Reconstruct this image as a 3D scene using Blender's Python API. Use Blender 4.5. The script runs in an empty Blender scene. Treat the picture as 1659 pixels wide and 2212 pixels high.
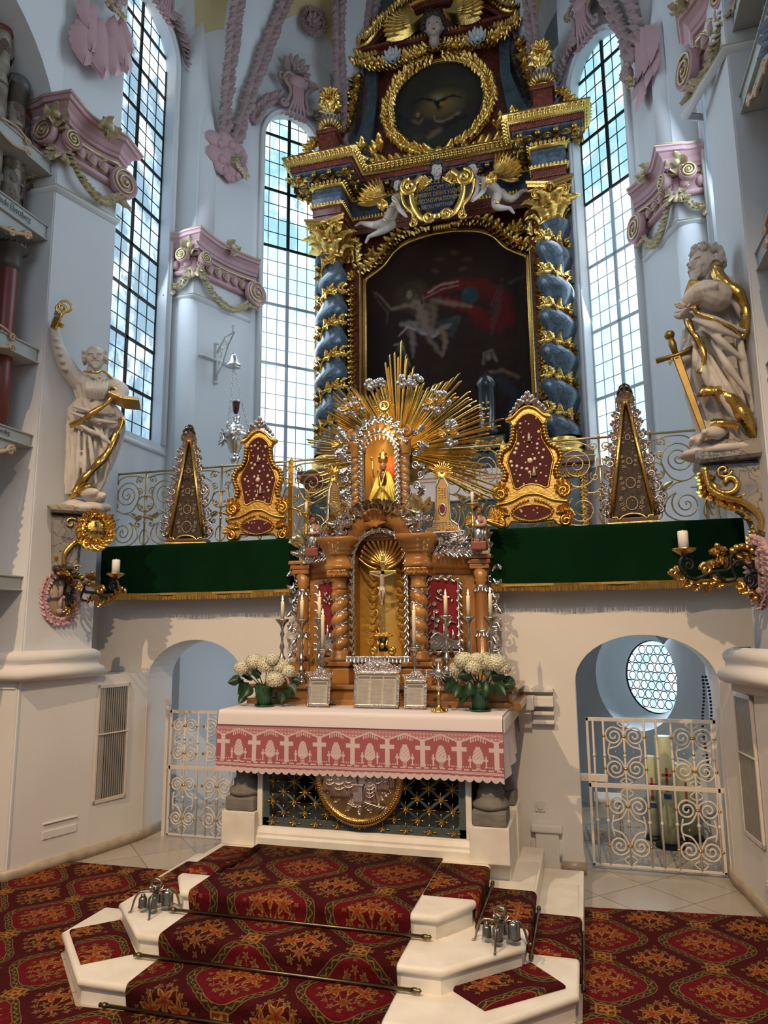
import bpy, bmesh, math, random
import numpy as np
from mathutils import Vector as V, Matrix
PI=math.pi
R=math.radians
SC=bpy.context.scene
COL=SC.collection
rnd=random.Random(7)
# ------------------------------------------------------------------ camera
F_PX=1534.0; CXP,CYP=829.5,1106.0
PITCH=R(9.2); YAW=R(15.5); ROLL=0.01
CAM=V((0,0,1.9))
fw=V((-math.sin(YAW)*math.cos(PITCH),math.cos(YAW)*math.cos(PITCH),math.sin(PITCH)))
_r0=V((math.cos(YAW),math.sin(YAW),0)); _u0=_r0.cross(fw)
rt=_r0*math.cos(ROLL)-_u0*math.sin(ROLL); up=_u0*math.cos(ROLL)+_r0*math.sin(ROLL)
cam=bpy.data.cameras.new('camera'); cob=bpy.data.objects.new('camera',cam); COL.objects.link(cob)
cam.sensor_fit='VERTICAL'; cam.sensor_height=24.0; cam.lens=24.0*F_PX/2212.0
cam.clip_start=0.05; cam.clip_end=200
mm=Matrix((rt,up,-fw)).transposed().to_4x4(); mm.translation=CAM; cob.matrix_world=mm
SC.camera=cob
# ------------------------------------------------------------------ colour, world, lights
SC.view_settings.view_transform='Standard'; SC.view_settings.look='None'
SC.view_settings.exposure=0.26; SC.view_settings.gamma=1.0; SC.view_settings.use_curve_mapping=False
SC.cycles.use_adaptive_sampling=True; SC.cycles.adaptive_threshold=0.025; SC.cycles.use_denoising=True
SC.cycles.max_bounces=6; SC.cycles.diffuse_bounces=3; SC.cycles.glossy_bounces=3
SC.cycles.transparent_max_bounces=12; SC.cycles.sample_clamp_indirect=3.0
SC.cycles.caustics_reflective=False; SC.cycles.caustics_refractive=False
W=bpy.data.worlds.new('world'); SC.world=W; W.use_nodes=True
wn=W.node_tree; wn.nodes.clear()
wo=wn.nodes.new('ShaderNodeOutputWorld'); wb=wn.nodes.new('ShaderNodeBackground')
wr=wn.nodes.new('ShaderNodeValToRGB'); wt=wn.nodes.new('ShaderNodeTexCoord'); ws=wn.nodes.new('ShaderNodeSeparateXYZ')
wm=wn.nodes.new('ShaderNodeMapRange'); wm.inputs[1].default_value=-1; wm.inputs[2].default_value=1
wn.links.new(wt.outputs['Generated'],ws.inputs[0]); wn.links.new(ws.outputs[2],wm.inputs[0]); wn.links.new(wm.outputs[0],wr.inputs[0])
cr=wr.color_ramp; cr.elements[0].position=.35; cr.elements[0].color=(.16,.12,.09,1); cr.elements[1].position=.75; cr.elements[1].color=(.32,.40,.48,1)
wn.links.new(wr.outputs[0],wb.inputs[0]); wb.inputs[1].default_value=0.62; wn.links.new(wb.outputs[0],wo.inputs[0])
def lamp(name,kind,loc,tgt,energy,color,size=.3,angle=60,blend=.5,sy=None):
    l=bpy.data.lights.new(name,kind); l.energy=energy; l.color=color
    if kind=='SPOT': l.spot_size=R(angle); l.spot_blend=blend; l.shadow_soft_size=size
    if kind=='AREA':
        l.size=size
        if sy: l.shape='RECTANGLE'; l.size_y=sy
    if kind=='POINT': l.shadow_soft_size=size
    o=bpy.data.objects.new(name,l); COL.objects.link(o); o.location=loc
    o.rotation_euler=(V(tgt)-V(loc)).to_track_quat('-Z','Y').to_euler(); return o
WARM=(1.0,.70,.42); COOL=(.68,.84,1.0)
# choir spotlights hung high in the nave
lamp('spot_lamp','SPOT',(-3.6,-1.4,7.8),(-1.8,4.5,.6),1320,WARM,.04,60,.8)
lamp('spot_lamp','SPOT',(.7,-1.4,7.8),(-1.3,4.5,.6),1320,WARM,.04,60,.8)
# daylight: nave windows behind and the tall choir windows
lamp('nave_window_light','AREA',(0,-5,7.5),(-1.6,7,4.5),105,COOL,4.0,sy=4.0)
lamp('choir_window_light','AREA',(-4.5,6.4,6.6),(-1.5,6.2,5.5),62,COOL,1.0,sy=4.5)
lamp('choir_window_light','AREA',(1.35,6.4,6.6),(-1.8,6.2,5.5),62,COOL,1.0,sy=4.5)
lamp('choir_window_light','AREA',(-3.3,8.0,6.8),(-1.2,5.5,5.5),36,COOL,.8,sy=4.0)
lamp('choir_window_light','AREA',(.1,8.0,6.8),(-2.0,5.5,5.5),36,COOL,.8,sy=4.0)
lamp('corridor_light','AREA',(.5,7.75,1.5),(.2,6.4,.6),9,COOL,.7)
lamp('corridor_light','AREA',(-2.6,7.6,1.6),(-3.6,6.5,.8),9,COOL,.7)
# ------------------------------------------------------------------ measuring helpers (rays of the camera meeting real planes)
def ray(px,py): return fw*F_PX+rt*(px-CXP)-up*(py-CYP)
def P(px,py,Y=None,X=None,Z=None):
    d=ray(px,py)
    t=(Y-CAM.y)/d.y if Y is not None else ((X-CAM.x)/d.x if X is not None else (Z-CAM.z)/d.z)
    return CAM+d*t
def PL(px,py,p,ang):
    a=R(ang); n=V((math.cos(a),-math.sin(a),0)); d=ray(px,py)
    return CAM+d*((V((p[0],p[1],0))-CAM).dot(n)/d.dot(n))
# ------------------------------------------------------------------ mesh builder
def T(x=0,y=0,z=0): return Matrix.Translation((x,y,z))
def RX(d): return Matrix.Rotation(R(d),4,'X')
def RY(d): return Matrix.Rotation(R(d),4,'Y')
def RZ(d): return Matrix.Rotation(R(d),4,'Z')
def S(x,y=None,z=None):
    if y is None: y=z=x
    return Matrix.Diagonal((x,y,z,1))
def FR(o,x,y,z):
    m=Matrix((V(x),V(y),V(z))).transposed().to_4x4(); m.translation=V(o); return m
def FACE(x,y,z,yaw=0):      # local x -> right, local y -> up, local z -> out towards the nave
    return T(x,y,z)@RZ(yaw)@FR((0,0,0),(1,0,0),(0,0,1),(0,-1,0))
def frame_to(o,t,n):        # local y along t, local z near n
    t=V(t).normalized(); n=V(n); n=(n-t*n.dot(t))
    if n.length<1e-6: n=t.orthogonal()
    n.normalize(); x=t.cross(n); return FR(o,x,t,n)
class MB:
    def __init__(s): s.vs=[]; s.fs=[]; s.n=0; s.M=Matrix(); s.mi=0; s.mis=[]; s.flat=[]
    def add(s,sh,M=None,flat=False):
        v,f=sh; m=s.M@M if M is not None else s.M
        A=np.array(m)[:3,:]; v=np.asarray(v,dtype=float)
        s.vs.append(v@A[:,:3].T+A[:,3]); k=s.n
        neg=np.linalg.det(A[:,:3])<0
        for q in f:
            qq=[i+k for i in q]
            s.fs.append(qq[::-1] if neg else qq)
        s.mis+= [s.mi]*len(f); s.flat+=[flat]*len(f)
        s.n+=len(v); return s
    def merge(s,o,M=None):
        if o.n==0: return s
        k=0; q=0
        for v in o.vs:
            e=q
            while e<len(o.fs) and o.fs[e][0]<k+len(v): e+=1
            s.add((v,[[i-k for i in f] for f in o.fs[q:e]]),M); s.flat[len(s.flat)-(e-q):]=o.flat[q:e]; k+=len(v); q=e
        return s
    def split(s,tol):
        lo=np.array([v.min(0) for v in s.vs])-tol; hi=np.array([v.max(0) for v in s.vs])+tol; n=len(s.vs); lab=-np.ones(n,int); c=0
        for i in range(n):
            if lab[i]>=0: continue
            st=[i]; lab[i]=c
            while st:
                j=st.pop(); m=(lab<0)&(lo<=hi[j]).all(1)&(hi>=lo[j]).all(1)
                for q in np.nonzero(m)[0]: lab[q]=c; st.append(q)
            c+=1
        if c<2 or c>99: return [s]
        out=[MB() for _ in range(c)]; k=0; q=0
        for i,v in enumerate(s.vs):
            e=q
            while e<len(s.fs) and s.fs[e][0]<k+len(v): e+=1
            t=out[lab[i]]; t.add((v,[[a-k for a in f] for f in s.fs[q:e]])); t.flat[len(t.flat)-(e-q):]=s.flat[q:e]; k+=len(v); q=e
        return out
    def box(s,x0,x1,y0,y1,z0,z1,M=None):
        v=[(x,y,z) for x in (x0,x1) for y in (y0,y1) for z in (z0,z1)]
        f=[(0,1,3,2),(4,6,7,5),(0,4,5,1),(2,3,7,6),(0,2,6,4),(1,5,7,3)]
        return s.add((v,f),M,True)
    def bbox(s,x0,x1,y0,y1,z0,z1,b=.01,M=None):
        v=[];f=[]
        cx,cy,cz=(x0+x1)/2,(y0+y1)/2,(z0+z1)/2; h=((x1-x0)/2,(y1-y0)/2,(z1-z0)/2)
        bm=bmesh.new(); bmesh.ops.create_cube(bm,size=1)
        for q in bm.verts: q.co=V((cx+q.co.x*2*h[0],cy+q.co.y*2*h[1],cz+q.co.z*2*h[2]))
        bmesh.ops.bevel(bm,geom=bm.edges[:],offset=min(b,min(h)*.9),segments=2,affect='EDGES',profile=.6)
        bm.verts.index_update(); sh=([tuple(q.co) for q in bm.verts],[[q.index for q in g.verts] for g in bm.faces]); bm.free()
        return s.add(sh,M,True)
    def lathe(s,pr,n=16,M=None,flat=False): return s.add(lathe(pr,n),M,flat)
    def tube(s,pts,r,n=6,M=None,closed=False,flatr=1.0,nrm=None): return s.add(tube(pts,r,n,closed,flatr,nrm),M)
    def sph(s,x,y,z,r,M=None,k=0): return s.add(SPH[k],(M or Matrix())@T(x,y,z)@(S(r) if not hasattr(r,'__len__') else S(*r)))
    def prism(s,poly,z0,z1,M=None,bev=0): return s.add(prism(poly,z0,z1,bev),M,True)
    def build(s,name,mat,parent=None,loc=None,rot=None):
        me=bpy.data.meshes.new(name)
        v=np.concatenate(s.vs) if s.vs else np.zeros((0,3))
        me.vertices.add(len(v)); me.vertices.foreach_set('co',v.astype(np.float32).ravel())
        ln=np.array([len(f) for f in s.fs],dtype=np.int32); st=np.concatenate(([0],np.cumsum(ln)[:-1])).astype(np.int32) if len(ln) else ln
        me.loops.add(int(ln.sum())); me.loops.foreach_set('vertex_index',np.fromiter((i for f in s.fs for i in f),dtype=np.int32))
        me.polygons.add(len(ln)); me.polygons.foreach_set('loop_start',st); me.polygons.foreach_set('loop_total',ln)
        me.polygons.foreach_set('use_smooth',np.array([not q for q in s.flat]))
        mats=mat if isinstance(mat,(list,tuple)) else [mat]
        for m in mats: me.materials.append(m)
        if len(mats)>1: me.polygons.foreach_set('material_index',np.array(s.mis,dtype=np.int32))
        me.update(calc_edges=True); me.validate()
        o=bpy.data.objects.new(name,me); COL.objects.link(o)
        if parent is not None: o.parent=parent
        if loc is not None: o.location=loc
        if rot is not None: o.rotation_euler=rot
        return o
def _ico(k):
    bm=bmesh.new(); bmesh.ops.create_icosphere(bm,subdivisions=k,radius=1); bm.verts.index_update()
    r=(np.array([tuple(q.co) for q in bm.verts]),[[q.index for q in g.verts] for g in bm.faces]); bm.free(); return r
SPH=[_ico(2),_ico(3),_ico(1)]
def lathe(pr,n=16):
    v=[];f=[]
    for (r,z) in pr:
        for i in range(n):
            a=2*PI*i/n; v.append((r*math.cos(a),r*math.sin(a),z))
    for j in range(len(pr)-1):
        for i in range(n):
            a=j*n+i; b=j*n+(i+1)%n; f.append((a,b,b+n,a+n))
    if 0<pr[0][0]<.5: f.append(tuple(range(n))[::-1])
    if 0<pr[-1][0]<.5: f.append(tuple(range((len(pr)-1)*n,len(pr)*n)))
    return v,f
def tube(pts,r,n=6,closed=False,flatr=1.0,nrm=None):
    p=[V(q) for q in pts]
    if len(p[0])==2: p=[V((q[0],q[1],0)) for q in p]
    m=len(p); v=[];f=[]; rr=r if hasattr(r,'__len__') else [r]*m
    t0=(p[1]-p[0]); N=V(nrm) if nrm is not None else t0.orthogonal()
    for i in range(m):
        t=(p[(i+1)%m]-p[i-1]) if closed else (p[min(i+1,m-1)]-p[max(i-1,0)])
        if t.length<1e-9: t=t0
        t=t.normalized(); N=N-t*N.dot(t)
        if N.length<1e-6: N=t.orthogonal()
        N.normalize(); B=t.cross(N)
        if nrm is not None: pass
        for k in range(n):
            a=2*PI*(k+.5)/n; v.append(tuple(p[i]+N*(math.cos(a)*rr[i]*flatr)+B*(math.sin(a)*rr[i])))
        if nrm is not None: N=V(nrm)
    for i in range(m if closed else m-1):
        for k in range(n):
            a=i*n+k;b=i*n+(k+1)%n;c=((i+1)%m)*n+(k+1)%n;d=((i+1)%m)*n+k; f.append((a,b,c,d))
    if not closed: f.append(tuple(range(n))[::-1]); f.append(tuple(range((m-1)*n,m*n)))
    return v,f
def prism(poly,z0,z1,bev=0):
    n=len(poly); ar=sum(poly[i][0]*poly[(i+1)%n][1]-poly[(i+1)%n][0]*poly[i][1] for i in range(n))
    if ar<0: poly=poly[::-1]
    v=[(x,y,z0) for x,y in poly]; f=[tuple(range(n))[::-1]]; rings=[z1]
    if bev:
        v+=[(x,y,z1-bev) for x,y in poly]
        q=offset(poly,-bev); v+=[(x,y,z1) for x,y in q]
        for a in (0,n):
            for i in range(n): j=(i+1)%n; f.append((a+i,a+j,a+n+j,a+n+i))
        f.append(tuple(range(2*n,3*n)))
    else:
        v+=[(x,y,z1) for x,y in poly]
        for i in range(n): j=(i+1)%n; f.append((i,j,n+j,n+i))
        f.append(tuple(range(n,2*n)))
    return v,f
def offset(poly,d):
    n=len(poly); out=[]
    for i in range(n):
        a=V(poly[i-1]);b=V(poly[i]);c=V(poly[(i+1)%n]); e1=(b-a); e2=(c-b)
        if e1.length<1e-9: e1=e2
        if e2.length<1e-9: e2=e1
        n1=V((e1.y,-e1.x)).normalized(); n2=V((e2.y,-e2.x)).normalized(); m=n1+n2
        if m.length<.2: m=n1*1.0
        m.normalize(); k=max(.4,m.dot(n1)); q=b+m*(d/k); out.append((q.x,q.y))
    return out
def slab(poly,z0,z1,ins=.0):
    r=(z1-z0)/2; rings=[]; n=len(poly); v=[]; f=[]
    for k in range(9): a=PI*k/8; rings.append((offset(poly,-r+r*math.sin(a)),z0+r-r*math.cos(a)))
    for q,z in rings: v+=[(x,y,z) for x,y in q]
    for k in range(8):
        for i in range(n): j=(i+1)%n; f.append((k*n+i,k*n+j,k*n+n+j,k*n+n+i))
    f.append(tuple(range(n))[::-1]); f.append(tuple(range(8*n,9*n))); return v,f
def sweep(pr,path,closed=False,up=(0,0,1),capped=True):
    # pr: (u outwards to the right of travel, w along up)
    p=[V(q) for q in path]; m=len(p); n=len(pr); U_=V(up); v=[];f=[]
    for i in range(m):
        a=p[i]-p[i-1] if (i>0 or closed) else p[1]-p[0]; b=p[(i+1)%m]-p[i] if (i<m-1 or closed) else a
        a=a.normalized(); b=b.normalized(); s1=a.cross(U_).normalized(); s2=b.cross(U_).normalized(); d=(s1+s2)
        d.normalize(); k=max(.35,d.dot(s1)); d=d/k
        for (u,w) in pr: v.append(tuple(p[i]+d*u+U_*w))
    for i in range(m if closed else m-1):
        for k in range(n-1):
            a=i*n+k; b=((i+1)%m)*n+k; f.append((a,b,b+1,a+1))
    if not closed and capped: f.append(tuple(range(n))); f.append(tuple(range((m-1)*n,m*n))[::-1])
    return v,f
def grid(fn,nu,nv):
    v=[tuple(fn(i/nu,j/nv)) for i in range(nu+1) for j in range(nv+1)]
    f=[(i*(nv+1)+j,(i+1)*(nv+1)+j,(i+1)*(nv+1)+j+1,i*(nv+1)+j+1) for i in range(nu) for j in range(nv)]
    return v,f
def leaf(lobes=3,w=.36,curl=.35,n=11,amp=.24):
    v=[]; cols=(-1,-.55,0,.55,1)
    for i in range(n+1):
        u=i/n; ww=w*(math.sin(PI*min(1,.12+u*.88))**.75)*(1+amp*math.cos(2*PI*lobes*u+PI))
        if i==n: ww=.01
        a=curl*u*2.2; y=math.sin(a)/ (curl*2.2) if curl>.01 else u; z=(1-math.cos(a))/(curl*2.2)*1.1 if curl>.01 else 0
        for c in cols: v.append((c*ww,y-abs(c)*abs(c)*.06*(-1 if amp>0 else 0)+abs(c)*.07,z+.10*(1-c*c)*(1-u*.4)-.16*abs(c)**2*ww/w+ (.03 if c==0 else 0)))
    k=5; f=[(i*k+j,i*k+j+1,(i+1)*k+j+1,(i+1)*k+j) for i in range(n) for j in range(k-1)]
    return np.array(v),f
LEAF=leaf(); LEAFC=leaf(4,.42,.75); LEAFN=leaf(4,.2,.3,10,.15); PETAL=leaf(1,.28,.5,5,0.0)
def sp2(cx,cy,r,turns,a0=0,d=1,n=None,r1=.12):
    n=n or int(14*turns)+4
    return [(cx+r*(1-(1-r1)*i/n)*math.cos(a0+d*2*PI*turns*i/n),cy+r*(1-(1-r1)*i/n)*math.sin(a0+d*2*PI*turns*i/n)) for i in range(n+1)]
def cs(pts,n=8,closed=False):    # catmull-rom
    p=[V(q) for q in pts]; m=len(p); out=[]
    for i in range(m if closed else m-1):
        a=p[i-1] if (i>0 or closed) else p[0]; b=p[i]; c=p[(i+1)%m]; d=p[(i+2)%m] if (i+2<m or closed) else p[m-1]
        for k in range(n):
            t=k/n; out.append(.5*((2*b)+(c-a)*t+(2*a-5*b+4*c-d)*t*t+(3*b-a-3*c+d)*t**3))
    if not closed: out.append(p[-1])
    return [tuple(q) for q in out]
def resample(pts,step,closed=False):
    p=[V(q) for q in pts]
    if closed: p.append(p[0])
    L=[0]
    for i in range(1,len(p)): L.append(L[-1]+(p[i]-p[i-1]).length)
    n=max(1,round(L[-1]/step)); out=[]; j=0
    for k in range(n+(0 if closed else 1)):
        s=L[-1]*k/n
        while j<len(L)-2 and L[j+1]<s: j+=1
        t=(s-L[j])/max(1e-9,L[j+1]-L[j]); out.append((p[j].lerp(p[j+1],t),(p[min(j+1,len(p)-1)]-p[j]).normalized()))
    return out
def garland(mb,pts,size,nrm=(0,-1,0),step=None,berry=.22,spread=38,closed=False,seed=1,sh=None,lift=.1,flip=False,both=True,tubr=.0):
    rg=random.Random(seed); N=V(nrm); step=step or size*.45; sh=sh or LEAF
    q=[V(p) if len(p)==3 else V((p[0],p[1],0)) for p in pts]
    if tubr: mb.tube(q,tubr,6,closed=closed)
    for i,(p,t) in enumerate(resample(q,step,closed)):
        if flip: t=-t
        for sd in ((-1,1) if both else (1,)):
            a=R(spread*sd*(.8+.4*rg.random())); t2=(Matrix.Rotation(a,3,N)@t)
            t2=(t2+N*(.08+.16*rg.random())).normalized()
            s=size*(.85+.3*rg.random()); mb.add(sh,frame_to(p+N*lift*size,t2,N)@S(s))
        if berry and i%2==0:
            o=V((rg.uniform(-1,1),rg.uniform(-1,1),rg.uniform(-1,1)))*size*.2; mb.add(SPH[2],T(*(p+o+N*size*.25))@S(size*berry*.6))
    return mb
def flower(mb,M,r,n=8,sh=None,c=.28):
    for k in range(n): mb.add(sh or PETAL,M@RZ(360*k/n)@T(0,r*.15,0)@RX(12)@S(r*.9,r*.9,r*.7))
    mb.add(SPH[2],M@T(0,0,r*.15)@S(r*c,r*c,r*c*.7))
# ------------------------------------------------------------------ objects
def tag(o,label=None,cat=None,group=None,kind=None):
    if label: o['label']=label
    if cat: o['category']=cat
    if group: o['group']=group
    if kind: o['kind']=kind
    return o
def empty(name,loc,label,cat,group=None,rz=0):
    o=bpy.data.objects.new(name,None); COL.objects.link(o); o.location=loc; o.rotation_euler=(0,0,rz); o.empty_display_size=.1
    bpy_par.append(o); return tag(o,label,cat,group)
bpy_par=[]
SPL={'volute_gilding':.01,'gilded_sash':.02,'gilding':.01,'flower_vase':0,'pilaster_gilding':.01,'pediment_wing':.01,'gilded_rosette':.0,'white_ornament':.01,'modillion':.0,'volute':.0,'pedestal_panel':.01,'side_scroll':.01,'medal':0,'collar':0,'gilded_hem':.01,'gilded_corner':0,'pediment_block':.01,'wooden_carcase':.0,'silver_crest':.002,'flower_decor':0,'marble_body':0,'stone_base':0,'gilded_cherub':.0,'relic_window':0,'scroll_feet':.0,'relief_scene':.0}
def part(mb,name,mat,par,label=None):
    if name in SPL:
        g=mb.split(SPL[name])
        if len(g)>1:
            for m in g: o=part0(m,name,mat,par,label)
            return o
    return part0(mb,name,mat,par,label)
def part0(mb,name,mat,par,label=None):
    # mesh given in world coordinates, stored relative to its thing
    base=par; off=V((0,0,0)); chain=[]
    q=par
    Mw=Matrix()
    while q is not None: chain.append(q); q=q.parent
    for q in reversed(chain): Mw=Mw@(Matrix.Translation(q.location)@q.rotation_euler.to_matrix().to_4x4())
    inv=Mw.inverted(); v=np.concatenate(mb.vs); A=np.array(inv)[:3,:]; mb.vs=[v@A[:,:3].T+A[:,3]]
    o=mb.build(name,mat,par)
    if label: o['label']=label
    return o
def solo(mb,name,mat,label,cat,group=None,kind=None,org=None):
    v=np.concatenate(mb.vs)
    c=V(org) if org is not None else V(((v[:,0].min()+v[:,0].max())/2,(v[:,1].min()+v[:,1].max())/2,v[:,2].min()))
    mb.vs=[v-np.array(c)]; o=mb.build(name,mat,None,c); return tag(o,label,cat,group,kind)
def struct(mb,name,mat): return tag(mb.build(name,mat),kind='structure')
def copy_tree(o,parent=None):
    c=o.copy(); COL.objects.link(c); c.parent=parent
    for ch in [k for k in o.children]: copy_tree(ch,c)
    return c
# ------------------------------------------------------------------ node expression helper
class E:
    def __init__(s,nt,o): s.nt=nt; s.o=o
    def _m(s,op,*a):
        n=s.nt.nodes.new('ShaderNodeMath'); n.operation=op
        for i,q in enumerate((s,)+a):
            if isinstance(q,E): s.nt.links.new(q.o,n.inputs[i])
            else: n.inputs[i].default_value=q
        return E(s.nt,n.outputs[0])
    def __add__(s,b): return s._m('ADD',b)
    def __radd__(s,b): return s._m('ADD',b)
    def __sub__(s,b): return s._m('SUBTRACT',b)
    def __rsub__(s,b): return (s*-1)+b
    def __mul__(s,b): return s._m('MULTIPLY',b)
    def __rmul__(s,b): return s._m('MULTIPLY',b)
    def __truediv__(s,b): return s._m('DIVIDE',b)
    def lt(s,b): return s._m('LESS_THAN',b)
    def gt(s,b): return s._m('GREATER_THAN',b)
    def abs(s): return s._m('ABSOLUTE')
    def sin(s): return s._m('SINE')
    def cos(s): return s._m('COSINE')
    def frac(s): return s._m('FRACT')
    def floor(s): return s._m('FLOOR')
    def sqrt(s): return s._m('SQRT')
    def atan2(s,b): return s._m('ARCTAN2',b)
    def max(s,b): return s._m('MAXIMUM',b)
    def min(s,b): return s._m('MINIMUM',b)
    def pow(s,b): return s._m('POWER',b)
    def clamp(s):
        q=s._m('ADD',0.0); q.o.node.use_clamp=True; return q
def mixc(nt,f,a,b):
    n=nt.nodes.new('ShaderNodeMix'); n.data_type='RGBA'
    for i,q in ((0,f),(6,a),(7,b)):
        if isinstance(q,E): nt.links.new(q.o,n.inputs[i])
        elif hasattr(q,'is_output'): nt.links.new(q,n.inputs[i])
        else: n.inputs[i].default_value=q if i==0 else (*q,1)
    return n.outputs[2]
def newmat(name,col=(.8,.8,.8),rough=.6,metal=0.0,noise=0,nsc=8.0,bump=0,bsc=40.0,col2=None,spec=None,detail=4,coat=0,sheen=0):
    m=bpy.data.materials.new(name); m.use_nodes=True; nt=m.node_tree; b=nt.nodes['Principled BSDF']
    b.inputs['Base Color'].default_value=(*col,1); b.inputs['Roughness'].default_value=rough; b.inputs['Metallic'].default_value=metal
    if spec is not None: b.inputs['Specular IOR Level'].default_value=spec
    if coat: b.inputs['Coat Weight'].default_value=coat; b.inputs['Coat Roughness'].default_value=.08
    if sheen: b.inputs['Sheen Weight'].default_value=sheen
    tc=nt.nodes.new('ShaderNodeTexCoord')
    if noise:
        n=nt.nodes.new('ShaderNodeTexNoise'); n.inputs['Scale'].default_value=nsc; n.inputs['Detail'].default_value=detail
        nt.links.new(tc.outputs['Object'],n.inputs['Vector'])
        r=nt.nodes.new('ShaderNodeMapRange'); r.inputs[1].default_value=.35; r.inputs[2].default_value=.65; r.inputs[3].default_value=0; r.inputs[4].default_value=noise
        nt.links.new(n.outputs[0],r.inputs[0]); c2=col2 or tuple(q*.6 for q in col)
        nt.links.new(mixc(nt,E(nt,r.outputs[0]),col,c2),b.inputs['Base Color'])
    if bump:
        n=nt.nodes.new('ShaderNodeTexNoise'); n.inputs['Scale'].default_value=bsc; n.inputs['Detail'].default_value=3
        nt.links.new(tc.outputs['Object'],n.inputs['Vector']); bp=nt.nodes.new('ShaderNodeBump'); bp.inputs['Strength'].default_value=bump; bp.inputs['Distance'].default_value=.01
        nt.links.new(n.outputs[0],bp.inputs['Height']); nt.links.new(bp.outputs[0],b.inputs['Normal'])
    return m
def vein(name,c1,c2,c3,sc=6,rough=.3,voro=True,dist=.5,wd=.06,coat=.3):
    m=newmat(name,c1,rough,coat=coat); nt=m.node_tree; b=nt.nodes['Principled BSDF']
    tc=nt.nodes.new('ShaderNodeTexCoord'); n=nt.nodes.new('ShaderNodeTexNoise'); n.inputs['Scale'].default_value=sc*.8; n.inputs['Detail'].default_value=5
    nt.links.new(tc.outputs['Object'],n.inputs['Vector'])
    mx=nt.nodes.new('ShaderNodeMix'); mx.data_type='VECTOR'; mx.inputs[0].default_value=.12*dist*2
    nt.links.new(tc.outputs['Object'],mx.inputs[4]); nt.links.new(n.outputs[1],mx.inputs[5])
    v=nt.nodes.new('ShaderNodeTexVoronoi'); v.feature='DISTANCE_TO_EDGE'; v.inputs['Scale'].default_value=sc
    nt.links.new(mx.outputs[1],v.inputs['Vector'])
    f=(E(nt,v.outputs['Distance'])/wd).clamp()
    a=mixc(nt,((E(nt,n.outputs[0])-.35)*3.2).clamp(),c1,c2)
    nt.links.new(mixc(nt,f,c3,a),b.inputs['Base Color'])
    return m
GOLD=newmat('gold_leaf',(.84,.54,.15),.26,1,.4,14,.3,60,(.58,.33,.07))
GOLDD=newmat('aged_gold',(.66,.42,.13),.3,1,.5,20,.3,70,(.38,.22,.07))
BRASS=newmat('brass',(.60,.44,.20),.3,1,.3,20,0,1,(.42,.28,.12))
SILV=newmat('silver',(.80,.77,.73),.2,1,.35,18,.25,70,(.52,.47,.42))
SILVP=newmat('tinted_silver',(.70,.58,.50),.25,1,.4,18,.3,70,(.45,.34,.28))
BRONZ=newmat('old_bronze',(.36,.31,.24),.3,1,.4,20)
PLAST=newmat('plaster_white',(.73,.735,.74),.85,0,.25,2.5,.12,25,(.68,.68,.675))
PLASTW=newmat('plaster_cream',(.72,.69,.645),.85,0,.35,2.2,.15,22,(.65,.61,.56))
YELL=newmat('plaster_yellow',(.70,.57,.30),.85,0,.3,3,col2=(.62,.49,.24))
PINK=newmat('stucco_pink',(.56,.34,.35),.7,0,.4,7,.15,30,(.47,.28,.29))
PINKD=newmat('stucco_old_pink',(.43,.30,.29),.75,0,.4,7,.2,30,(.34,.23,.22))
CREAMG=newmat('stucco_old_gold',(.62,.52,.32),.5,.25,.5,10,.2,40,(.45,.34,.16))
STONE=newmat('limestone',(.84,.79,.69),.42,0,.6,5,.08,30,(.66,.58,.46))
STONEG=newmat('grey_sandstone',(.21,.19,.16),.8,0,.7,9,.5,40,(.13,.12,.10))
REDM=vein('red_marble',(.20,.035,.018),(.11,.02,.012),(.30,.09,.055),14,.32,wd=.05)
BLUM=vein('blue_grey_marble',(.115,.155,.19),(.07,.10,.13),(.03,.045,.06),13,.28,wd=.09,dist=.8)
GRNM=vein('green_grey_marble',(.06,.095,.11),(.03,.05,.06),(.14,.15,.12),7,.35,wd=.03,dist=1.2)
GREYM=vein('grey_console_marble',(.17,.185,.20),(.36,.29,.19),(.05,.055,.07),9,.35,wd=.05,dist=1.2)
WOOD=newmat('honey_wood',(.42,.205,.05),.28,0,.8,5,.06,50,(.24,.09,.022),coat=.4)
WOODD=newmat('dark_walnut',(.14,.06,.022),.35,0,.6,8,col2=(.08,.03,.012),coat=.3)
DARK=newmat('shadowed_black',(.012,.012,.012),.7)
IRONB=newmat('black_iron',(.02,.022,.024),.45,.6)
IRONW=newmat('painted_white_iron',(.66,.60,.53),.5,0,.4,14,col2=(.55,.47,.40))
GRNIR=newmat('green_grey_iron',(.085,.11,.105),.5,.2,.3,20)
GREEN=newmat('green_velvet',(.003,.022,.007),.95,0,.5,3,.2,300,(.002,.013,.005),spec=.05)
FRNG=newmat('gold_fringe',(.52,.33,.07),.6,.2,.6,60,.6,200,(.36,.21,.04))
CLOTH=newmat('white_linen',(.76,.68,.66),.85,0,.2,4,.06,400,(.70,.62,.60))
WAX=newmat('ivory_wax',(.85,.74,.52),.45); WAX.node_tree.nodes['Principled BSDF'].inputs['Subsurface Weight'].default_value=.2
WAXW=newmat('white_wax',(.85,.80,.72),.5)
STAT=newmat('white_statue_paint',(.66,.60,.53),.55,0,.6,9,.15,40,(.50,.43,.36))
SKIN=newmat('painted_flesh',(.48,.38,.31),.5,0,.4,9,.05,30,(.40,.30,.25))
HAIRD=newmat('dark_brown_hair',(.05,.032,.022),.6,0,.4,30,.4,60)
LIPS=newmat('painted_lips',(.35,.06,.05),.5)
EYES=newmat('painted_eyes',(.02,.015,.012),.3)
CREDM=newmat('crimson_velvet',(.22,.008,.015),.85,0,.4,12,col2=(.14,.004,.01),sheen=.1)
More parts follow.
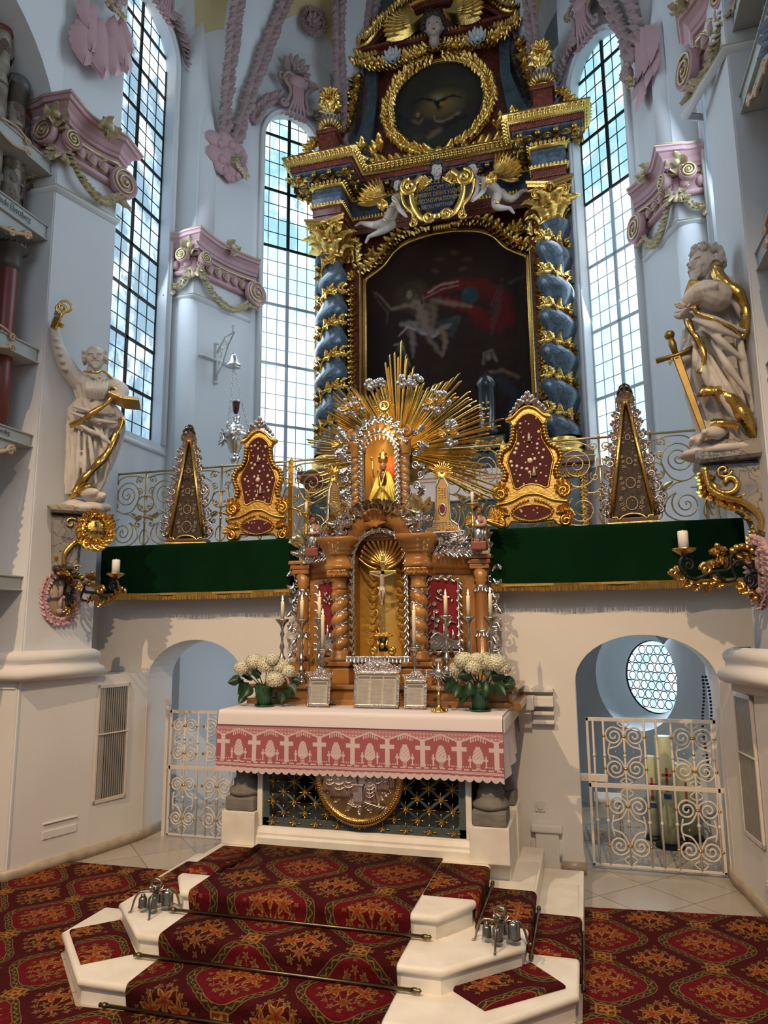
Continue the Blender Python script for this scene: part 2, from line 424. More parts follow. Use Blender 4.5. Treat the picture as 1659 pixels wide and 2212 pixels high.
PANR=newmat('oxblood_velvet',(.085,.010,.012),.85,0,.4,12,col2=(.055,.007,.008))
PEARL=newmat('cream_medal',(.60,.46,.30),.35,.3,.4,30)
def emat(name,col,st):
    m=bpy.data.materials.new(name); m.use_nodes=True; b=m.node_tree.nodes['Principled BSDF']
    b.inputs['Base Color'].default_value=(*col,1); b.inputs['Emission Color'].default_value=(*col,1); b.inputs['Emission Strength'].default_value=st; return m
FLAME=emat('candle_flame',(1.0,.62,.22),9.0)
# ================================================================== STRUCTURE
XC=-1.6
MIR=T(2*XC,0,0)@S(-1,1,1)
def wall_open(mb,M,x0,x1,y0,y1,ops,d,n=20):
    cur=x0; L=[]
    def q(a,b,c,e,z=0): mb.add(([(a[0],a[1],z),(b[0],b[1],z),(c[0],c[1],z),(e[0],e[1],z)],[(0,1,2,3)]),M,True)
    for (a,b,bot,top) in ops:
        q((cur,y0),(a,y0),(a,y1),(cur,y1)); xs=[(a+b)/2-(b-a)/2*math.cos(PI*i/n) for i in range(n+1)]
        for i in range(n):
            u,w=xs[i],xs[i+1]
            if bot(u)>y0+1e-4 or bot(w)>y0+1e-4: q((u,y0),(w,y0),(w,bot(w)),(u,bot(u)))
            q((u,top(u)),(w,top(w)),(w,y1),(u,y1))
            mb.add(([(u,top(u),0),(w,top(w),0),(w,top(w),-d),(u,top(u),-d)],[(3,2,1,0)]),M)
            if bot(u)>y0+1e-4 or bot(w)>y0+1e-4: mb.add(([(u,bot(u),0),(w,bot(w),0),(w,bot(w),-d),(u,bot(u),-d)],[(0,1,2,3)]),M)
        for e in (a,b):
            if top(e)-bot(e)>1e-3: mb.add(([(e,bot(e),0),(e,top(e),0),(e,top(e),-d),(e,bot(e),-d)],[(0,1,2,3)]),M,True)
        cur=b
    q((cur,y0),(x1,y0),(x1,y1),(cur,y1))
def arch(a,b,spring,rise):
    c=(a+b)/2; h=(b-a)/2
    return lambda x: spring+rise*math.sqrt(max(0,1-((x-c)/h)**2))
def archpts(a,b,y0,spring,rise,n=20,d=0):
    c=(a+b)/2; h=(b-a)/2+d; r=rise+d
    return [(c-h,y0)]+[(c-h*math.cos(PI*i/n),spring+r*math.sin(PI*i/n)) for i in range(n+1)]+[(c+h,y0)]
# floor
def floor_mat():
    m=newmat('marble_tiles',(.55,.50,.42),.25,coat=.2); nt=m.node_tree; b=nt.nodes['Principled BSDF']
    tc=nt.nodes.new('ShaderNodeTexCoord'); sp=nt.nodes.new('ShaderNodeSeparateXYZ'); nt.links.new(tc.outputs['Object'],sp.inputs[0])
    x=E(nt,sp.outputs[0]); y=E(nt,sp.outputs[1]); u=(x+y)*1.6; v=(x-y)*1.6
    g=((u.frac()-.5).abs().gt(.49)).max((v.frac()-.5).abs().gt(.49))
    wn_=nt.nodes.new('ShaderNodeTexWhiteNoise'); cb=nt.nodes.new('ShaderNodeCombineXYZ'); nt.links.new(u.floor().o,cb.inputs[0]); nt.links.new(v.floor().o,cb.inputs[1]); nt.links.new(cb.outputs[0],wn_.inputs[0])
    n=nt.nodes.new('ShaderNodeTexNoise'); n.inputs['Scale'].default_value=5; n.inputs['Detail'].default_value=6; nt.links.new(tc.outputs['Object'],n.inputs['Vector'])
    c=mixc(nt,(E(nt,wn_.outputs[0])*.7+E(nt,n.outputs[0])*.5-.2).clamp(),(.50,.44,.36),(.36,.31,.26))
    nt.links.new(mixc(nt,g,c,(.22,.18,.15)),b.inputs['Base Color']); return m
mb=MB(); mb.box(-7,5,-6,10.5,-.2,0); struct(mb,'floor',floor_mat())
# ---- screen wall in front of the choir ambulatory
mb=MB(); M=FACE(0,6.05,0)
ops=[(-4.02,-3.03,lambda x:0.,arch(-4.02,-3.03,1.43,.37)),(-.10,.967,lambda x:0.,arch(-.10,.967,1.44,.38))]
wall_open(mb,M,-4.9,1.7,0,2.69,ops,.42); wall_open(mb,FACE(0,6.47,0)@S(1,1,-1),-4.9,1.7,0,2.5,ops,0)
# consoles and little pilaster between altar and right arch
for z0,z1,o in ((1.37,1.40,.07),(1.26,1.34,.10),(1.19,1.22,.06),(1.12,1.15,.06)): mb.bbox(-.55,-.27,6.05-o,6.06,z0,z1,.008)
mb.bbox(-.60,-.42,5.86,6.06,1.24,1.345,.01)
mb.add(prism([(0,0),(.16,.0),(.16,-.03),(.08,-.07),(.05,-.15),(.02,-.17),(0,-.2)],-.05,.05),T(-.5,6.05,1.24)@FR((0,0,0),(0,-1,0),(0,0,1),(-1,0,0)),True)
mb.add(sweep([(0,0),(.045,0),(.045,.05),(.02,.07),(.03,.11),(.0,.13)],[(-.26,6.5,0),(-.26,6.05,0)][::-1] if 0 else [(-.5,6.05,0.02),(-.26,6.05,0.02)]),T(0,0,.1))
mb.bbox(-.46,-.28,6.0,6.06,0,.30,.01); mb.bbox(-.49,-.25,5.98,6.06,.30,.36,.015)
struct(mb,'wall_screen',PLASTW)
# gallery slab and corridor ceiling
mb=MB(); mb.box(-5,1.8,6.07,9.6,2.5,2.685); struct(mb,'floor_gallery',PLASTW)
# ---- near side piers with their arches
LPT=[(-4.375,4.80),(-4.155,5.47),(-4.06,5.86),(-4.02,6.06)]; RPT=[(-4.35,4.80),(-4.245,5.47),(-4.20,5.86),(-4.167,6.06)]
def side_lower(p=LPT):
    mb=MB()
    mb.add(prism(p+[(-5.2,6.06),(-5.2,4.80)],0,1.50),None,True)
    return mb
def side_upper(fx=-4.18):
    mb=MB()
    mb.add(prism([(-4.35,4.82),(fx,5.42),(fx-.06,5.47),(-5.1,5.47),(-5.1,4.82)],1.50,6.5),None,True)
    # wall towards the nave with the round arch of the side chapel
    M=FACE(-4.36,0,0,90); top=lambda y: 6.15+math.sqrt(max(0,1.44-(y-3.61)**2))
    wall_open(mb,M,-1.5,4.83,0,9.6,[(2.41,4.81,lambda x:0.,top)],.75,24)
    mb.add(([(-4.36,4.82,6.5),(fx,5.42,6.5),(fx,5.42,9.6),(-4.36,4.82,9.6)],[(0,1,2,3)]),None,True)
    mb.add(([(fx,5.42,6.5),(-4.75,5.5,6.5),(-4.75,5.5,9.6),(fx,5.42,9.6)],[(0,1,2,3)]),None,True)
    mb.box(-5.3,-5.25,1.8,4.9,0,8)
    return mb
def base_mould():
    mb=MB(); pr=[(0,1.50),(.05,1.50),(.085,1.52),(.095,1.555),(.08,1.59),(.05,1.605),(.045,1.64),(.055,1.655),(.06,1.69),(.045,1.72),(.015,1.735),(0,1.74)]
    mb.add(sweep(pr,[(-5.1,4.82,0),(-4.35,4.82,0),(-4.18,5.42,0),(-4.30,5.6,0)][::-1] if 0 else [(-5.1,4.81,0),(-4.35,4.81,0),(-4.175,5.43,0),(-4.3,5.5,0)],up=(0,0,1)))
    mb.add(prism([(-4.385,4.79),(-4.15,5.47),(-4.3,5.5),(-5.2,5.5),(-5.2,4.79)],1.44,1.51),None,True)
    return mb
def skirting(p=LPT):
    mb=MB(); mb.add(sweep([(-.01,0),(.018,0),(.018,.085),(-.01,.09)],[(-5.1,4.80,0)]+[(a,b,0) for a,b in p]+[(p[3][0],6.47,0)])); return mb
def both(fn,nl,nr,mat,M2=None):
    a=fn(); struct(a,nl,mat); b=MB(); b.merge(fn(),M2 or MIR); struct(b,nr,mat)
MR=T(-.03,0,0)@MIR
struct(side_lower(),'wall_left',PLASTW); _b=MB(); _b.merge(side_lower(RPT),MIR); struct(_b,'wall_right',PLASTW); struct(side_upper(),'wall_left',PLAST); _b=MB(); _b.merge(side_upper(-4.31),MIR); struct(_b,'wall_right',PLAST)
both(base_mould,'trim_1','trim_2',PLASTW); BSK=newmat('beige_skirting',(.48,.39,.28),.4,0,.6,12); struct(skirting(),'baseboard_left',BSK); _b=MB(); _b.merge(skirting(RPT),MIR); struct(_b,'baseboard_right',BSK)
mb=MB(); mb.add(sweep([(-.01,0),(.018,0),(.018,.085),(-.01,.09)],[(-.27,6.05,0),(-.10,6.05,0),(-.10,6.47,0)])); struct(mb,'baseboard_middle',bpy.data.materials['beige_skirting'])
# ---- apse
def glass_mat(name,base,hi,dk,st,sc,seed):
    m=bpy.data.materials.new(name); m.use_nodes=True; nt=m.node_tree; b=nt.nodes['Principled BSDF']
    tc=nt.nodes.new('ShaderNodeTexCoord'); mp=nt.nodes.new('ShaderNodeMapping'); mp.inputs['Location'].default_value=(seed,seed*2,seed); mp.inputs['Scale'].default_value=(sc,sc,sc*.8)
    nt.links.new(tc.outputs['Object'],mp.inputs[0])
    n=nt.nodes.new('ShaderNodeTexNoise'); n.inputs['Scale'].default_value=1.1; n.inputs['Detail'].default_value=7; n.inputs['Roughness'].default_value=.65; nt.links.new(mp.outputs[0],n.inputs['Vector'])
    n2=nt.nodes.new('ShaderNodeTexNoise'); n2.inputs['Scale'].default_value=.7; n2.inputs['Detail'].default_value=2; nt.links.new(mp.outputs[0],n2.inputs['Vector'])
    c=mixc(nt,((E(nt,n.outputs[0])-.47)*9).clamp(),dk,base)
    c=mixc(nt,((E(nt,n2.outputs[0])-.50)*7).clamp()*((E(nt,n.outputs[0])-.42)*8).clamp(),c,hi)
    b.inputs['Base Color'].default_value=(.1,.12,.14,1); b.inputs['Roughness'].default_value=.1
    nt.links.new(c,b.inputs['Emission Color']); b.inputs['Emission Strength'].default_value=st; return m  # panes glow themselves: daylight from outside is put into the glass colour
GL1=glass_mat('garden_side_glass',(.42,.60,.82),(.95,1.0,1.0),(.17,.27,.34),1.6,2.2,3.1)
GL2=glass_mat('choir_glass',(.38,.60,.74),(.95,1.0,1.0),(.22,.42,.48),1.6,2.4,7.7)
GLF=glass_mat('frosted_glass',(.52,.68,.76),(1.0,1.0,1.0),(.40,.55,.63),1.7,1.6,1.7)
BARW=newmat('pale_window_bar',(.42,.47,.50),.6)
def window(idx,M,a,b,sill,spring,rise,ncol,rowh,thick,split,gu,gl):
    root=bpy.data.objects.new('window_%d'%idx,None); COL.objects.link(root); root.location=M.to_translation(); root['kind']='structure'
    f=arch(a,b,spring,rise); c=(a+b)/2
    def pane(y0,name,mat,ylim=None):
        mb=MB(); pts=[(x,y) for x,y in archpts(a,b,y0,spring,rise)] if ylim is None else [(a,y0),(b,y0),(b,ylim),(a,ylim)]
        mb.add(prism(pts,-.012,-.004),M,True); return part(mb,name,mat,root)
    if split: pane(sill,'lower_pane',gl,split); pane(split,'upper_pane',gu)
    else: pane(sill,'pane',gu)
    for nm,mat,lo,hi in ((('lower_leading',BARW,sill,split),('upper_leading',IRONB,split,99)) if split else (('leading',IRONB,sill,99),)):
        mb=MB()
        for i in range(ncol+1):
            x=a+(b-a)*i/ncol; t=min(f(x),hi); th=.022 if abs(x-c)<.01 else (.014 if i in (0,ncol) else .0042)
            if t>lo: mb.box(x-th,x+th,lo,t,-.004,.012 if th>.01 else .004,M)
        k=0; y=sill
        while y<spring+rise:
            if lo-.01<=y<hi:
                if y<=spring: xa,xb=a,b
                else: h=(b-a)/2*math.sqrt(max(0,1-((y-spring)/rise)**2)); xa,xb=c-h,c+h
                th=.018 if k%thick==0 else .0042
                mb.box(xa,xb,y-th,y+th,-.004,.012 if th>.01 else .005,M)
            y+=rowh; k+=1
        part(mb,nm,mat,root)
    return root
def mould(mb,M,pts,prof,closed=False): mb.add(sweep(prof,[(x,y,0) for x,y in pts],closed,up=(0,0,1)),M)
PROF=[(-.02,-.04),(0,.0),(.02,.012),(.03,.012),(.035,.025),(.055,.03),(.075,.02),(.08,.0)]
# wall W1 (left, beside the near pier)
W1=FACE(-4.6,0,0,90); W1R=MIR@W1
W3=FACE(0,9.4,0,0)
def apse_side(ex=-3.97,ey=7.95):
    W2=FACE(ex,ey,0,45)
    mb=MB(); one=lambda v:(lambda x:v)
    wall_open(mb,W1,5.4,7.1,2.69,10.2,[(5.93,6.99,one(4.0),arch(5.93,6.99,8.88,.5))],.16)
    mb.box(-4.62,-4.6,5.4,7.1,0,2.69)
    mb.add(prism([(-4.62,7.1),(-4.32,7.1),(ex,ey),(ex-.43,ey+.45),(-4.8,7.9)],0,10.2),None,True)
    wall_open(mb,W2,0,1.12,2.69,10.6,[(.12,.98,one(3.7),arch(.12,.98,8.55,.5))],.16)
    mb.add(prism([(ex+.792,ey+.792),(-2.58,9.42),(-2.8,9.7),(-3.5,9.1)],0,9.4),None,True)
    # round shaft on the pier above its capital
    mb.lathe([(.17,6.7),(.17,8.0),(.15,8.2),(.1,8.6),(0,9.2)],20,T(-4.36,7.28,0)); mb.lathe([(.13,2.69),(.13,5.8)],20,T(-4.42,7.18,0))
    for M,a,b,sp,si in ((W1,5.93,6.99,8.88,4.0),(W2,.12,.98,8.55,3.7)):
        ap=archpts(a,b,si,sp,.5)
        mould(mb,M,ap,[(-.0,-.005),(.0,.012),(.012,.02),(.02,.02),(.024,.006)]); 
        mould(mb,M,archpts(a,b,si,sp,.5,20,.05),[(.0,0),(.0,.03),(.02,.045),(.05,.04),(.06,.0)])
    mould(mb,W1,[(5.6,3.93),(7.05,3.93)],[(0,0),(.0,.02),(.03,.035),(.05,.03),(.055,0)])
    return mb
struct(apse_side(),'wall_apse_left',PLAST); _b=MB(); _b.merge(apse_side(-4.06,7.728),MIR); struct(_b,'wall_apse_right',PLAST)
mb=MB(); mb.box(-3.05,-.15,9.4,9.6,0,12.2); struct(mb,'wall_back',PLAST)
# lower corridor wall on the right holding the round window
RWC=PL(1413,1462,(.77,7.95),-45); RM=FACE(RWC.x,RWC.y,RWC.z,-45)
mb=MB(); circ=(lambda x:-.52*math.sqrt(max(0,1-(x/.52)**2)),lambda x:.52*math.sqrt(max(0,1-(x/.52)**2)))
wall_open(mb,RM@T(0,0,.30),-2.2,1.6,-1.4,1.15,[(-.52,.52)+circ],0,24)
c1=[(.52*math.cos(a*PI/20),.52*math.sin(a*PI/20)) for a in range(40)]; c2=[(.375*math.cos(a*PI/20),.375*math.sin(a*PI/20)) for a in range(40)]
v=[(x,y,.30) for x,y in c1]+[(x*.96,y*.96,.15) for x,y in c1]+[(x,y,.03) for x,y in c2]+[(x,y,-.05) for x,y in c2]
mb.add((v,[(r*40+i,r*40+(i+1)%40,r*40+40+(i+1)%40,r*40+40+i) for r in range(3) for i in range(40)]),RM)
mb.box(1.05,1.1,6.4,7.6,0,2.5)
struct(mb,'wall_corridor',newmat('corridor_plaster',(.60,.63,.65),.85,0,.2,3))
rw=bpy.data.objects.new('window_5',None); COL.objects.link(rw); rw.location=RWC; rw['kind']='structure'
mb=MB(); mb.add(prism(c2,-.03,-.02),RM,True); part(mb,'pane',glass_mat('round_window_glass',(.62,.84,.95),(1,1,1),(.45,.70,.84),1.3,6,4.2),rw)
mb=MB(); d=.098
for j in range(-4,5):
    for i in range(-5,6):
        x=(i+(.5 if j%2 else 0))*d; y=j*d*.93
        if math.hypot(x,y)<.36: mb.tube([(x+.043*math.cos(a*PI/8),y+.043*math.sin(a*PI/8),-.015) for a in range(16)],.0045,4,RM,closed=True)
    mb.tube([(-math.sqrt(max(0,.375**2-(( j+.5)*d*.93)**2)),(j+.5)*d*.93,-.015),(math.sqrt(max(0.001,.375**2-((j+.5)*d*.93)**2)),(j+.5)*d*.93,-.015)],.003,4,RM) if abs(j+.5)*d*.93<.37 else None
mb.tube([(x,y,-.01) for x,y in c2],.012,6,RM,closed=True); part(mb,'leading',IRONB,rw)
window(1,W1@T(0,0,-.15),5.93,6.99,4.0,8.88,.5,6,.187,3,None,GL1,None)
window(2,FACE(-3.97,7.95,0,45)@T(0,0,-.15),.12,.98,3.7,8.55,.5,6,.21,4,7.06,GL2,GLF)
window(3,FACE(.86,7.728,0,-45)@T(0,0,-.15),-.98,-.12,3.7,8.55,.5,6,.21,4,7.06,GL2,GLF)
window(4,FACE(1.4,0,0,-90)@T(0,0,-.15),-6.99,-5.93,4.0,8.88,.5,6,.187,3,None,GL1,None)
# ---- vault with lunettes
def qb(a,b,c,t): return a*(1-t)**2+b*2*t*(1-t)+c*t*t
Tpt=lambda ang,r=1.5,z=11.5: V((XC+r*math.cos(R(ang)),6.6+r*math.sin(R(ang)),z))
def groin(A,Tp,n=12):
    mid=(A+Tp)/2; out=V((A.x-XC,A.y-6.6,0)).normalized()*.35+V((0,0,.45))
    return [qb(A,mid+out,Tp,i/n) for i in range(n+1)]
def lunette(mbw,mby,c,xd,hw,spring,zb,A,B,Tp):
    n=24; c=V(c); xd=V(xd).normalized()
    Wc=[]
    for i in range(n+1):
        s=i/n
        if s<.15: p=c-xd*hw+V((0,0,zb+(spring-zb)*s/.15))
        elif s>.85: p=c+xd*hw+V((0,0,zb+(spring-zb)*(1-s)/.15))
        else: a=PI*(s-.15)/.7; p=c-xd*hw*math.cos(a)+V((0,0,spring+hw*math.sin(a)))
        Wc.append(p)
    G=groin(A,Tp,n//2)+groin(B,Tp,n//2)[::-1][1:]
    m=8
    for i in range(n):
        for j in range(m):
            f=lambda ii,jj:Wc[ii].lerp(G[ii],jj/m)+V((0,0,.10*math.sin(PI*jj/m)))
            yel=(4<=i<=n-5 and 2<=j<m-1) 
            (mby if yel else mbw).add(([tuple(f(i,j)),tuple(f(i+1,j)),tuple(f(i+1,j+1)),tuple(f(i,j+1))],[(0,1,2,3)]))
    return Wc,G
vw=MB(); vy=MB(); garl=[]
g1=V((-4.19,7.40,8.15)); g2=V((-4.12,7.58,8.15)); g3=V((-3.05,8.90,8.15)); g4=V((-3.0,9.32,8.6)); TB_=V((XC,7.3,13.2)); g0=V((-4.5,5.5,8.15))
A1=lunette(vw,vy,(-4.6,6.3,0),(0,1,0),.8,9.2,8.1,g0,g1,Tpt(180))
A2=lunette(vw,vy,(-3.50,8.42,0),(1,1,0),.80,9.3,8.1,g2,g3,Tpt(135))
A3=lunette(vw,vy,(-1.6,9.4,0),(1,0,0),1.38,10.4,8.6,g4,V((2*XC-g4.x,g4.y,g4.z)),TB_)
def strip(ga,gb):
    for i in range(12):
        vw.add(([tuple(ga[i]),tuple(gb[i]),tuple(gb[i+1]),tuple(ga[i+1])],[(0,1,2,3)]))
strip(groin(g1,Tpt(180)),groin(g2,Tpt(135))); strip(groin(g3,Tpt(135)),groin(g4,TB_))
for a_,b_ in ((Tpt(180),Tpt(135)),(Tpt(135),TB_)): vw.add(([tuple(a_),tuple(b_),(XC,6.6,13.2)],[(0,1,2)]))
vw2=MB(); vw2.merge(vw); vw2.merge(vw,MIR); vy2=MB(); vy2.merge(vy); vy2.merge(vy,MIR)
vw2.box(-5.2,2.0,-1.5,5.5,9.6,9.8)
hc=[(XC+4.6*math.cos(PI*k/24),6.4+3.7*math.sin(PI*k/24),0) for k in range(25)]; vw2.add(sweep([(0,7.8),(0,13.6)],hc,capped=False)); vw2.add(prism([(a,b) for a,b,_ in hc],13.5,13.6),None,True); vw2.box(-6.2,3.0,5.3,5.5,9.6,13.6)  # added outer shell, unseen: closes gaps and blocks sky light leaking past the vault
struct(vw2,'ceiling',PLAST); struct(vy2,'ceiling_fields',YELL)
# ================================================================== STUCCO
SPGOLD=newmat('stucco_gilding',(.62,.50,.24),.4,.5,.3,20)
def capital(name,path,zt,loc,label,vol,flw,cr_pts,M2=None,h=.62):
    root=empty(name,(M2 or Matrix())@V(loc),label,'capital','pink pilaster capitals'); X=M2 or Matrix()
    path=[V(p) for p in path]; sub=[]
    for i in range(len(path)-1):
        a,b=path[i],path[i+1]; nn=(b-a).normalized().cross(V((0,0,1))); n=10; L=(b-a).length
        for k in range(n if i<len(path)-2 else n+1):
            s=k/n; sub.append(a.lerp(b,s)+nn*(min(.07,L*.12)*((2*s-1)**2)-.01))
    mb=MB(); mb.add(sweep([(0,zt-.27),(.02,zt-.265),(.025,zt-.21),(.05,zt-.205),(.052,zt-.17),(.065,zt-.16),(.075,zt-.11),(.105,zt-.075),(.11,zt-.065),(.135,zt-.06),(.14,zt-.025),(.155,zt-.02),(.155,zt),(0,zt)],[tuple(p) for p in sub]),None,True)
    mb.add(sweep([(0,zt-.50),(.05,zt-.50),(.06,zt-.46),(.035,zt-.44),(.02,zt-.28),(0,zt-.26)],[tuple(p) for p in path]))
    mx=MB(); mx.merge(mb,X); part(mx,'abacus',PINK,root)
    mb=MB(); mb.add(sweep([(.02,zt-.267),(.034,zt-.262),(.034,zt-.248)],[tuple(p) for p in sub],capped=False)); mb.add(sweep([(.148,zt-.006),(.156,zt-.006),(.156,zt+.004),(.14,zt+.004)],[tuple(p) for p in sub]))
    mx=MB(); mx.merge(mb,X); part(mx,'gilded_edge',SPGOLD,root)
    mb=MB(); g=MB()
    for i in range(len(path)-1):
        a,b=path[i],path[i+1]; t=(b-a).normalized(); nn=t.cross(V((0,0,1))); L=(b-a).length; n=max(1,round(L/.125))
        for k in range(n):
            p=a.lerp(b,(k+.5)/n)+nn*.035+V((0,0,zt-.37)); mb.add(SPH[0],FR(p,t,nn,(0,0,1))@S(.048,.05,.068))
            q=a.lerp(b,(k+.5)/n)+nn*.04+V((0,0,zt-.37))
            for e in (-.058,.0) if k else (.0,): 
                pts=[(q+t*(.052+.0)*math.cos(u)*(1)+V((0,0,.06*math.sin(u)))+nn*(.045*abs(math.sin(u)))) for u in [PI*.5+PI*j/8 for j in range(9)]]
            g.tube(pts,.008,5)
    mx=MB(); mx.merge(mb,X); part(mx,'egg_moulding',PINK,root)
    mb=MB()
    for (p,yaw,r) in vol:
        M=T(*p)@RZ(yaw)@FR((0,0,0),(1,0,0),(0,0,1),(0,-1,0))
        mb.lathe([(r*.7,-.12),(r*.78,-.04),(r,-.02),(r,.03),(r*.9,.045),(r*.82,.03),(r*.2,.03),(.0,.05)],20,M)
        g.tube([(x,y,.04) for x,y in sp2(0,0,r*.86,2.1,1.2,1,34,.15)],.011,5,M); g.sph(0,0,.045,.022,M,2)
    mx=MB(); mx.merge(mb,X); part(mx,'volute',PINK,root)
    mx=MB(); mx.merge(g,X); part(mx,'volute_gilding',SPGOLD,root)
    mb=MB()
    for (p,n) in flw:
        n=V(n); M=frame_to(p,(0,0,1),n); 
        for k in range(5): mb.add(LEAFC,M@RZ(72*k)@T(0,.0,0)@S(.14))
        mb.sph(0,0,.06,.04,M,2)
    for (pts,n) in cr_pts:
        q=cs(pts,8); q=[(a,b,c-.05*math.sin(PI*i/(len(q)-1))) for i,(a,b,c) in enumerate(q)]; mb.tube(q,[.014+.014*math.sin(PI*i/(len(q)-1)) for i in range(len(q))],6); garland(mb,q,.075,n,.04,.25,24)
        for e in (q[0],q[-1]):
            for a in (-20,0,20): mb.add(LEAFN,frame_to(e,Matrix.Rotation(R(a),3,V(n))@V((0,0,-1)),n)@S(.17))
    mx=MB(); mx.merge(mb,X); part(mx,'festoon',CREAMG,root)
    return root
zt=6.6
near=dict(path=[(-4.78,4.82,0),(-4.35,4.82,0),(-4.18,5.42,0),(-4.45,5.47,0)],zt=6.62,loc=(-4.3,5.1,6.1),
 vol=[((-4.11,5.42,6.19),73,.15),((-4.44,4.74,6.32),0,.12),((-4.27,4.87,6.30),73,.09)],
 flw=[((-4.08,5.1,6.53),(1,-.3,.2)),((-4.33,4.74,6.44),(.6,-.7,0))],
 cr_pts=[([(-4.30,4.86,6.2),(-4.22,4.98,6.0),(-4.17,5.18,5.93),(-4.13,5.33,6.02),(-4.12,5.43,6.1)],(1,-.3,0)),([(-4.36,4.78,6.2),(-4.5,4.78,6.03),(-4.7,4.78,5.98)],(0,-1,0))])
capital('pilaster_capital',near['path'],near['zt'],near['loc'],'large pink capital on the pier above the raised-arm statue',near['vol'],near['flw'],near['cr_pts'])
near['path'][2]=(-4.22,5.42,0)
capital('pilaster_capital',near['path'],near['zt'],near['loc'],'pink capital cut by the top right corner, above the sword-bearing statue',near['vol'],near['flw'],near['cr_pts'],T(.10,0,0)@MIR)
def farcap(e,lab,M2):
    ex,ey=e; a=V((-4.32,7.1,0)); b=V((ex,ey,0)); t=(b-a).normalized(); n=t.cross(V((0,0,1)))
    yw=math.degrees(math.atan2(t.y,t.x)); m=a.lerp(b,.5)
    q=lambda s,d,z: tuple(a.lerp(b,s)+n*d+V((0,0,z)))
    capital('pilaster_capital',[(-4.62,7.1,0),tuple(a),tuple(b)],6.62,(-4.2,7.5,6.1),lab,
     [(q(.97,.10,6.18),yw,.165),(q(.09,.09,6.33),yw,.085),((-4.42,7.0,6.33),0,.085)],[(q(.5,.10,6.62),tuple(n)),((-4.34,7.04,6.44),(.3,-.9,0))],
     [([q(.04,.05,6.22),q(.25,.05,6.0),q(.55,.05,5.90),q(.8,.05,6.0),q(.93,.06,6.12)],tuple(n)),([(-4.34,7.06,6.2),(-4.45,7.05,6.04),(-4.6,7.05,6.0)],(0,-1,0))],M2)
farcap((-3.97,7.95),'pink capital between the two windows, above the hanging sanctuary lamp',None)
farcap((-4.06,7.728),'pink capital right of the window behind the sword-bearing statue',MIR)
# thin mouldings below the capitals
def neckline():
    mb=MB(); pr=[(0,-.05),(.02,-.045),(.02,-.03),(.035,-.02),(.035,0),(0,.005)]
    mb.add(sweep([(u,w+5.82) for u,w in pr],[(-5.1,4.82,0),(-4.35,4.82,0),(-4.18,5.42,0),(-4.3,5.47,0)]))
    mb.add(sweep([(u,w+5.86) for u,w in pr],[(-4.62,7.1,0),(-4.32,7.1,0),(-3.98,7.93,0)])); return mb
both(neckline,'trim_3','trim_4',PLAST)
def goldline():
    mb=MB(); pr=[(.033,0),(.038,.0),(.038,.008),(.0,.012)]
    for z,p in ((5.82,[(-5.1,4.82,0),(-4.35,4.82,0),(-4.18,5.42,0),(-4.3,5.47,0)]),(5.86,[(-4.62,7.1,0),(-4.32,7.1,0),(-3.98,7.93,0)])): mb.add(sweep([(u,w+z) for u,w in pr],p))
    return mb
both(goldline,'trim_5','trim_6',SPGOLD)
def face_head(mb,M,r):      # small stucco head in relief: brow, eyes, nose, cheeks, mouth
    mb.sph(0,0,0,(r*.8,r,r*.75),M); mb.sph(0,-.12*r,r*.75,(r*.13,r*.2,r*.2),M,2)
    for s in (-1,1): mb.sph(s*.36*r,-.2*r,r*.48,r*.3,M,2); mb.sph(s*.32*r,.18*r,r*.62,(r*.16,r*.09,r*.1),M,2)
    mb.sph(0,-.52*r,r*.58,(r*.2,r*.09,r*.14),M,2); mb.sph(0,-.75*r,r*.4,r*.22,M,2)
    for k in range(12): a=PI*(k/11); mb.sph(r*.85*math.cos(a),r*(.35+.7*math.sin(a)),r*.15,r*.3,M,2)
FEAT2=leaf(1,.15,.25,8,0.0)
def wing(mb,M,L,n=5,rows=3):   # overlapping feathers fanning out along +x
    n=int(n*1.5)
    for rw in range(rows):
        for k in range(n):
            a=-70+k*(95/(n-1)); s=L*(.50+.25*rw)*(1-.04*k)
            mb.add(FEAT2,M@T(L*.12*k/n,-L*.16*k/n,.018*(rows-rw))@RZ(a-90+20)@S(s*.95,s,s*.5))
FEATH=leaf(6,.25,.2,18,.09)
def cherub(name,M,r,lab,clouds,feathers,gl=None):
    c=M.to_translation(); root=empty(name,c,lab,'stucco cherub','stucco cherubs on the piers')
    mb=MB(); rg=random.Random(5)
    for (x,y,s) in clouds: mb.sph(x,y,0,(s,s*.85,s*.42),M); mb.sph(x+s*.4,y-s*.3,s*.15,s*.5,M,0)
    for (x,y,a,s) in feathers: mb.add(FEATH,M@T(x,y,.02)@RZ(a)@S(s*1.25,s*1.15,s*.5))
    part(mb,'cloud' if clouds else 'wings',PINK,root)
    hx,hy,hr=r; mb=MB(); face_head(mb,M@T(hx,hy,.08),hr); part(mb,'head',PINKD,root)
    if gl:
        mb=MB(); mb.tube(cs([(x,y,.1) for x,y in gl],6),.02,6,M); garland(mb,[tuple(M@V((x,y,.1))) for x,y in gl],.07,(0,-1,0),.04,0,30); part(mb,'sash',CREAMG,root)
fac=math.degrees(math.atan2(.85,.35))
q=PL(487,345,(-4.32,7.1),67.5 if 0 else 22.5); MQ=FACE(q.x+.06,q.y-.03,q.z,fac)
cherub('stucco_cherub',MQ,(.14,-.02,.075),'pink stucco cherub head in a cloud on the pier between the two windows',[(-.22,.12,.14),(-.05,.2,.15),(.14,.16,.15),(-.2,-.08,.15),(0,0,.18),(.18,-.02,.13),(-.12,-.2,.12),(.08,-.17,.12),(.16,-.12,.1),(.02,-.26,.09)],[],[(.05,.02),(.04,-.1),(.12,-.14),(.2,-.18)])
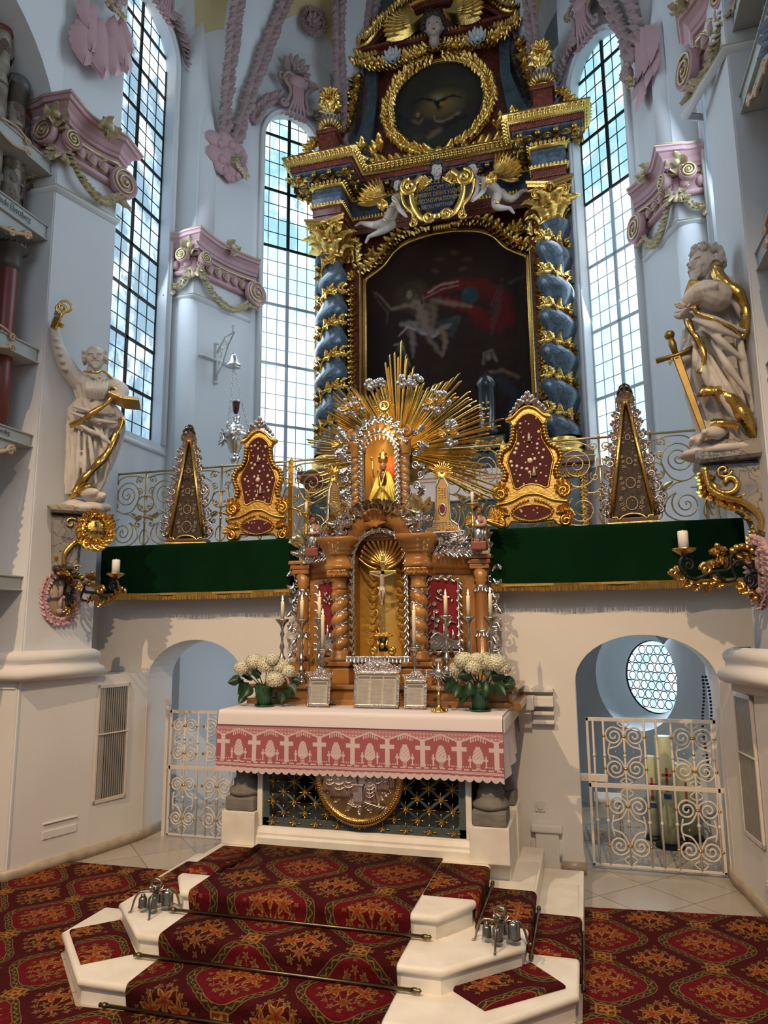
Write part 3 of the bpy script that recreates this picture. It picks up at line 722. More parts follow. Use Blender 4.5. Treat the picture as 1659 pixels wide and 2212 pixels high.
q=PL(1400,130,(1.12,7.1),-22.4); MQ=FACE(q.x-.07,q.y-.03,q.z-.05,-fac)
cherub('stucco_cherub',MQ,(-.19,.02,.10),'pink stucco cherub with drooping wings under the garlands right of the altarpiece',[],[(-.02,.30,180,.42),(.10,.35,185,.5),(.2,.28,190,.45),(.06,.05,150,.36),(.18,.0,175,.34),(.0,-.1,170,.35),(.26,-.05,190,.3)],[(-.1,-.08),(-.12,-.16),(-.05,-.2)])
MQ=FACE(-4.19,5.08,7.72,73)
cherub('stucco_cherub',MQ,(.06,.24,.12),'pink stucco cherub with long wing feathers on the pier left of the tall window',[],[(-.20,.12,185,.30),(-.12,.05,178,.42),(-.02,-.02,182,.5),(-.16,-.12,175,.44),(.0,-.15,180,.42),(.10,.12,195,.40),(.18,.08,190,.42),(.14,-.02,178,.42),(.2,.2,200,.3)],[(-.2,.32),(-.1,.22),(0,.15),(.12,.12)])
# leaf garlands along the vault groins
def groin_garland(A,Tp,lab,Mm=None,sz=.17,n0=0):
    mb=MB(); pts=groin(V(A),Tp,14)[n0:]; inn=V((XC-A[0],6.6-A[1],-.6)).normalized(); q=[p+inn*.05 for p in pts]
    mb.tube(q,.024,6); garland(mb,[tuple(p) for p in q],sz,tuple(inn),.08,0,23,lift=.04)
    mm2=MB(); mm2.merge(mb,Mm or Matrix()); return solo(mm2,'leaf_garland',PINKD,lab,'stucco garland','stucco leaf garlands on the vault')
groin_garland(g1,Tpt(180),'pink stucco leaf garland rising steeply from the cloud cherub, the one nearer the tall window')
groin_garland(g2,Tpt(135),'pink stucco leaf garland arching from the cloud cherub towards the yellow vault field')
groin_garland(g3,Tpt(135),'pink stucco leaf garland descending behind the altarpiece beside the rosette field')
groin_garland(g4,TB_,'pink stucco leaf garland just left of the altarpiece top')
groin_garland(g1,Tpt(180),'pink stucco leaf garland above the right cherub, nearer the side pier',MIR)
groin_garland(g2,Tpt(135),'pink stucco leaf garland above the right cherub, nearer the window',MIR)
groin_garland(g3,Tpt(135),'pink stucco leaf garland at the top edge right of the altarpiece',MIR)
groin_garland(g4,TB_,'pink stucco leaf garland behind the altarpiece pediment on its right',MIR)
# rosette in the yellow field
c=P(677,47,Y=8.25); mb=MB(); n=(CAM-c).normalized(); n=(n+V((.5,-.3,-.4))).normalized(); M=frame_to(c,(0.2,-.2,1),n)
mb.add(tube([(.16*math.cos(a*PI/12),.16*math.sin(a*PI/12),0) for a in range(24)],.028,8,True),M); garland(mb,[tuple(M@V((.16*math.cos(a*PI/12),.16*math.sin(a*PI/12),.01))) for a in range(24)],.07,tuple(n),.05,0,25,closed=True)
flower(mb,M,.13,8); mb.lathe([(.135,-.03),(.13,0),(0,.005)],24,M)
solo(mb,'stucco_rosette',PINKD,'round pink stucco rosette in the yellow vault field left of the altarpiece','stucco rosette')
# cartouches and leaf wreaths over the windows
def cartouche(M,lab,s=1.0,lr=True):
    c=M.to_translation(); root=empty('stucco_cartouche',c,lab,'stucco cartouche','stucco cartouches over the windows'); M=M@S(s)
    mb=MB(); mb.sph(0,.12,.06,(.13,.105,.08),M,1)
    fn=[(-.02*0,0)]
    for k in range(-2,3):
        mb.tube(cs([(k*.03,.05,.09),(k*.028,-.12,.10),(k*.045,-.24,.07),(k*.07,-.33,.03)],6),[.022]*6+[.018]*6+[.012]*7,6,M)
    for k in range(5): mb.add(PETAL,M@T(-.09+.045*k,-.30,.05)@RZ(180+(k-2)*12)@S(.12))
    part(mb,'shield',PINK,root)
    mb=MB(); g=MB()
    for d in (-1,1):
        pts=[(d*.05,.20,.08),(d*.14,.19,.1),(d*.19,.10,.1),(d*.12,.02,.1),(d*.10,-.08,.1),(d*.14,-.18,.08)]+[(d*(.17+x),-.19+y,.07) for x,y in sp2(0,0,.05,1.2,PI,1)]
        mb.tube(cs(pts,4),.022,6,M); mb.tube([(x,y,.08) for x,y in sp2(d*.2,.14,.06,1.4,0,d)],.02,6,M)
        g.tube([(x+d*.006,y,.1) for x,y in sp2(d*.2,.14,.065,1.1,0,d)],.008,5,M); g.tube(cs([(d*.20,.08,.115),(d*.14,.0,.12),(d*.1,.0,.115)],4),.008,5,M)
    part(mb,'scrolls',PINKD,root); part(g,'gilding',SPGOLD,root)
    mb=MB(); flower(mb,M@T(0,.32,.06),.09,7)
    for a in (-60,-30,0,30,60,100,-100): mb.add(LEAF,M@T(0,.34,.02)@RZ(a)@T(0,.04,0)@S(.14))
    for x in (-.13,.12): flower(mb,M@T(x,.27,.05),.05,6)
    part(mb,'flower_top',PINKD,root)
def overwreath(M,a,b,spring,rise,lab,s0,s1):
    n=M.to_3x3()@V((0,0,1)); c=(a+b)/2; h=(b-a)/2+.17
    for rg_,w_ in ((s0,'right end of the '),(s1,'left end of the ')):
        mb=MB()
        if rg_[1]-rg_[0]<.1: continue
        pts=[tuple(M@V((c-h*math.cos(u),spring+(rise+.17)*math.sin(u),.05))) for u in [rg_[0]+(rg_[1]-rg_[0])*k/12 for k in range(13)]]
        mb.tube(pts,.035,6); garland(mb,pts,.13,tuple(n),.065,.3,32,lift=.1)
        solo(mb,'leaf_wreath',PINKD,w_+lab,'stucco wreath','stucco leaf swags hugging the window heads')
M2_=FACE(-3.97,7.95,0,45); M3_=FACE(.86,7.728,0,-45)
cartouche(M2_@T(.55,9.30,.06),'pink stucco cartouche with a flower top over the window left of the altarpiece',1.15)
cartouche(M3_@T(-.55,9.30,.06),'pink stucco cartouche with golden scroll over the window right of the altarpiece',1.15)
cartouche(W1@T(6.46,9.55,.06),'pink stucco cartouche cut by the top edge above the tall window',1.15)
overwreath(M2_,.12,.98,8.55,.5,'pink leaf swag round the window head left of the altarpiece',(.15,1.1),(2.0,2.75))
overwreath(M3_,-.98,-.12,8.55,.5,'pink leaf swag round the window head right of the altarpiece',(.4,1.1),(2.0,2.9))
overwreath(W1,5.93,6.99,8.88,.5,'pink leaf swag beside the head of the tall window',(1.9,1.95),(2.0,2.95))
# ================================================================== HIGH ALTAR
XR=-1.6
RB=empty('high_altarpiece',(XR,9.0,2.69),'tall baroque high altarpiece of red and blue-grey marble with gilded ornament','altarpiece')
def rowleaf(mb,a,b,n,size,nrm,upv=(0,0,1),sh=None):
    a,b=V(a),V(b)
    for k in range(n): mb.add(sh or LEAF,frame_to(a.lerp(b,(k+.5)/n),upv,nrm)@S(size*1.0,size,size*.8))
core=[(-3.42,9.3,0),(-3.42,8.75,0),(-3.26,8.75,0),(-3.26,8.33,0),(-2.88,8.33,0),(-2.88,8.78,0),(-.32,8.78,0),(-.32,8.33,0),(.06,8.33,0),(.06,8.75,0),(.22,8.75,0),(.22,9.3,0)]
def band(pr,mat,name,par=RB,path=core): mb=MB(); mb.add(sweep(pr,path),None,True); return part(mb,name,mat,par)
def edges(u):   # straight runs of the core path moved outwards by u
    P_=[V(p) for p in core]; out=[]
    n=len(P_); off=[]
    for i in range(n):
        a=(P_[i]-P_[i-1]) if i else P_[1]-P_[0]; b=(P_[i+1]-P_[i]) if i<n-1 else a
        s1=a.normalized().cross(V((0,0,1))); s2=b.normalized().cross(V((0,0,1))); d=(s1+s2).normalized(); off.append(P_[i]+d*(u/max(.35,d.dot(s1))))
    return [(off[i],off[i+1],(P_[i+1]-P_[i]).normalized().cross(V((0,0,1)))) for i in range(n-1)]
def goldrow(mb,u,z,size,step,sh=None,up_=(0,0,1),tilt=0):
    for a,b,n in edges(u):
        L=(b-a).length; k=max(1,round(L/step)); uv=V(up_)+n*tilt
        rowleaf(mb,a+V((0,0,z)),b+V((0,0,z)),k,size,tuple(n),tuple(uv),sh)
band([(0,7.33),(0,7.41),(.012,7.41),(.012,7.50),(.03,7.52),(.03,7.56),(0,7.57)],REDM,'architrave')
band([(-.01,7.56),(0.005,7.57),(.02,7.66),(.02,7.72),(.005,7.80),(-.01,7.80)],BLUM,'frieze')
band([(0,7.80),(.03,7.82),(.05,7.88),(.05,7.90),(.23,7.925),(.23,7.945),(0,7.95)],BLUM,'soffit')
band([(0,7.95),(.245,7.95),(.245,8.03),(.27,8.04),(0,8.05)],REDM,'corona')
mb=MB(); mb.add(sweep([(.27,8.035),(.275,8.045),(.29,8.06),(.33,8.11),(.34,8.14),(0,8.16)],core)); 
mb.add(sweep([(.0,7.80),(.035,7.81),(.055,7.86),(.0,7.87)],core)); mb.add(sweep([(.028,7.525),(.04,7.53),(.04,7.55),(.02,7.57)],core))
goldrow(mb,.29,8.045,.085,.062,None,(0,0,1),.6); goldrow(mb,.035,7.82,.07,.055,None,(0,0,1),.4); goldrow(mb,.04,7.525,.05,.045)
for a,b,n in edges(.262):
    k=round((b-a).length/.022)
    for i in range(k): mb.add(SPH[2],T(*(a.lerp(b,(i+.5)/k)+V((0,0,8.03))))@S(.008))
for a,b,n in edges(.018):
    k=round((b-a).length/.03)
    for i in range(k): mb.add(SPH[2],T(*(a.lerp(b,(i+.5)/k)+V((0,0,7.415))))@S(.007))
part(mb,'gilded_mouldings',GOLD,RB)
mb=MB()
for (a,b,n) in edges(.14):
    L=(b-a).length; k=max(1,round(L/.23)); t=(b-a).normalized()
    for i in range(k+1):
        p=a.lerp(b,(i)/k)+V((0,0,7.915)); 
        if i<k:
            c=a.lerp(b,(i+.5)/k)+V((0,0,7.90)); M=frame_to(c,n,(0,0,-1)); mb.add(tube([(.045*math.cos(q*PI/6),.045*math.sin(q*PI/6),.01) for q in range(12)],.009,4,True),M); flower(mb,M@T(0,0,.005),.035,5); mb.sph(0,0,.03,.016,M,2)
        M=frame_to(p-n*.0,n,(0,0,-1))
        mb.box(-.028,.028,-.09,.09,-.01,.035,M); mb.add(LEAFC,M@T(0,-.05,.04)@S(.12,.15,.10)); mb.tube([(-.03,.085,.03),(.03,.085,.03)],.022,6,M)
part(mb,'modillion',GOLDD,RB)
# pedestals under the columns, wall pilasters, body
mb=MB()
for s in (-1,1):
    x=XR+s*1.47; mb.bbox(x-.33,x+.33,8.2,8.95,2.69,2.85,.01); mb.bbox(x-.27,x+.27,8.26,8.9,2.85,3.72,.01); mb.bbox(x-.34,x+.34,8.18,8.95,3.72,3.86,.015)
    xw=XR+s*1.68; mb.bbox(xw-.14,xw+.14,8.75,9.25,2.69,7.33,.01)
mb.box(XR-1.68,XR+1.68,8.98,9.25,2.69,8.1); mb.box(XR-.95,XR+.95,8.9,9.2,8.1,10.3)
for s in (-1,1): mb.bbox(XR+s*1.27-.115,XR+s*1.27+.115,8.82,9.05,2.69,7.33,.01)
mb.bbox(XR-1.2,XR+1.2,8.65,9.0,2.69,4.05,.02)
part(mb,'marble_body',REDM,RB)
mb=MB()
for s in (-1,1):
    x=XR+s*1.47
    for z in (2.86,3.71,3.80): mb.add(sweep([(0,z-.012),(.015,z),(0,z+.012)],[(x-.275,8.9,0),(x-.275,8.255,0),(x+.275,8.255,0),(x+.275,8.9,0)] if z<3.75 else [(x-.34,8.9,0),(x-.34,8.18,0),(x+.34,8.18,0),(x+.34,8.9,0)]))
    mb.add(tube([(x-.2,8.25,2.98),(x-.2,8.25,3.6),(x+.2,8.25,3.6),(x+.2,8.25,2.98)],.016,4,True)); garland(mb,[(x-.2,8.24,2.98),(x-.2,8.24,3.6),(x+.2,8.24,3.6),(x+.2,8.24,2.98)],.06,step=.04,closed=True,berry=0)
    xw=XR+s*1.68
    for q in (-.125,.125): mb.box(xw+q-.012,xw+q+.012,8.738,8.752,3.9,7.2)
    # gilded flower drops on the pilasters beside the painting and their small capitals
    xp=XR+s*1.27
    for q in (-.108,.108): mb.box(xp+q-.008,xp+q+.008,8.81,8.822,4.8,6.85)
    garland(mb,[(xp,8.8,6.6),(xp,8.8,4.8)],.12,step=.075,spread=22,berry=.35); flower(mb,FACE(xp,8.79,6.72),.09,8)
    for r_ in range(2): rowleaf(mb,(xp-.1,8.80,6.92+.16*r_),(xp+.1,8.80,6.92+.16*r_),3,.2,(0,-1,0))
    mb.bbox(xp-.13,xp+.13,8.74,8.9,7.2,7.26,.01)
part(mb,'pilaster_gilding',GOLD,RB)
mb=MB()
for s in (-1,1): x=XR+s*1.47; mb.box(x-.19,x+.19,8.243,8.262,2.99,3.59)
part(mb,'pedestal_panel',GRNM,RB)
# twisted columns
def column(s):
    x=XR+s*1.47; rt_=empty('twisted_column',(x,8.5,3.86),None,None); rt_.parent=RB; rt_.location=V((x,8.5,3.86))-RB.location
    z0,z1=4.1,6.83; p=.445; m=MB()
    f=lambda i,j:(lambda z,a:(x+math.cos(a)*rr(z,a)+.028*math.cos(-s*2*PI*z/p+2.2),8.5+math.sin(a)*rr(z,a)+.028*math.sin(-s*2*PI*z/p+2.2),z))(z0+(z1-z0)*i,2*PI*j)
    rr=lambda z,a:.155+.052*(abs(math.cos(.5*(a+s*2*PI*z/p)-.4))**.8*2-1)
    m.add(grid(f,110,28)); part(m,'shaft',BLUM,rt_)
    g=MB(); pts=[]
    k=int((z1-z0)/p*18)
    for i in range(k+1):
        z=z0+.03+(z1-z0-.06)*i/k; a=-s*2*PI*z/p+.8+PI; r=.135; pts.append((x+r*math.cos(a)+.028*math.cos(-s*2*PI*z/p+2.2),8.5+r*math.sin(a)+.028*math.sin(-s*2*PI*z/p+2.2),z,a))
    for i in range(len(pts)-1):
        if math.sin(pts[i][3])<.55:
            P0,P1=V(pts[i][:3]),V(pts[i+1][:3]); n=V((math.cos(pts[i][3]),math.sin(pts[i][3]),0)); t=(P1-P0).normalized()
            if i%2==0:
                for a in (-34,34): g.add(LEAF,frame_to(P0+n*.02,Matrix.Rotation(R(a),3,n)@(t)+n*.3,n)@S(.115))
            if i%3==0: g.add(SPH[2],T(*(P0+n*.05))@S(.024))
            if i%9==0: flower(g,frame_to(P0+n*.04,t,n),.07,7)
    g.tube([q[:3] for q in pts],.03,5); part(g,'gilded_vine',GOLD,rt_)
    c=MB(); c.lathe([(.17,z1-.01),(.185,z1+.01),(.17,z1+.03),(.15,z1+.04),(.15,z1+.2),(.2,z1+.42),(.15,z1+.44)],20,T(x,8.5,0))
    for rw,(zz,sz,n) in enumerate(((.03,.22,8),(.14,.26,8),(.25,.22,8))):
        for k in range(n):
            a=2*PI*(k+.5*(rw%2))/n; nn=V((math.cos(a),math.sin(a),0)); c.add(LEAFC,frame_to(V((x,8.5,z1+zz))+nn*(.15+.02*rw),V((0,0,1))+nn*.12,nn)@S(sz))
    ab=[(-.27,-.27),(0,-.19),(.27,-.27),(.19,0),(.27,.27),(0,.19),(-.27,.27),(-.19,0)]
    c.add(prism([(q[0],q[1]) for q in ab],z1+.43,z1+.47),T(x,8.5,0),True); c.add(prism([(q[0]*1.06,q[1]*1.06) for q in ab],z1+.47,z1+.505),T(x,8.5,0),True)
    for dx,dy in ((-1,-1),(1,-1)):
        for yaw in ((-28 if dx<0 else 28),): 
            M=FACE(x+dx*.155,8.5-.235,z1+.345,yaw); c.lathe([(.075,-.06),(.085,0),(.07,.02),(.0,.02)],16,M); c.tube([(a_,b_,.025) for a_,b_ in sp2(0,0,.072,2,PI/2,-dx)],.011,5,M)
    flower(c,FACE(x,8.3,z1+.45),.06,6)
    part(c,'capital',GOLD,rt_)
    b=MB(); b.lathe([(.26,3.86),(.26,3.92),(.22,3.94),(.25,3.97),(.25,4.01),(.19,4.03),(.2,4.07),(.17,4.1)],24,T(x,8.5,0)); part(b,'base',GOLD,rt_)
column(-1); column(1)
# ---- paintings, brushed onto fine grids
def painting(name,M,w,h,nx,ny,fn,mask,par,rough=.5):
    xs=np.linspace(-w/2,w/2,nx+1); ys=np.linspace(-h/2,h/2,ny+1); Xg,Yg=np.meshgrid(xs,ys,indexing='ij'); C=fn(Xg,Yg)
    v=np.stack([Xg.ravel(),Yg.ravel(),np.zeros(Xg.size)],1); f=[]
    for i in range(nx):
        for j in range(ny):
            if mask((xs[i]+xs[i+1])/2,(ys[j]+ys[j+1])/2): a=i*(ny+1)+j; f.append((a,a+ny+1,a+ny+2,a+1))
    mb=MB(); mb.add((v,f),M); m=bpy.data.materials.new(name+'_paint'); m.use_nodes=True; nt=m.node_tree; b=nt.nodes['Principled BSDF']; b.inputs['Roughness'].default_value=rough
    at=nt.nodes.new('ShaderNodeAttribute'); at.attribute_name='paint'; b.inputs['Specular IOR Level'].default_value=.05
    o=part(mb,name,m,par); ca=o.data.color_attributes.new('paint','FLOAT_COLOR','POINT')
    c4=np.concatenate([np.clip(C.reshape(-1,3),0,1),np.ones((C.size//3,1))],1)
    ca.data.foreach_set('color',c4.astype(np.float32).ravel()); nt.links.new(at.outputs['Color'],b.inputs['Base Color']); return o
def canvas(Xg,col): return np.ones(Xg.shape+(3,))*np.array(col)
def blob(C,Xg,Yg,cx,cy,rx,ry,col,rot=0,soft=.35,a=1.0):
    c,s=math.cos(R(rot)),math.sin(R(rot)); u=((Xg-cx)*c+(Yg-cy)*s)/rx; v=(-(Xg-cx)*s+(Yg-cy)*c)/ry
    d=np.sqrt(u*u+v*v); k=np.clip((1-d)/soft,0,1)*a; return C*(1-k[...,None])+np.array(col)*k[...,None]
def stroke(C,Xg,Yg,pts,r,col,a=1.0):
    for i in range(len(pts)-1):
        (x0,y0),(x1,y1)=pts[i],pts[i+1]; dx,dy=x1-x0,y1-y0; L=dx*dx+dy*dy+1e-9; t=np.clip(((Xg-x0)*dx+(Yg-y0)*dy)/L,0,1)
        d=np.hypot(Xg-x0-t*dx,Yg-y0-t*dy); ri=(r if not hasattr(r,'__len__') else r[i]+(r[i+1]-r[i])*t)*1.35
        d=d+.22*ri*np.sin(Xg*41+Yg*23)*np.sin(Yg*37-Xg*11); k=np.clip((ri-d)/(.8*ri),0,1)**1.3*a; C=C*(1-k[...,None])+np.array(col)*k[...,None]
    return C
def main_painting(X,Y):
    # local origin: centre of the picture; features read from the photograph in metres
    g=lambda px,py:(lambda p:(p.x-XR,p.z-5.9))(P(px,py,Y=8.95))
    C=canvas(X,(.030,.016,.012))
    rs=np.random.RandomState(3)
    for _ in range(90): C=blob(C,X,Y,rs.uniform(-1.2,1.2),rs.uniform(-1.4,1.4),rs.uniform(.1,.4),rs.uniform(.05,.2),(.03+.03*rs.rand(),.015+.012*rs.rand(),.012),rs.uniform(-60,60),.9,.35)
    def G(*q): return [g(*p) for p in q]
    C=blob(C,X,Y,*g(890,640),.30,.28,(.085,.065,.028),0,1.0,.8)                       # halo
    C=stroke(C,X,Y,G((925,635),(985,612),(1040,615),(1085,640),(1100,690),(1060,700),(1010,660),(960,650)),.09,(.12,.014,.010))   # red cloak
    C=stroke(C,X,Y,G((1040,625),(1090,650),(1075,700),(1040,690)),.13,(.10,.012,.010),.8)
    C=stroke(C,X,Y,G((925,632),(950,615),(988,608)),.02,(.26,.17,.13)); C=stroke(C,X,Y,G((920,642),(955,624),(990,616)),.012,(.22,.13,.10))
    C=stroke(C,X,Y,G((845,668),(875,660),(905,655)),[.03,.035,.05],(.19,.12,.075)); C=stroke(C,X,Y,G((940,648),(975,655),(1015,662)),[.05,.04,.03],(.17,.11,.07))
    C=stroke(C,X,Y,G((845,668),(830,650),(812,632)),.02,(.16,.10,.06))
    C=stroke(C,X,Y,G((905,655),(915,690),(925,715)),[.10,.10,.09],(.20,.13,.085)); C=stroke(C,X,Y,G((935,655),(935,700)),[.07,.07],(.13,.08,.05))
    C=blob(C,X,Y,*g(884,636),.055,.075,(.24,.155,.10),0,.5); C=stroke(C,X,Y,G((871,640),(876,622),(892,617),(905,632),(912,655)),.02,(.045,.025,.018))
    C=blob(C,X,Y,*g(879,634),.01,.008,(.04,.02,.01)); C=blob(C,X,Y,*g(890,633),.01,.008,(.04,.02,.01)); C=stroke(C,X,Y,G((885,635),(884,641)),.006,(.10,.06,.04))
    C=stroke(C,X,Y,G((870,700),(890,700),(910,715),(935,722),(960,705),(985,690)),.05,(.19,.15,.13)); C=stroke(C,X,Y,G((885,705),(893,740),(892,770)),[.06,.05,.02],(.17,.11,.10))
    C=stroke(C,X,Y,G((862,725),(880,705),(895,712)),.016,(.30,.24,.21)); C=stroke(C,X,Y,G((908,718),(935,728),(957,712)),.015,(.30,.25,.22)); C=stroke(C,X,Y,G((945,700),(985,690),(975,722)),.05,(.035,.045,.04))
    C=stroke(C,X,Y,G((925,728),(945,755),(955,768)),[.05,.035,.03],(.15,.095,.06)); C=stroke(C,X,Y,G((955,712),(962,740),(958,762)),[.06,.045,.03],(.18,.115,.07))
    C=blob(C,X,Y,*g(1015,638),.135,.135,(.030,.045,.042),0,.25); C=blob(C,X,Y,*g(1005,628),.06,.05,(.045,.065,.06),0,1)
    C=stroke(C,X,Y,G((805,628),(820,655),(838,675),(835,700)),.014,(.10,.065,.04))
    for k in range(5): C=stroke(C,X,Y,G((1060,660+k*16),(1085,600+k*14)),.008,(.075,.055,.04))
    C=stroke(C,X,Y,G((1135,560),(1128,700),(1132,840)),.09,(.04,.026,.018)); C=stroke(C,X,Y,G((1100,610),(1145,590)),.03,(.06,.045,.035))
    C=blob(C,X,Y,*g(1055,770),.05,.07,(.17,.12,.085),0,.5); C=stroke(C,X,Y,G((1044,785),(1046,762),(1062,757),(1073,780)),.022,(.16,.12,.09)); C=stroke(C,X,Y,G((1050,805),(1085,800),(1120,815)),.03,(.16,.09,.05))
    C=stroke(C,X,Y,G((1080,820),(1120,860),(1100,900)),.09,(.03,.035,.04))
    C=blob(C,X,Y,*g(865,750),.07,.10,(.08,.065,.045),0,.6); C=stroke(C,X,Y,G((852,745),(868,740),(875,765),(885,790)),.016,(.20,.17,.11))
    for q in ((950,560),(1000,580),(940,585),(980,545),(1010,560)): C=blob(C,X,Y,*g(*q),.09,.045,(.085,.04,.025),rs.uniform(-40,40),.8)
    for k in range(14): C=stroke(C,X,Y,[(rs.uniform(-1,1),rs.uniform(-1.4,-.2)) for _ in range(2)],.02,(.05,.02,.015),.3)
    return C*.72
def poly_in(poly):
    def f(x,y):
        r=False; n=len(poly)
        for i in range(n):
            (a,b),(c,d)=poly[i],poly[(i+1)%n]
            if (b>y)!=(d>y) and x<(c-a)*(y-b)/(d-b)+a: r=not r
        return r
    return f
top=[(-1.16,.84),(-1.0,.93),(-.86,1.03),(-.72,1.2),(-.5,1.32),(-.2,1.38),(0,1.39),(.2,1.38),(.5,1.32),(.72,1.2),(.86,1.03),(1.0,.93),(1.16,.84)]
otl=[(x,y) for x,y,_ in cs([(a,b,0) for a,b in top],4)]
poly=otl+[(1.16,-1.8),(-1.16,-1.8)]
painting('painting',FACE(XR,8.955,5.9),2.34,3.66,150,230,main_painting,poly_in(poly),RB,.5)
mb=MB(); M=FACE(XR,8.95,5.9)
fp=[(-1.16,-1.8)]+otl+[(1.16,-1.8)]
mb.add(sweep([(-.0,-.02),(0,.03),(.012,.045),(.03,.03),(.045,.05),(.06,.03),(.06,-.02)],[(x,y,0) for x,y in fp][::-1] if 0 else [(x,y,0) for x,y in fp],up=(0,0,1)),M@S(1,1,1))
for s in (-1,1):
    pts=[(s*.15,1.47),(s*.4,1.46),(s*.62,1.38),(s*.80,1.2),(s*.95,1.06),(s*1.1,.99)]
    q=[tuple(M@V((x,y,.05))) for x,y,_ in cs([(a,b,0) for a,b in pts],6)]; mb.tube(q,.022,6); garland(mb,q,.17,step=.085,spread=26,berry=0)
    mb.tube([tuple(M@V((x,y,.06))) for x,y in sp2(s*1.02,1.18,.09,1.3,PI,-s)],.022,6); garland(mb,[tuple(M@V((x,y,.06))) for x,y in sp2(s*1.02,1.18,.10,.8,PI,-s)],.10,step=.06,spread=30,berry=0)
    mb.tube([tuple(M@V((x,y,.07))) for x,y in sp2(s*.66,1.5,.05,1.2,0,s)],.018,6)
for k in range(7): mb.add(tube([((k-3)*.035,1.36,.05),((k-3)*.036,1.43,.10),((k-3)*.035,1.50,.05)],.02,6),M)
mb.sph(.17,1.43,.08,.05,M)
part(mb,'picture_frame',GOLD,RB)
# ---- attic with the round painting
def oval_painting(X,Y):
    g=lambda px,py:(lambda p:(p.x-XR,p.z-9.15))(P(px,py,Y=8.88)); G=lambda *q:[g(*p) for p in q]
    C=canvas(X,(.030,.025,.019)); rs=np.random.RandomState(5)
    for _ in range(60): C=blob(C,X,Y,rs.uniform(-.7,.7),rs.uniform(-.7,.7),.22,.12,(.02+.03*rs.rand(),.018+.022*rs.rand(),.015+.014*rs.rand()),rs.uniform(-60,60),1,.4)
    C=blob(C,X,Y,*g(955,225),.40,.27,(.17,.11,.035),0,1.0,.9); C=blob(C,X,Y,*g(945,215),.15,.12,(.22,.16,.055),0,1,.7)
    bd=(.012,.011,.010)
    C=stroke(C,X,Y,G((892,224),(912,214),(932,217),(944,222)),[.008,.022,.03,.035],bd); C=stroke(C,X,Y,G((944,222),(960,214),(978,207),(998,212)),[.035,.03,.022,.008],bd)
    C=blob(C,X,Y,*g(945,224),.04,.05,bd); C=stroke(C,X,Y,G((946,228),(948,235)),[.03,.045],bd); C=blob(C,X,Y,*g(945,214),.022,.035,(.14,.15,.14)); 
    C=blob(C,X,Y,*g(900,247),.06,.065,(.06,.035,.02)); C=blob(C,X,Y,*g(903,249),.035,.05,(.16,.10,.06)); C=stroke(C,X,Y,G((893,262),(905,268),(912,258)),.025,(.12,.07,.04)); C=stroke(C,X,Y,G((862,250),(875,258),(882,270)),.05,(.025,.02,.018))
    C=stroke(C,X,Y,G((940,262),(955,264),(978,254),(990,245)),[.02,.025,.03,.04],(.16,.10,.06)); C=blob(C,X,Y,*g(990,236),.05,.06,(.07,.04,.025)); C=stroke(C,X,Y,G((940,260),(938,250)),.015,(.15,.09,.05)); C=stroke(C,X,Y,G((960,275),(985,258),(1008,252)),[.08,.06,.03],(.02,.018,.02))
    C=stroke(C,X,Y,G((925,300),(935,290),(950,282)),[.03,.05,.05],(.12,.075,.045)); C=blob(C,X,Y,*g(985,290),.14,.09,(.025,.028,.026)); C=blob(C,X,Y,*g(900,300),.15,.09,(.05,.045,.035),0,1)
    return C*1.35
painting('round_painting',FACE(XR,8.872,9.15),1.4,1.4,110,110,oval_painting,lambda x,y:x*x+y*y<.475,RB,.5)
mb=MB(); M=FACE(XR,8.88,9.15)
ring=lambda r,z,n=48:[(r*math.cos(2*PI*k/n),r*math.sin(2*PI*k/n),z) for k in range(n)]
mb.add(tube(ring(.69,.03),.02,6,True),M); mb.lathe([(.675,-.02),(.685,.03),(.73,.05),(.77,.03),(.78,0)],48,M); mb.add(tube(ring(.775,.02),.014,5,True),M)
for s in (-1,1):
    pts=[tuple(M@V((.73*math.sin(s*u),-.73*math.cos(u),.05))) for u in [.1+2.75*k/20 for k in range(21)]]
    garland(mb,pts,.16,step=.075,spread=24,berry=.3)
    q=[(s*.1,-.77),(s*.35,-.84),(s*.62,-.80),(s*.85,-.74),(s*1.0,-.62),(s*.93,-.52),(s*.83,-.55)]
    q=[tuple(M@V((x,y,.05))) for x,y,_ in cs([(a,b,0) for a,b in q],6)]; mb.tube(q,[.03*(1-.5*k/(len(q)-1)) for k in range(len(q))],6); garland(mb,q[4:-6],.18,step=.11,spread=30,berry=0)
mb.tube([tuple(M@V((.0,-.79,.06))),tuple(M@V((0,-.70,.09)))],.06,8)
part(mb,'round_frame',GOLD,RB)
mb=MB()
for s in (-1,1):
    X0=XR; pts=[(.88,.98),(1.02,1.0),(1.08,.88),(1.02,.6),(1.02,.2),(1.12,-.15),(1.25,-.45),(1.36,-.65),(1.3,-.8),(1.0,-.8),(.95,-.3),(.88,.2)]
    q=[(s*x,y) for x,y in pts]; mb.add(prism(q,-.12,.10),FACE(XR,8.86,9.15),True); mb.lathe([(.09,-.14),(.10,0),(.10,.12),(.07,.15),(0,.15)],16,FACE(XR+s*1.03,8.86,10.06))
part(mb,'side_scroll',GRNM,RB)
mb=MB()
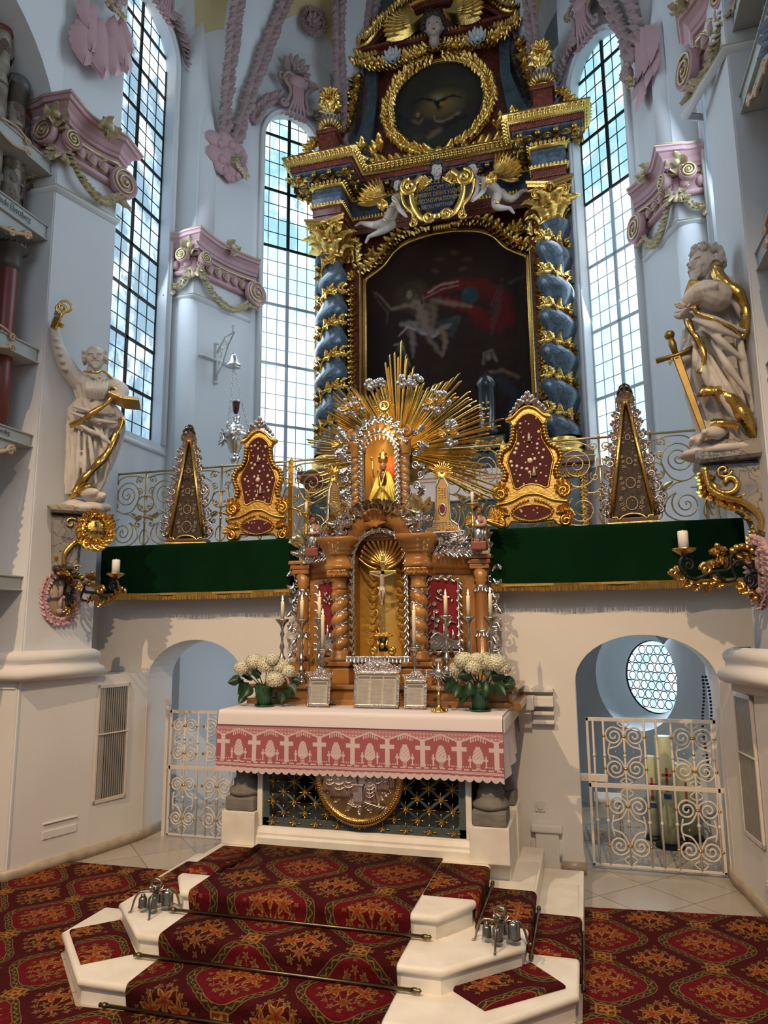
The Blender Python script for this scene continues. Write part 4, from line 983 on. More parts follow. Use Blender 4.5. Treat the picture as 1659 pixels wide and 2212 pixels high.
for s in (-1,1):
    pts=[(XR+s*1.15,8.75,9.80),(XR+s*1.2,8.75,9.45),(XR+s*1.30,8.75,9.05),(XR+s*1.48,8.72,8.80),(XR+s*1.42,8.7,8.62)]
    q=cs(pts,6); mb.tube(q,.04,6); garland(mb,q,.17,step=.09,spread=30,berry=.6,lift=.15)
    garland(mb,cs([(XR+s*1.38,8.6,8.55),(XR+s*1.22,8.6,8.45),(XR+s*1.1,8.6,8.5)],5),.15,step=.07,berry=.5)
    # urn and flame-flower finial on its pedestal
    xu=XR+s*1.44
    garland(mb,cs([(xu+s*.15,8.35,8.60),(xu+s*.25,8.35,8.50),(xu+s*.36,8.35,8.36)],5),.13,step=.07,berry=.4)
    mb.tube([(xu,8.35,8.9),(xu,8.35,9.25)],.02,6)
    for rw in range(4):
        for k in range(8):
            a=2*PI*(k+.5*rw)/8; n=V((math.cos(a),math.sin(a),0)); mb.add(LEAF,frame_to(V((xu,8.35,8.93+.07*rw))+n*.03,V((0,0,1))+n*(.55-.1*rw),n)@S(.17))
    flower(mb,FACE(xu,8.22,9.12),.10,10); mb.lathe([(.1,8.62),(.14,8.635),(.14,8.65),(.08,8.66)],16,T(xu,8.35,0))
    for k in range(18):
        a=2*PI*k/18; mb.tube([(xu+.065*math.cos(a),8.35+.065*math.sin(a),8.69),(xu+.142*math.cos(a),8.35+.142*math.sin(a),8.75),(xu+.15*math.cos(a),8.35+.15*math.sin(a),8.82)],.015,5)
# gold of the pediment
def pedz(x): return float(np.interp(abs(x),[0,.2,.4,.6,.76,.88,.95,1.05,1.15],[10.70,10.68,10.62,10.52,10.40,10.29,10.22,10.16,10.13]))
pp=[(XR+1.15*k/20,8.72,pedz(1.15*k/20)) for k in range(-20,21)]
mb.add(sweep([(.0,.0),(.05,.01),(.07,.05),(.10,.09),(.1,.11),(0,.12)],pp,up=(0,-.15,1)))
garland(mb,[(p[0],p[1]-.09,p[2]+.07) for p in pp],.12,(0,-1,.2),step=.05,spread=32,berry=0)
for z,a,n in ((10.13,1.08,40),(9.98,.9,34)): rowleaf(mb,(XR-a,8.70,z),(XR+a,8.70,z),n,.065,(0,-1,0)); mb.box(XR-a,XR+a,8.70,8.74,z-.012,z+.0)
for s in (-1,1): rowleaf(mb,(XR+s*1.08,8.60,9.93),(XR+s*.82,8.60,9.93),5,.08,(0,-1,0))
mb.tube([(XR-.1,8.6,10.78),(XR-.08,8.55,10.86),(XR-.08,8.6,10.92)],.03,6)
for k in range(-2,3): mb.tube([(XR+k*.04,8.62,10.70),(XR+k*.045,8.56,10.82),(XR+k*.05,8.62,10.93)],.026,6)
for s in (-1,1): mb.tube([tuple(FACE(XR+s*.14,8.57,10.82)@V((x,y,0))) for x,y in sp2(0,0,.06,1.6,0,s)],.018,6)
# festoon above the round painting
for s in (-1,1):
    q=cs([(XR+s*.03,8.72,9.98),(XR+s*.2,8.72,9.90),(XR+s*.45,8.72,9.86),(XR+s*.62,8.72,9.84),(XR+s*.85,8.7,9.85),(XR+s*1.08,8.68,9.98)],6); mb.tube(q,.035,6); garland(mb,q,.15,step=.06,spread=38,berry=.6)
part(mb,'gilded_attic_ornament',GOLD,RB)
mb=MB()
mb.add(sweep([(0,0),(.05,.0),(.06,.12),(.13,.13),(.13,.17),(0,.18)],[(XR-1.02,9.1,9.95),(XR-1.02,8.74,9.95),(XR-.80,8.74,9.95),(XR-.80,8.80,9.95),(XR+.80,8.80,9.95),(XR+.80,8.74,9.95),(XR+1.02,8.74,9.95),(XR+1.02,9.1,9.95)]),None,True)
mb.add(sweep([(0,-.07),(.05,-.07),(.05,0),(0,0)],pp,up=(0,-.15,1)),None,True)
mb.add(prism([(p[0],p[2]) for p in pp]+[(XR+1.1,10.1),(XR-1.1,10.1)],0,.3),FR((0,9.1,0),(1,0,0),(0,0,1),(0,-1,0)),True)
for s in (-1,1): xu=XR+s*1.44; mb.bbox(xu-.12,xu+.12,8.23,8.47,8.15,8.56,.01); mb.bbox(xu-.15,xu+.15,8.2,8.5,8.56,8.62,.01); mb.bbox(xu-.15,xu+.15,8.2,8.5,8.15,8.22,.01)
part(mb,'pediment_block',REDM,RB)
mb=MB()
for s in (-1,1): xu=XR+s*1.44; mb.sph(xu,8.35,8.81,(.135,.135,.13),None,1); mb.lathe([(.07,8.66),(.05,8.68),(.08,8.70)],16,T(xu,8.35,0))
for s in (-1,1): 
    M=FACE(XR+s*.60,8.64,9.86); flower(mb,M@RZ(10),.16,9); flower(mb,M@RZ(28)@T(0,0,.02),.12,9)
part(mb,'white_ornament',newmat('white_lacquer',(.62,.62,.60),.35,0,.2,10),RB)
mb=MB(); 
for s in (-1,1): wing(mb,FACE(XR+s*.14,8.66,10.42)@S(s,1,1)@RZ(18),.62,8,3)
part(mb,'pediment_wing',GOLD,RB)
# ================================================================== FIGURES
def remesh(mb,voxel,smooth=3,dec=0):
    o=mb.build('tmp',PLAST); m=o.modifiers.new('r','REMESH'); m.mode='VOXEL'; m.voxel_size=voxel; m.use_smooth_shade=True
    if smooth: s=o.modifiers.new('s','SMOOTH'); s.factor=.5; s.iterations=smooth
    dg=bpy.context.evaluated_depsgraph_get(); ev=o.evaluated_get(dg); me=ev.to_mesh()
    v=np.empty(len(me.vertices)*3); me.vertices.foreach_get('co',v); v=v.reshape(-1,3); f=[tuple(p.vertices) for p in me.polygons]
    ev.to_mesh_clear(); d=o.data; bpy.data.objects.remove(o); bpy.data.meshes.remove(d)
    r=MB(); r.add((v,f)); return r
def limb(mb,pts,rs,n=10):
    q=cs(pts,5); L=len(pts)-1; rr=[rs[min(L,int(i/5))]+(rs[min(L,int(i/5)+1)]-rs[min(L,int(i/5))])*((i%5)/5) for i in range(len(q))]
    mb.tube(q,rr,n)
    for e,r in ((0,rs[0]),(-1,rs[-1])): mb.add(SPH[0],T(*q[e])@S(r))
def hand(mb,M,s,curl=.5,side=1):       # palm along +y, palm facing +z; s = hand length
    mb.sph(0,.22*s,0,(.20*s,.28*s,.09*s),M)
    for k,(x,l) in enumerate(((-.15,.40),(-.05,.46),(.05,.43),(.15,.34))):
        a=curl*1.3; p=V((x*s,.44*s,0)); pts=[p]
        for j in range(3): p=p+V((x*.12*s,math.cos(a*(j+.4)*.6),math.sin(a*(j+.4)*.6)))*(l*s/3); pts.append(p)
        mb.tube([tuple(M@q) for q in pts],[.052*s,.048*s,.043*s,.034*s],6); mb.sph(*pts[-1],.036*s,M,2)
    pts=[V((side*.14*s,.12*s,.02*s)),V((side*.27*s,.27*s,.06*s)),V((side*.30*s,.42*s,.10*s))]; mb.tube([tuple(M@q) for q in pts],[.062*s,.052*s,.038*s],6); mb.sph(*pts[-1],.04*s,M,2)
def child_head(mb,M,r):
    mb.sph(0,.08*r,-.05*r,(r*.86,r*.95,r*.92),M); mb.sph(0,-.35*r,.30*r,(r*.62,r*.55,r*.52),M)
    for s in (-1,1): mb.sph(s*.38*r,-.33*r,.50*r,r*.32,M); mb.sph(s*.34*r,.20*r,.72*r,(.26*r,.08*r,.14*r),M); mb.sph(s*.86*r,-.12*r,-.02*r,(.1*r,.22*r,.14*r),M); mb.sph(s*.33*r,.0,.74*r,(.15*r,.1*r,.12*r),M)
    mb.sph(0,-.18*r,.88*r,(.12*r,.14*r,.16*r),M); mb.sph(0,.02*r,.84*r,(.07*r,.2*r,.08*r),M); mb.sph(0,-.46*r,.80*r,(.20*r,.05*r,.1*r),M); mb.sph(0,-.56*r,.77*r,(.16*r,.06*r,.1*r),M); mb.sph(0,-.74*r,.62*r,r*.2,M)
def child_face_details(M,r,par):
    mb=MB()
    for s in (-1,1): mb.sph(s*.33*r,.02*r,.82*r,(.11*r,.055*r,.07*r),M,2)
    part(mb,'eyes',EYES,par)
    mb=MB(); mb.sph(0,-.455*r,.875*r,(.17*r,.04*r,.06*r),M,2); mb.sph(0,-.535*r,.85*r,(.13*r,.045*r,.06*r),M,2); part(mb,'lips',LIPS,par)
def curls(mb,M,r,n,seed,zlo=-.9,s=.26,front=.45):
    rg=random.Random(seed)
    for k in range(n):
        a=rg.uniform(0,2*PI); e=rg.uniform(-.25,1.0)
        d=V((math.cos(a)*math.sqrt(1-min(1,e*e)),e,math.sin(a)*math.sqrt(1-min(1,e*e))))
        if d.z>front and d.y<(.62 if front>.1 else .45+d.z*.4): continue
        p=d*r*.98+V((0,.08*r,-.05*r)); mb.add(SPH[2],M@T(*p)@S(r*s*rg.uniform(.7,1.2)))
        if k%3==0: mb.add(tube([(x,y,0) for x,y in sp2(0,0,r*s*1.2,1.2,0,1,10)],r*.06,4),M@frame_to(p*1.12,(0,1,.1),d))
def putto(name,lab,J,r,faceM,flip=1,sash=None,wingM=None):
    root=empty(name,J['pelvis'],lab,'putto','winged putti on the altarpiece'); k=r/.12
    b=MB(); child_head(b,faceM,r)
    limb(b,[J['neck'],J['chest'],J['belly'],J['pelvis']],[.055*k,.115*k,.118*k,.105*k],12)
    limb(b,[J['shL'],J['neck'],J['shR']],[.06*k,.055*k,.06*k])
    for s in 'LR':
        limb(b,[J['sh'+s],J['el'+s],J['wr'+s]],[.058*k,.045*k,.028*k]); limb(b,[J['hip'+s],J['kn'+s],J['an'+s]],[.090*k,.066*k,.036*k])
        f=V(J['an'+s])+(V(J['an'+s])-V(J['kn'+s])).normalized()*.03*k; limb(b,[J['an'+s],tuple(f),J['toe'+s]],[.034*k,.036*k,.022*k])
    m=remesh(b,.0105*k,3)
    for s in 'LR':
        w=V(J['wr'+s]); d=(w-V(J['el'+s])).normalized(); hand(m,frame_to(w-d*.01,d,(0,-1,.3)),.105*k,.3,1 if s=='L' else -1)
    part(m,'body',SKIN,root); child_face_details(faceM,r,root)
    h=MB(); h.sph(0,.16*r,-.12*r,(r*.9,r*.9,r*.9),faceM); curls(h,faceM,r,150,int(r*1000)+len(lab)); part(h,'hair',HAIRD,root)
    if wingM:
        for i,(wM,L) in enumerate(wingM): g=MB(); wing(g,wM,L,6,3); part(g,'wing',GOLD,root)
    if sash: g=MB(); 
    if sash:
        for q in sash: g.tube(cs([tuple(P(x,y,Y=yy)) for x,y,yy in q],6),.014*k,5)
        p=P(*sash[0][-1][:2],Y=sash[0][-1][2]-.05); 
        for a in (0,70,140,220,290): g.add(LEAFC,frame_to(p,Matrix.Rotation(R(a),3,'Y')@V((0,0,1)),(0,-1,0))@S(.13*k))
        part(g,'gilded_sash',GOLD,root)
    return root
def J_(**k): return {a:tuple(P(v[0],v[1],Y=v[2])) for a,v in k.items()}
J=J_(neck=(866,424,8.40),chest=(862,438,8.42),belly=(849,458,8.42),pelvis=(838,478,8.42),shL=(852,428,8.38),shR=(880,432,8.46),elL=(862,450,8.28),wrL=(876,466,8.22),elR=(890,445,8.50),wrR=(900,452,8.5),
 hipL=(830,482,8.38),hipR=(846,486,8.46),knL=(808,486,8.30),anL=(782,482,8.42),toeL=(768,488,8.42),knR=(828,498,8.36),anR=(800,510,8.40),toeR=(790,524,8.36))
h=P(861,401,Y=8.38); fm=FACE(h.x,h.y,h.z,12)@RZ(-8)@RX(18)
putto('putto','flying putto with a golden wing kneeling left of the inscribed cartouche',J,.088,fm,1,[[(846,430,8.3),(858,441,8.28),(842,448,8.28),(828,446,8.28)],[(850,470,8.3),(838,476,8.28),(828,474,8.28)]],[(FACE(*P(838,424,Y=8.55))@S(-1,1,1)@RZ(38),.42),(FACE(*P(880,424,Y=8.62))@RZ(10),.3)])
J=J_(neck=(1034,388,8.40),chest=(1046,396,8.42),belly=(1064,408,8.42),pelvis=(1076,420,8.42),shL=(1026,386,8.44),shR=(1046,390,8.36),elL=(1032,408,8.30),wrL=(1022,428,8.24),elR=(1044,412,8.28),wrR=(1024,432,8.2),
 hipL=(1072,426,8.38),hipR=(1082,418,8.46),knL=(1072,446,8.32),anL=(1098,450,8.36),toeL=(1110,460,8.34),knR=(1104,430,8.36),anR=(1128,414,8.44),toeR=(1140,414,8.44))
h=P(1021,367,Y=8.36); fm=FACE(h.x,h.y,h.z,-10)@RZ(14)@RX(20)
putto('putto','flying putto stretched out with an arm hanging down right of the inscribed cartouche',J,.088,fm,1,[[(1034,396,8.3),(1050,398,8.28),(1062,390,8.26)],[(1066,432,8.3),(1078,436,8.28),(1070,438,8.26)]],[(FACE(*P(1058,378,Y=8.55))@RZ(40),.42),(FACE(*P(1070,372,Y=8.6))@RZ(15),.38)])
# cherub heads
def cherub_head(name,lab,c,r,yaw,tilt,wings,par=None,rot=0):
    M=FACE(c[0],c[1],c[2],yaw)@RZ(rot)@RX(tilt); root=empty(name,c,lab,'cherub head')
    b=MB(); child_head(b,M,r); limb(b,[tuple(M@V((0,-.5*r,0))),tuple(M@V((0,-1.1*r,-.1*r)))],[.4*r,.5*r]); part(remesh(b,r*.09,2),'head',SKIN,root); child_face_details(M,r,root)
    h=MB(); h.sph(0,.18*r,-.15*r,r*.9,M); curls(h,M,r,190,int(c[2]*10)); part(h,'hair',HAIRD,root)
    for w in wings: g=MB(); wing(g,w[0],w[1],6,3); part(g,'wing',GOLD,root)
cherub_head('cherub_head','cherub head with dark curls and golden wings in the pediment at the very top',tuple(P(937,58,Y=8.52)),.155,8,22,[])
c=P(944,368,Y=8.30); cherub_head('cherub_head','cherub head with dark hair crowning the inscribed blue cartouche',tuple(c),.098,8,22,[(FACE(c.x-.07,c.y+.04,c.z-.11)@S(-1,1,1)@RZ(10),.20),(FACE(c.x+.07,c.y+.04,c.z-.11)@RZ(10),.20)])
# inscribed cartouche
c=P(946,425,Y=8.36); CR=empty('inscribed_cartouche',c,'gilded cartouche with a dark blue oval bearing a Latin inscription','cartouche'); M=FACE(c.x,c.y,c.z)
mb=MB(); mb.lathe([(.30,0),(.28,.04),(.2,.06),(0,.07)],32,M@S(.93,.86,1)); part(mb,'oval',newmat('midnight_blue',(.008,.013,.045),.5),CR)
mb=MB()
for s in (-1,1):
    pts=[(s*.10,-.34),(s*.22,-.28),(s*.31,-.12),(s*.34,.05),(s*.30,.2),(s*.2,.3)]
    q=[tuple(M@V((x,y,.04))) for x,y,_ in cs([(a,b,0) for a,b in pts],5)]; mb.tube(q,.045,8)
    mb.tube([tuple(M@V((x,y,.07))) for x,y in sp2(s*.11,-.31,.08,1.7,0,s)],.025,6); mb.tube([tuple(M@V((x,y,.07))) for x,y in sp2(s*.36,.16,.12,1.5,PI/2,-s)],.035,6)
    q=[tuple(M@V((x,y,.03))) for x,y,_ in cs([(s*.48,.16,0),(s*.44,-.06,0),(s*.33,-.2,0),(s*.34,-.32,0)],5)]; mb.tube(q,.03,6); mb.tube([tuple(M@V((x,y,.04))) for x,y in sp2(s*.33,-.34,.06,1.3,PI/2,s)],.022,6)
mb.tube([tuple(M@V((-.04,-.33,.09))),tuple(M@V((.04,-.33,.09)))],.045,8)
part(mb,'gilded_frame',GOLD,CR)
def text(s,M,size,mat,par,name='inscription',ext=.002,ax='CENTER',sx=1.0):
    cu=bpy.data.curves.new(name,'FONT'); cu.body=s; cu.size=size; cu.extrude=ext; cu.align_x=ax; cu.align_y='CENTER'; cu.resolution_u=2
    cu.materials.append(mat); o=bpy.data.objects.new(name,cu); COL.objects.link(o)
    me=o.evaluated_get(bpy.context.evaluated_depsgraph_get()).to_mesh(); vv=[tuple(q.co) for q in me.vertices]; ff=[tuple(q.vertices) for q in me.polygons]
    o.to_mesh_clear(); bpy.data.objects.remove(o); mb=MB(); mb.add((vv,ff),M@S(sx,1,1),True); o=part(mb,name,mat,par); return o
for i,(t,sz,w) in enumerate((('ET ECCE EGO',.085,.8),('VOBISCVM SVM',.085,.82),('OMNIBVS DIEBVS VSQVE',.085,.66),('ADCONSVMATIONEM',.085,.70),('SÆCVLI MATTH:28.',.07,.70))):
    text(t,M@T(0,.165-.085*i,.078),sz,GOLD,CR,sx=w)
# ---------------------------------------------------------------- the two large statues
class Plane:      # a vertical plane facing the photographer's side of the church
    def __init__(s,x,y,yaw): s.p=(x,y); s.yaw=yaw; a=R(yaw); s.n=V((math.sin(a),-math.cos(a),0)); s.x=V((math.cos(a),math.sin(a),0))
    def __call__(s,px,py,d=0): return tuple(PL(px,py,s.p,90-s.yaw)+s.n*d)
def drape(pl,rows,ratio,fold,n=150,m=60,d0=0):
    ys=[r[0] for r in rows]; v=[];f=[]
    for j in range(m+1):
        t=j/m; y=ys[0]+(ys[-1]-ys[0])*t; xl=float(np.interp(y,ys,[r[1] for r in rows])); xr=float(np.interp(y,ys,[r[2] for r in rows]))
        a=V(pl(xl,y)); b=V(pl(xr,y)); c=(a+b)/2; rx=(b-a).length/2
        for i in range(n):
            th=2*PI*i/n; k=1+fold(th,t); v.append(tuple(c+pl.x*rx*math.cos(th)*k+pl.n*(rx*ratio*math.sin(th)*k+d0)))
    for j in range(m):
        for i in range(n): f.append((j*n+i,j*n+(i+1)%n,(j+1)*n+(i+1)%n,(j+1)*n+i))
    f.append(tuple(range(n))[::-1] if 0 else tuple(range(n))); f.append(tuple(range(m*n,(m+1)*n))[::-1]); return v,[q[::-1] for q in f]
def ridge(x): return abs(math.sin(x))**.7
def ribbon(mb,pl,pts,w,d=.02,wob=.0):
    d*=.35; wob*=.5      # gilded hem: strip with depth following (px,py,depth) points
    q=cs([pl(x,y,dd) for x,y,dd in pts],8); m=len(q)
    for i in range(m-1):
        a,b=V(q[i]),V(q[i+1]); t=(b-a).normalized(); s=t.cross(pl.n).normalized()
        w0=w*(1+wob*math.sin(i*.45)); w1=w*(1+wob*math.sin((i+1)*.45)); z0=pl.n*d*math.sin(i*.6); z1=pl.n*d*math.sin((i+1)*.6)
        mb.add(([tuple(a-s*w0+z0-pl.n*.02),tuple(a+s*w0+z0-pl.n*.02),tuple(b+s*w1+z1-pl.n*.02),tuple(b-s*w1+z1-pl.n*.02),tuple(a+z0+pl.n*.006),tuple(b+z1+pl.n*.006)],[(0,4,5,3),(4,1,2,5),(0,3,2,1)]))
def old_head(b,M,r,bald):
    b.sph(0,.1*r,-.12*r,(r*.78,r*.95,r*.92),M); b.sph(0,-.3*r,.22*r,(r*.62,r*.62,r*.52),M)
    b.sph(0,-.02*r,.80*r,(.11*r,.26*r,.15*r),M); b.sph(0,-.17*r,.88*r,(.15*r,.11*r,.16*r),M)
    for s in (-1,1): b.sph(s*.32*r,.22*r,.66*r,(.26*r,.08*r,.16*r),M); b.sph(s*.40*r,-.16*r,.48*r,(.22*r,.24*r,.24*r),M); b.sph(s*.78*r,-.02*r,-.02*r,(.09*r,.24*r,.14*r),M); b.sph(s*.31*r,.06*r,.63*r,(.13*r,.08*r,.1*r),M)
    b.sph(0,-.42*r,.68*r,(.2*r,.05*r,.12*r),M); b.sph(0,-.52*r,.64*r,(.17*r,.07*r,.12*r),M)
def beard(b,M,r,L,seed):
    rg=random.Random(seed)
    for k in range(90):
        a=rg.uniform(-1.25,1.25); d=rg.random(); x=math.sin(a)*.62*r*(1-d*.45); y=-.45*r-d*L*r*(math.cos(a)*.7+.3)+abs(math.sin(a))*.35*r; z=(.30+.38*math.cos(a))*r+.05*r
        b.add(SPH[2],M@T(x,y,z)@S(r*rg.uniform(.08,.14),r*rg.uniform(.12,.2),r*.12))
    for s in (-1,1): b.sph(s*.17*r,-.34*r,.80*r,(.2*r,.07*r,.12*r),M,2)
# Saint on the left pier
pl=Plane(-4.05,5.12,40)
ST=empty('saint_statue',pl(190,1092),'white and gold bearded saint raising golden keys on the left pier','statue')
fo=lambda A,k,ph,g=.0:(lambda th,t:A*(.35+.65*t)*(ridge(k*th/2+ph+g*math.sin(3*t))-.5)+A*.4*math.sin((k+3)*th+5*t+ph))
b=MB(); M=FACE(*pl(205,778,.05),34)@RZ(6)@RX(6); r=.112
old_head(b,M,r,True)
for k in range(46):
    rg=random.Random(k); s=(-1)**k; a=rg.uniform(-.5,.6); b.add(SPH[2],M@T(s*r*.82,r*(.05+a*.75),r*rg.uniform(-.6,.25))@S(r*rg.uniform(.14,.22)))
beard(b,M,r,.55,3)
hd=remesh(b,.0042,1); b=MB()
limb(b,[tuple(M@V((0,-.4*r,-.15*r))),pl(200,812,0),pl(200,830,0)],[.06,.065,.08])
b.add(drape(pl,[(815,185,222),(822,168,242),(838,160,252),(855,163,250),(872,168,240)],.72,fo(.13,13,.4),d0=0))
limb(b,[pl(172,828,.0),pl(147,798,.02),pl(126,755,.04),pl(117,717,.05)],[.085,.075,.055,.042],12); limb(b,[pl(117,717,.05),pl(118,700,.06)],[.03,.028])
limb(b,[pl(238,835,.02),pl(259,850,.08),pl(256,868,.16)],[.085,.075,.05],12)
b.add(drape(pl,[(868,168,238),(885,158,256),(900,152,262),(925,150,262),(956,149,254),(1000,149,240),(1045,146,222),(1072,144,208)],.62,fo(.30,13,.2,1.2)))
b.add(drape(pl,[(872,160,250),(890,151,262),(912,150,266),(930,160,258)],.78,fo(.16,9,1.2,2.2),m=24))
for (x0,y0,x1,y1,d) in ((158,890,245,905,.20),(155,905,250,925,.21),(165,925,230,955,.20),(200,930,245,975,.19),(215,930,236,1010,.17),(190,935,205,1050,.17),(170,935,165,1060,.15),(182,960,180,1060,.17)):
    limb(b,[pl(x0,y0,d-.03),pl((x0+x1)/2,(y0+y1)/2+6,d),pl(x1,y1,d-.03)],[.012,.024,.010],8)
for y in range(5): limb(b,[pl(150-5*y,800-16*y,.06),pl(140-5*y,806-16*y,.10),pl(132-4*y,800-16*y,.06)],[.012,.018,.01],6)
for k in range(6): limb(b,[pl(185+k*9,835,.16),pl(186+k*8,855,.20),pl(190+k*6,872,.16)],[.01,.02,.012],6)
for x,y in ((196,1078),(180,1070)):
    limb(b,[pl(x,y-14,.08),pl(x+4,y,.14),pl(x+22,y+3,.22)],[.05,.05,.035])
    for k in range(4): b.add(SPH[0],T(*pl(x+25+k*0,y+2+k*2.2,.24-.035*k))@S(.018))
m=remesh(b,.0075,1); m.merge(hd)
hand(m,frame_to(V(pl(118,702,.06)),V(pl(128,676,.09))-V(pl(118,702,.06)),pl.n),.135,.9,1); hand(m,frame_to(V(pl(257,866,.16)),(.6,-.2,-.3),(0,0,1)),.12,.4,-1)
m.mi=0; part(m,'body',STAT,ST)
mb=MB(); mb.tube([pl(122,714,.1),pl(134,690,.12),pl(140,678,.12)],.014,6)
for (x,y,rr) in ((141,674,.05),(132,680,.04)): mb.add(tube([tuple(V(pl(x,y,.12))+pl.x*rr*math.cos(a)+V((0,0,rr*math.sin(a)))) for a in [k*PI/6 for k in range(12)]],.012,5,True))
mb.bbox(-.03,.03,-.012,.012,-.05,.05,.004,T(*pl(121,708,.11))@RY(25)); mb.bbox(-.04,.04,-.012,.012,-.02,.02,.004,T(*pl(128,712,.11))@RY(25)); part(mb,'keys',GOLD,ST)
mb=MB(); bk=pl(264,884,.20); M=T(*bk)@RZ(28)@RX(-14)@RY(14)@S(.78); mb.bbox(-.17,.0,-.11,.11,-.012,.012,.005,M@RY(10)); mb.bbox(0,.17,-.11,.11,-.012,.012,.005,M@RY(-10)); part(mb,'book_cover',GOLDD,ST)
mb=MB(); mb.bbox(-.155,.0,-.1,.1,.012,.034,.005,M@RY(10)); mb.bbox(0,.155,-.1,.1,.012,.034,.005,M@RY(-10)); part(mb,'book_pages',STAT,ST)
mb=MB(); ribbon(mb,pl,[(180,809,.10),(192,818,.20),(206,820,.21),(220,812,.16),(240,824,.10),(250,842,.1)],.013,.006)
ribbon(mb,pl,[(150,928,.14),(175,922,.24),(198,908,.28),(218,896,.28),(236,878,.26)],.022,.015,.3)
ribbon(mb,pl,[(262,900,.05),(256,930,.14),(244,955,.18),(232,985,.22),(214,1008,.24),(192,1030,.22),(172,1052,.18),(160,1072,.16)],.032,.03,.35)
ribbon(mb,pl,[(150,1078,.05),(170,1068,.18),(190,1058,.20),(208,1060,.12)],.022,.012,.2); mb.sph(*pl(213,831,.2),.014)
ribbon(mb,pl,[(236,846,.12),(252,852,.16),(264,862,.12)],.016,.01); part(mb,'gilded_hem',GOLD,ST)
mb=MB(); b=MB(); b.sph(*pl(180,1102,.05),(.20,.16,.06)); b.sph(*pl(205,1098,.06),(.14,.14,.05)); b.sph(*pl(165,1096,.02),(.12,.12,.07)); part(b,'rock_base',STAT,ST)
# Saint with sword on the right pier
pr_=Plane(1.02,5.10,-6)
SU=empty('saint_statue',pr_(1560,975),'white and gold saint with a golden sword, in profile on the right pier','statue')
b=MB(); M=FACE(*pr_(1520,582,.05),-62)@RX(-2); r=.125
old_head(b,M,r,False); curls(b,M,r,150,8,s=.19,front=.0); beard(b,M,r,.75,9)
hd=remesh(b,.0046,1); b=MB()
limb(b,[tuple(M@V((0,-.35*r,-.2*r))),pr_(1540,622,.02),pr_(1548,640,0)],[.075,.08,.09])
b.add(drape(pr_,[(596,1530,1568),(612,1512,1580),(640,1500,1594),(672,1492,1604),(705,1482,1612),(740,1478,1612)],.75,fo(.10,11,.3)))
b.add(drape(pr_,[(700,1480,1610),(740,1474,1616),(790,1480,1620),(840,1486,1626),(880,1500,1630),(920,1512,1633),(962,1522,1636)],.60,fo(.26,13,.9,1.1)))
b.add(drape(pr_,[(600,1536,1572),(640,1520,1604),(690,1535,1614),(745,1570,1612)],.85,fo(.10,9,.3,1.),m=30))
limb(b,[pr_(1560,640,.10),pr_(1545,672,.24),pr_(1515,668,.28),pr_(1485,682,.26)],[.10,.10,.078,.05],12); limb(b,[pr_(1530,640,.0),pr_(1505,680,-.05),pr_(1480,688,.1)],[.08,.06,.045])
limb(b,[pr_(1500,760,.05),pr_(1482,780,.1),pr_(1470,790,.12)],[.07,.05,.035])
for k in range(5): limb(b,[pr_(1494+k*11,662-k*1.5,.325),pr_(1497+k*11,674-k*2,.345+.008*k),pr_(1500+k*11,690-k*2,.30)],[.008,.013,.008],6)
for (x0,y0,x1,y1,d) in ((1490,702,1600,742,.27),(1495,718,1590,755,.27),(1520,730,1600,800,.25),(1535,760,1612,870,.24),(1530,790,1610,920,.23),(1520,800,1590,930,.23),(1508,770,1540,880,.23),(1500,760,1515,840,.22),(1590,700,1622,900,.17),(1575,640,1604,720,.22)):
    limb(b,[pr_(x0,y0,d-.04),pr_((x0+x1)/2-6,(y0+y1)/2+4,d+.01),pr_(x1,y1,d-.05)],[.012,.028,.012],8)
for x,y,d in ((1520,958,.12),(1545,950,.22)):
    limb(b,[pr_(x+12,y-16,d-.06),pr_(x,y,d),pr_(x-24,y+8,d+.06)],[.05,.05,.032])
    for k in range(4): b.add(SPH[0],T(*pr_(x-27-k,y+7+k*1.5,d+.09-.035*k))@S(.018))
m=remesh(b,.008,1); m.merge(hd)
hand(m,frame_to(V(pr_(1487,681,.26)),(-.75,-.2,-.5),(-.3,-.9,.1)),.15,.5,-1); hand(m,frame_to(V(pr_(1478,688,.12)),(-.6,-.3,-.6),(-.3,-.9,0)),.13,.5,1); hand(m,frame_to(V(pr_(1472,789,.12)),(-.8,-.2,.1),(0,-.2,-1)),.13,1.1,1)
part(m,'body',STAT,SU)
mb=MB(); h0=V(pr_(1446,742,.16)); h1=V(pr_(1459,782,.16)); tip=V(pr_(1526,962,.16)); t=(tip-h0).normalized()
mb.tube([tuple(h0),tuple(h0.lerp(h1,.5)),tuple(h1)],[.016,.026,.018],8); mb.add(SPH[0],T(*h0)@S(.035)); g=frame_to(h1,t,pr_.n); mb.tube([tuple(g@V((-.15,0,.0))),tuple(g@V((0,.01,0))),tuple(g@V((.13,.0,.0)))],[.02,.016,.02],8)
L=(tip-h1).length; mb.add(prism([(-.027,0),(.027,0),(.020,L*.9),(0,L),(-.020,L*.9)],-.008,.008,.005),g,True); part(mb,'sword',newmat('dull_gilt',(.34,.22,.07),.45,1,.5,12),SU)
mb=MB(); M=T(*pr_(1497,652,.10))@RZ(-25)@RY(25); mb.bbox(-.06,.06,-.03,.03,-.10,.10,.008,M); part(mb,'book',GOLDD,SU)
mb=MB(); ribbon(mb,pr_,[(1556,584,.12),(1540,598,.2),(1545,625,.27),(1562,650,.30),(1585,668,.30),(1602,695,.26),(1606,730,.22),(1596,752,.2)],.035,.02,.3)
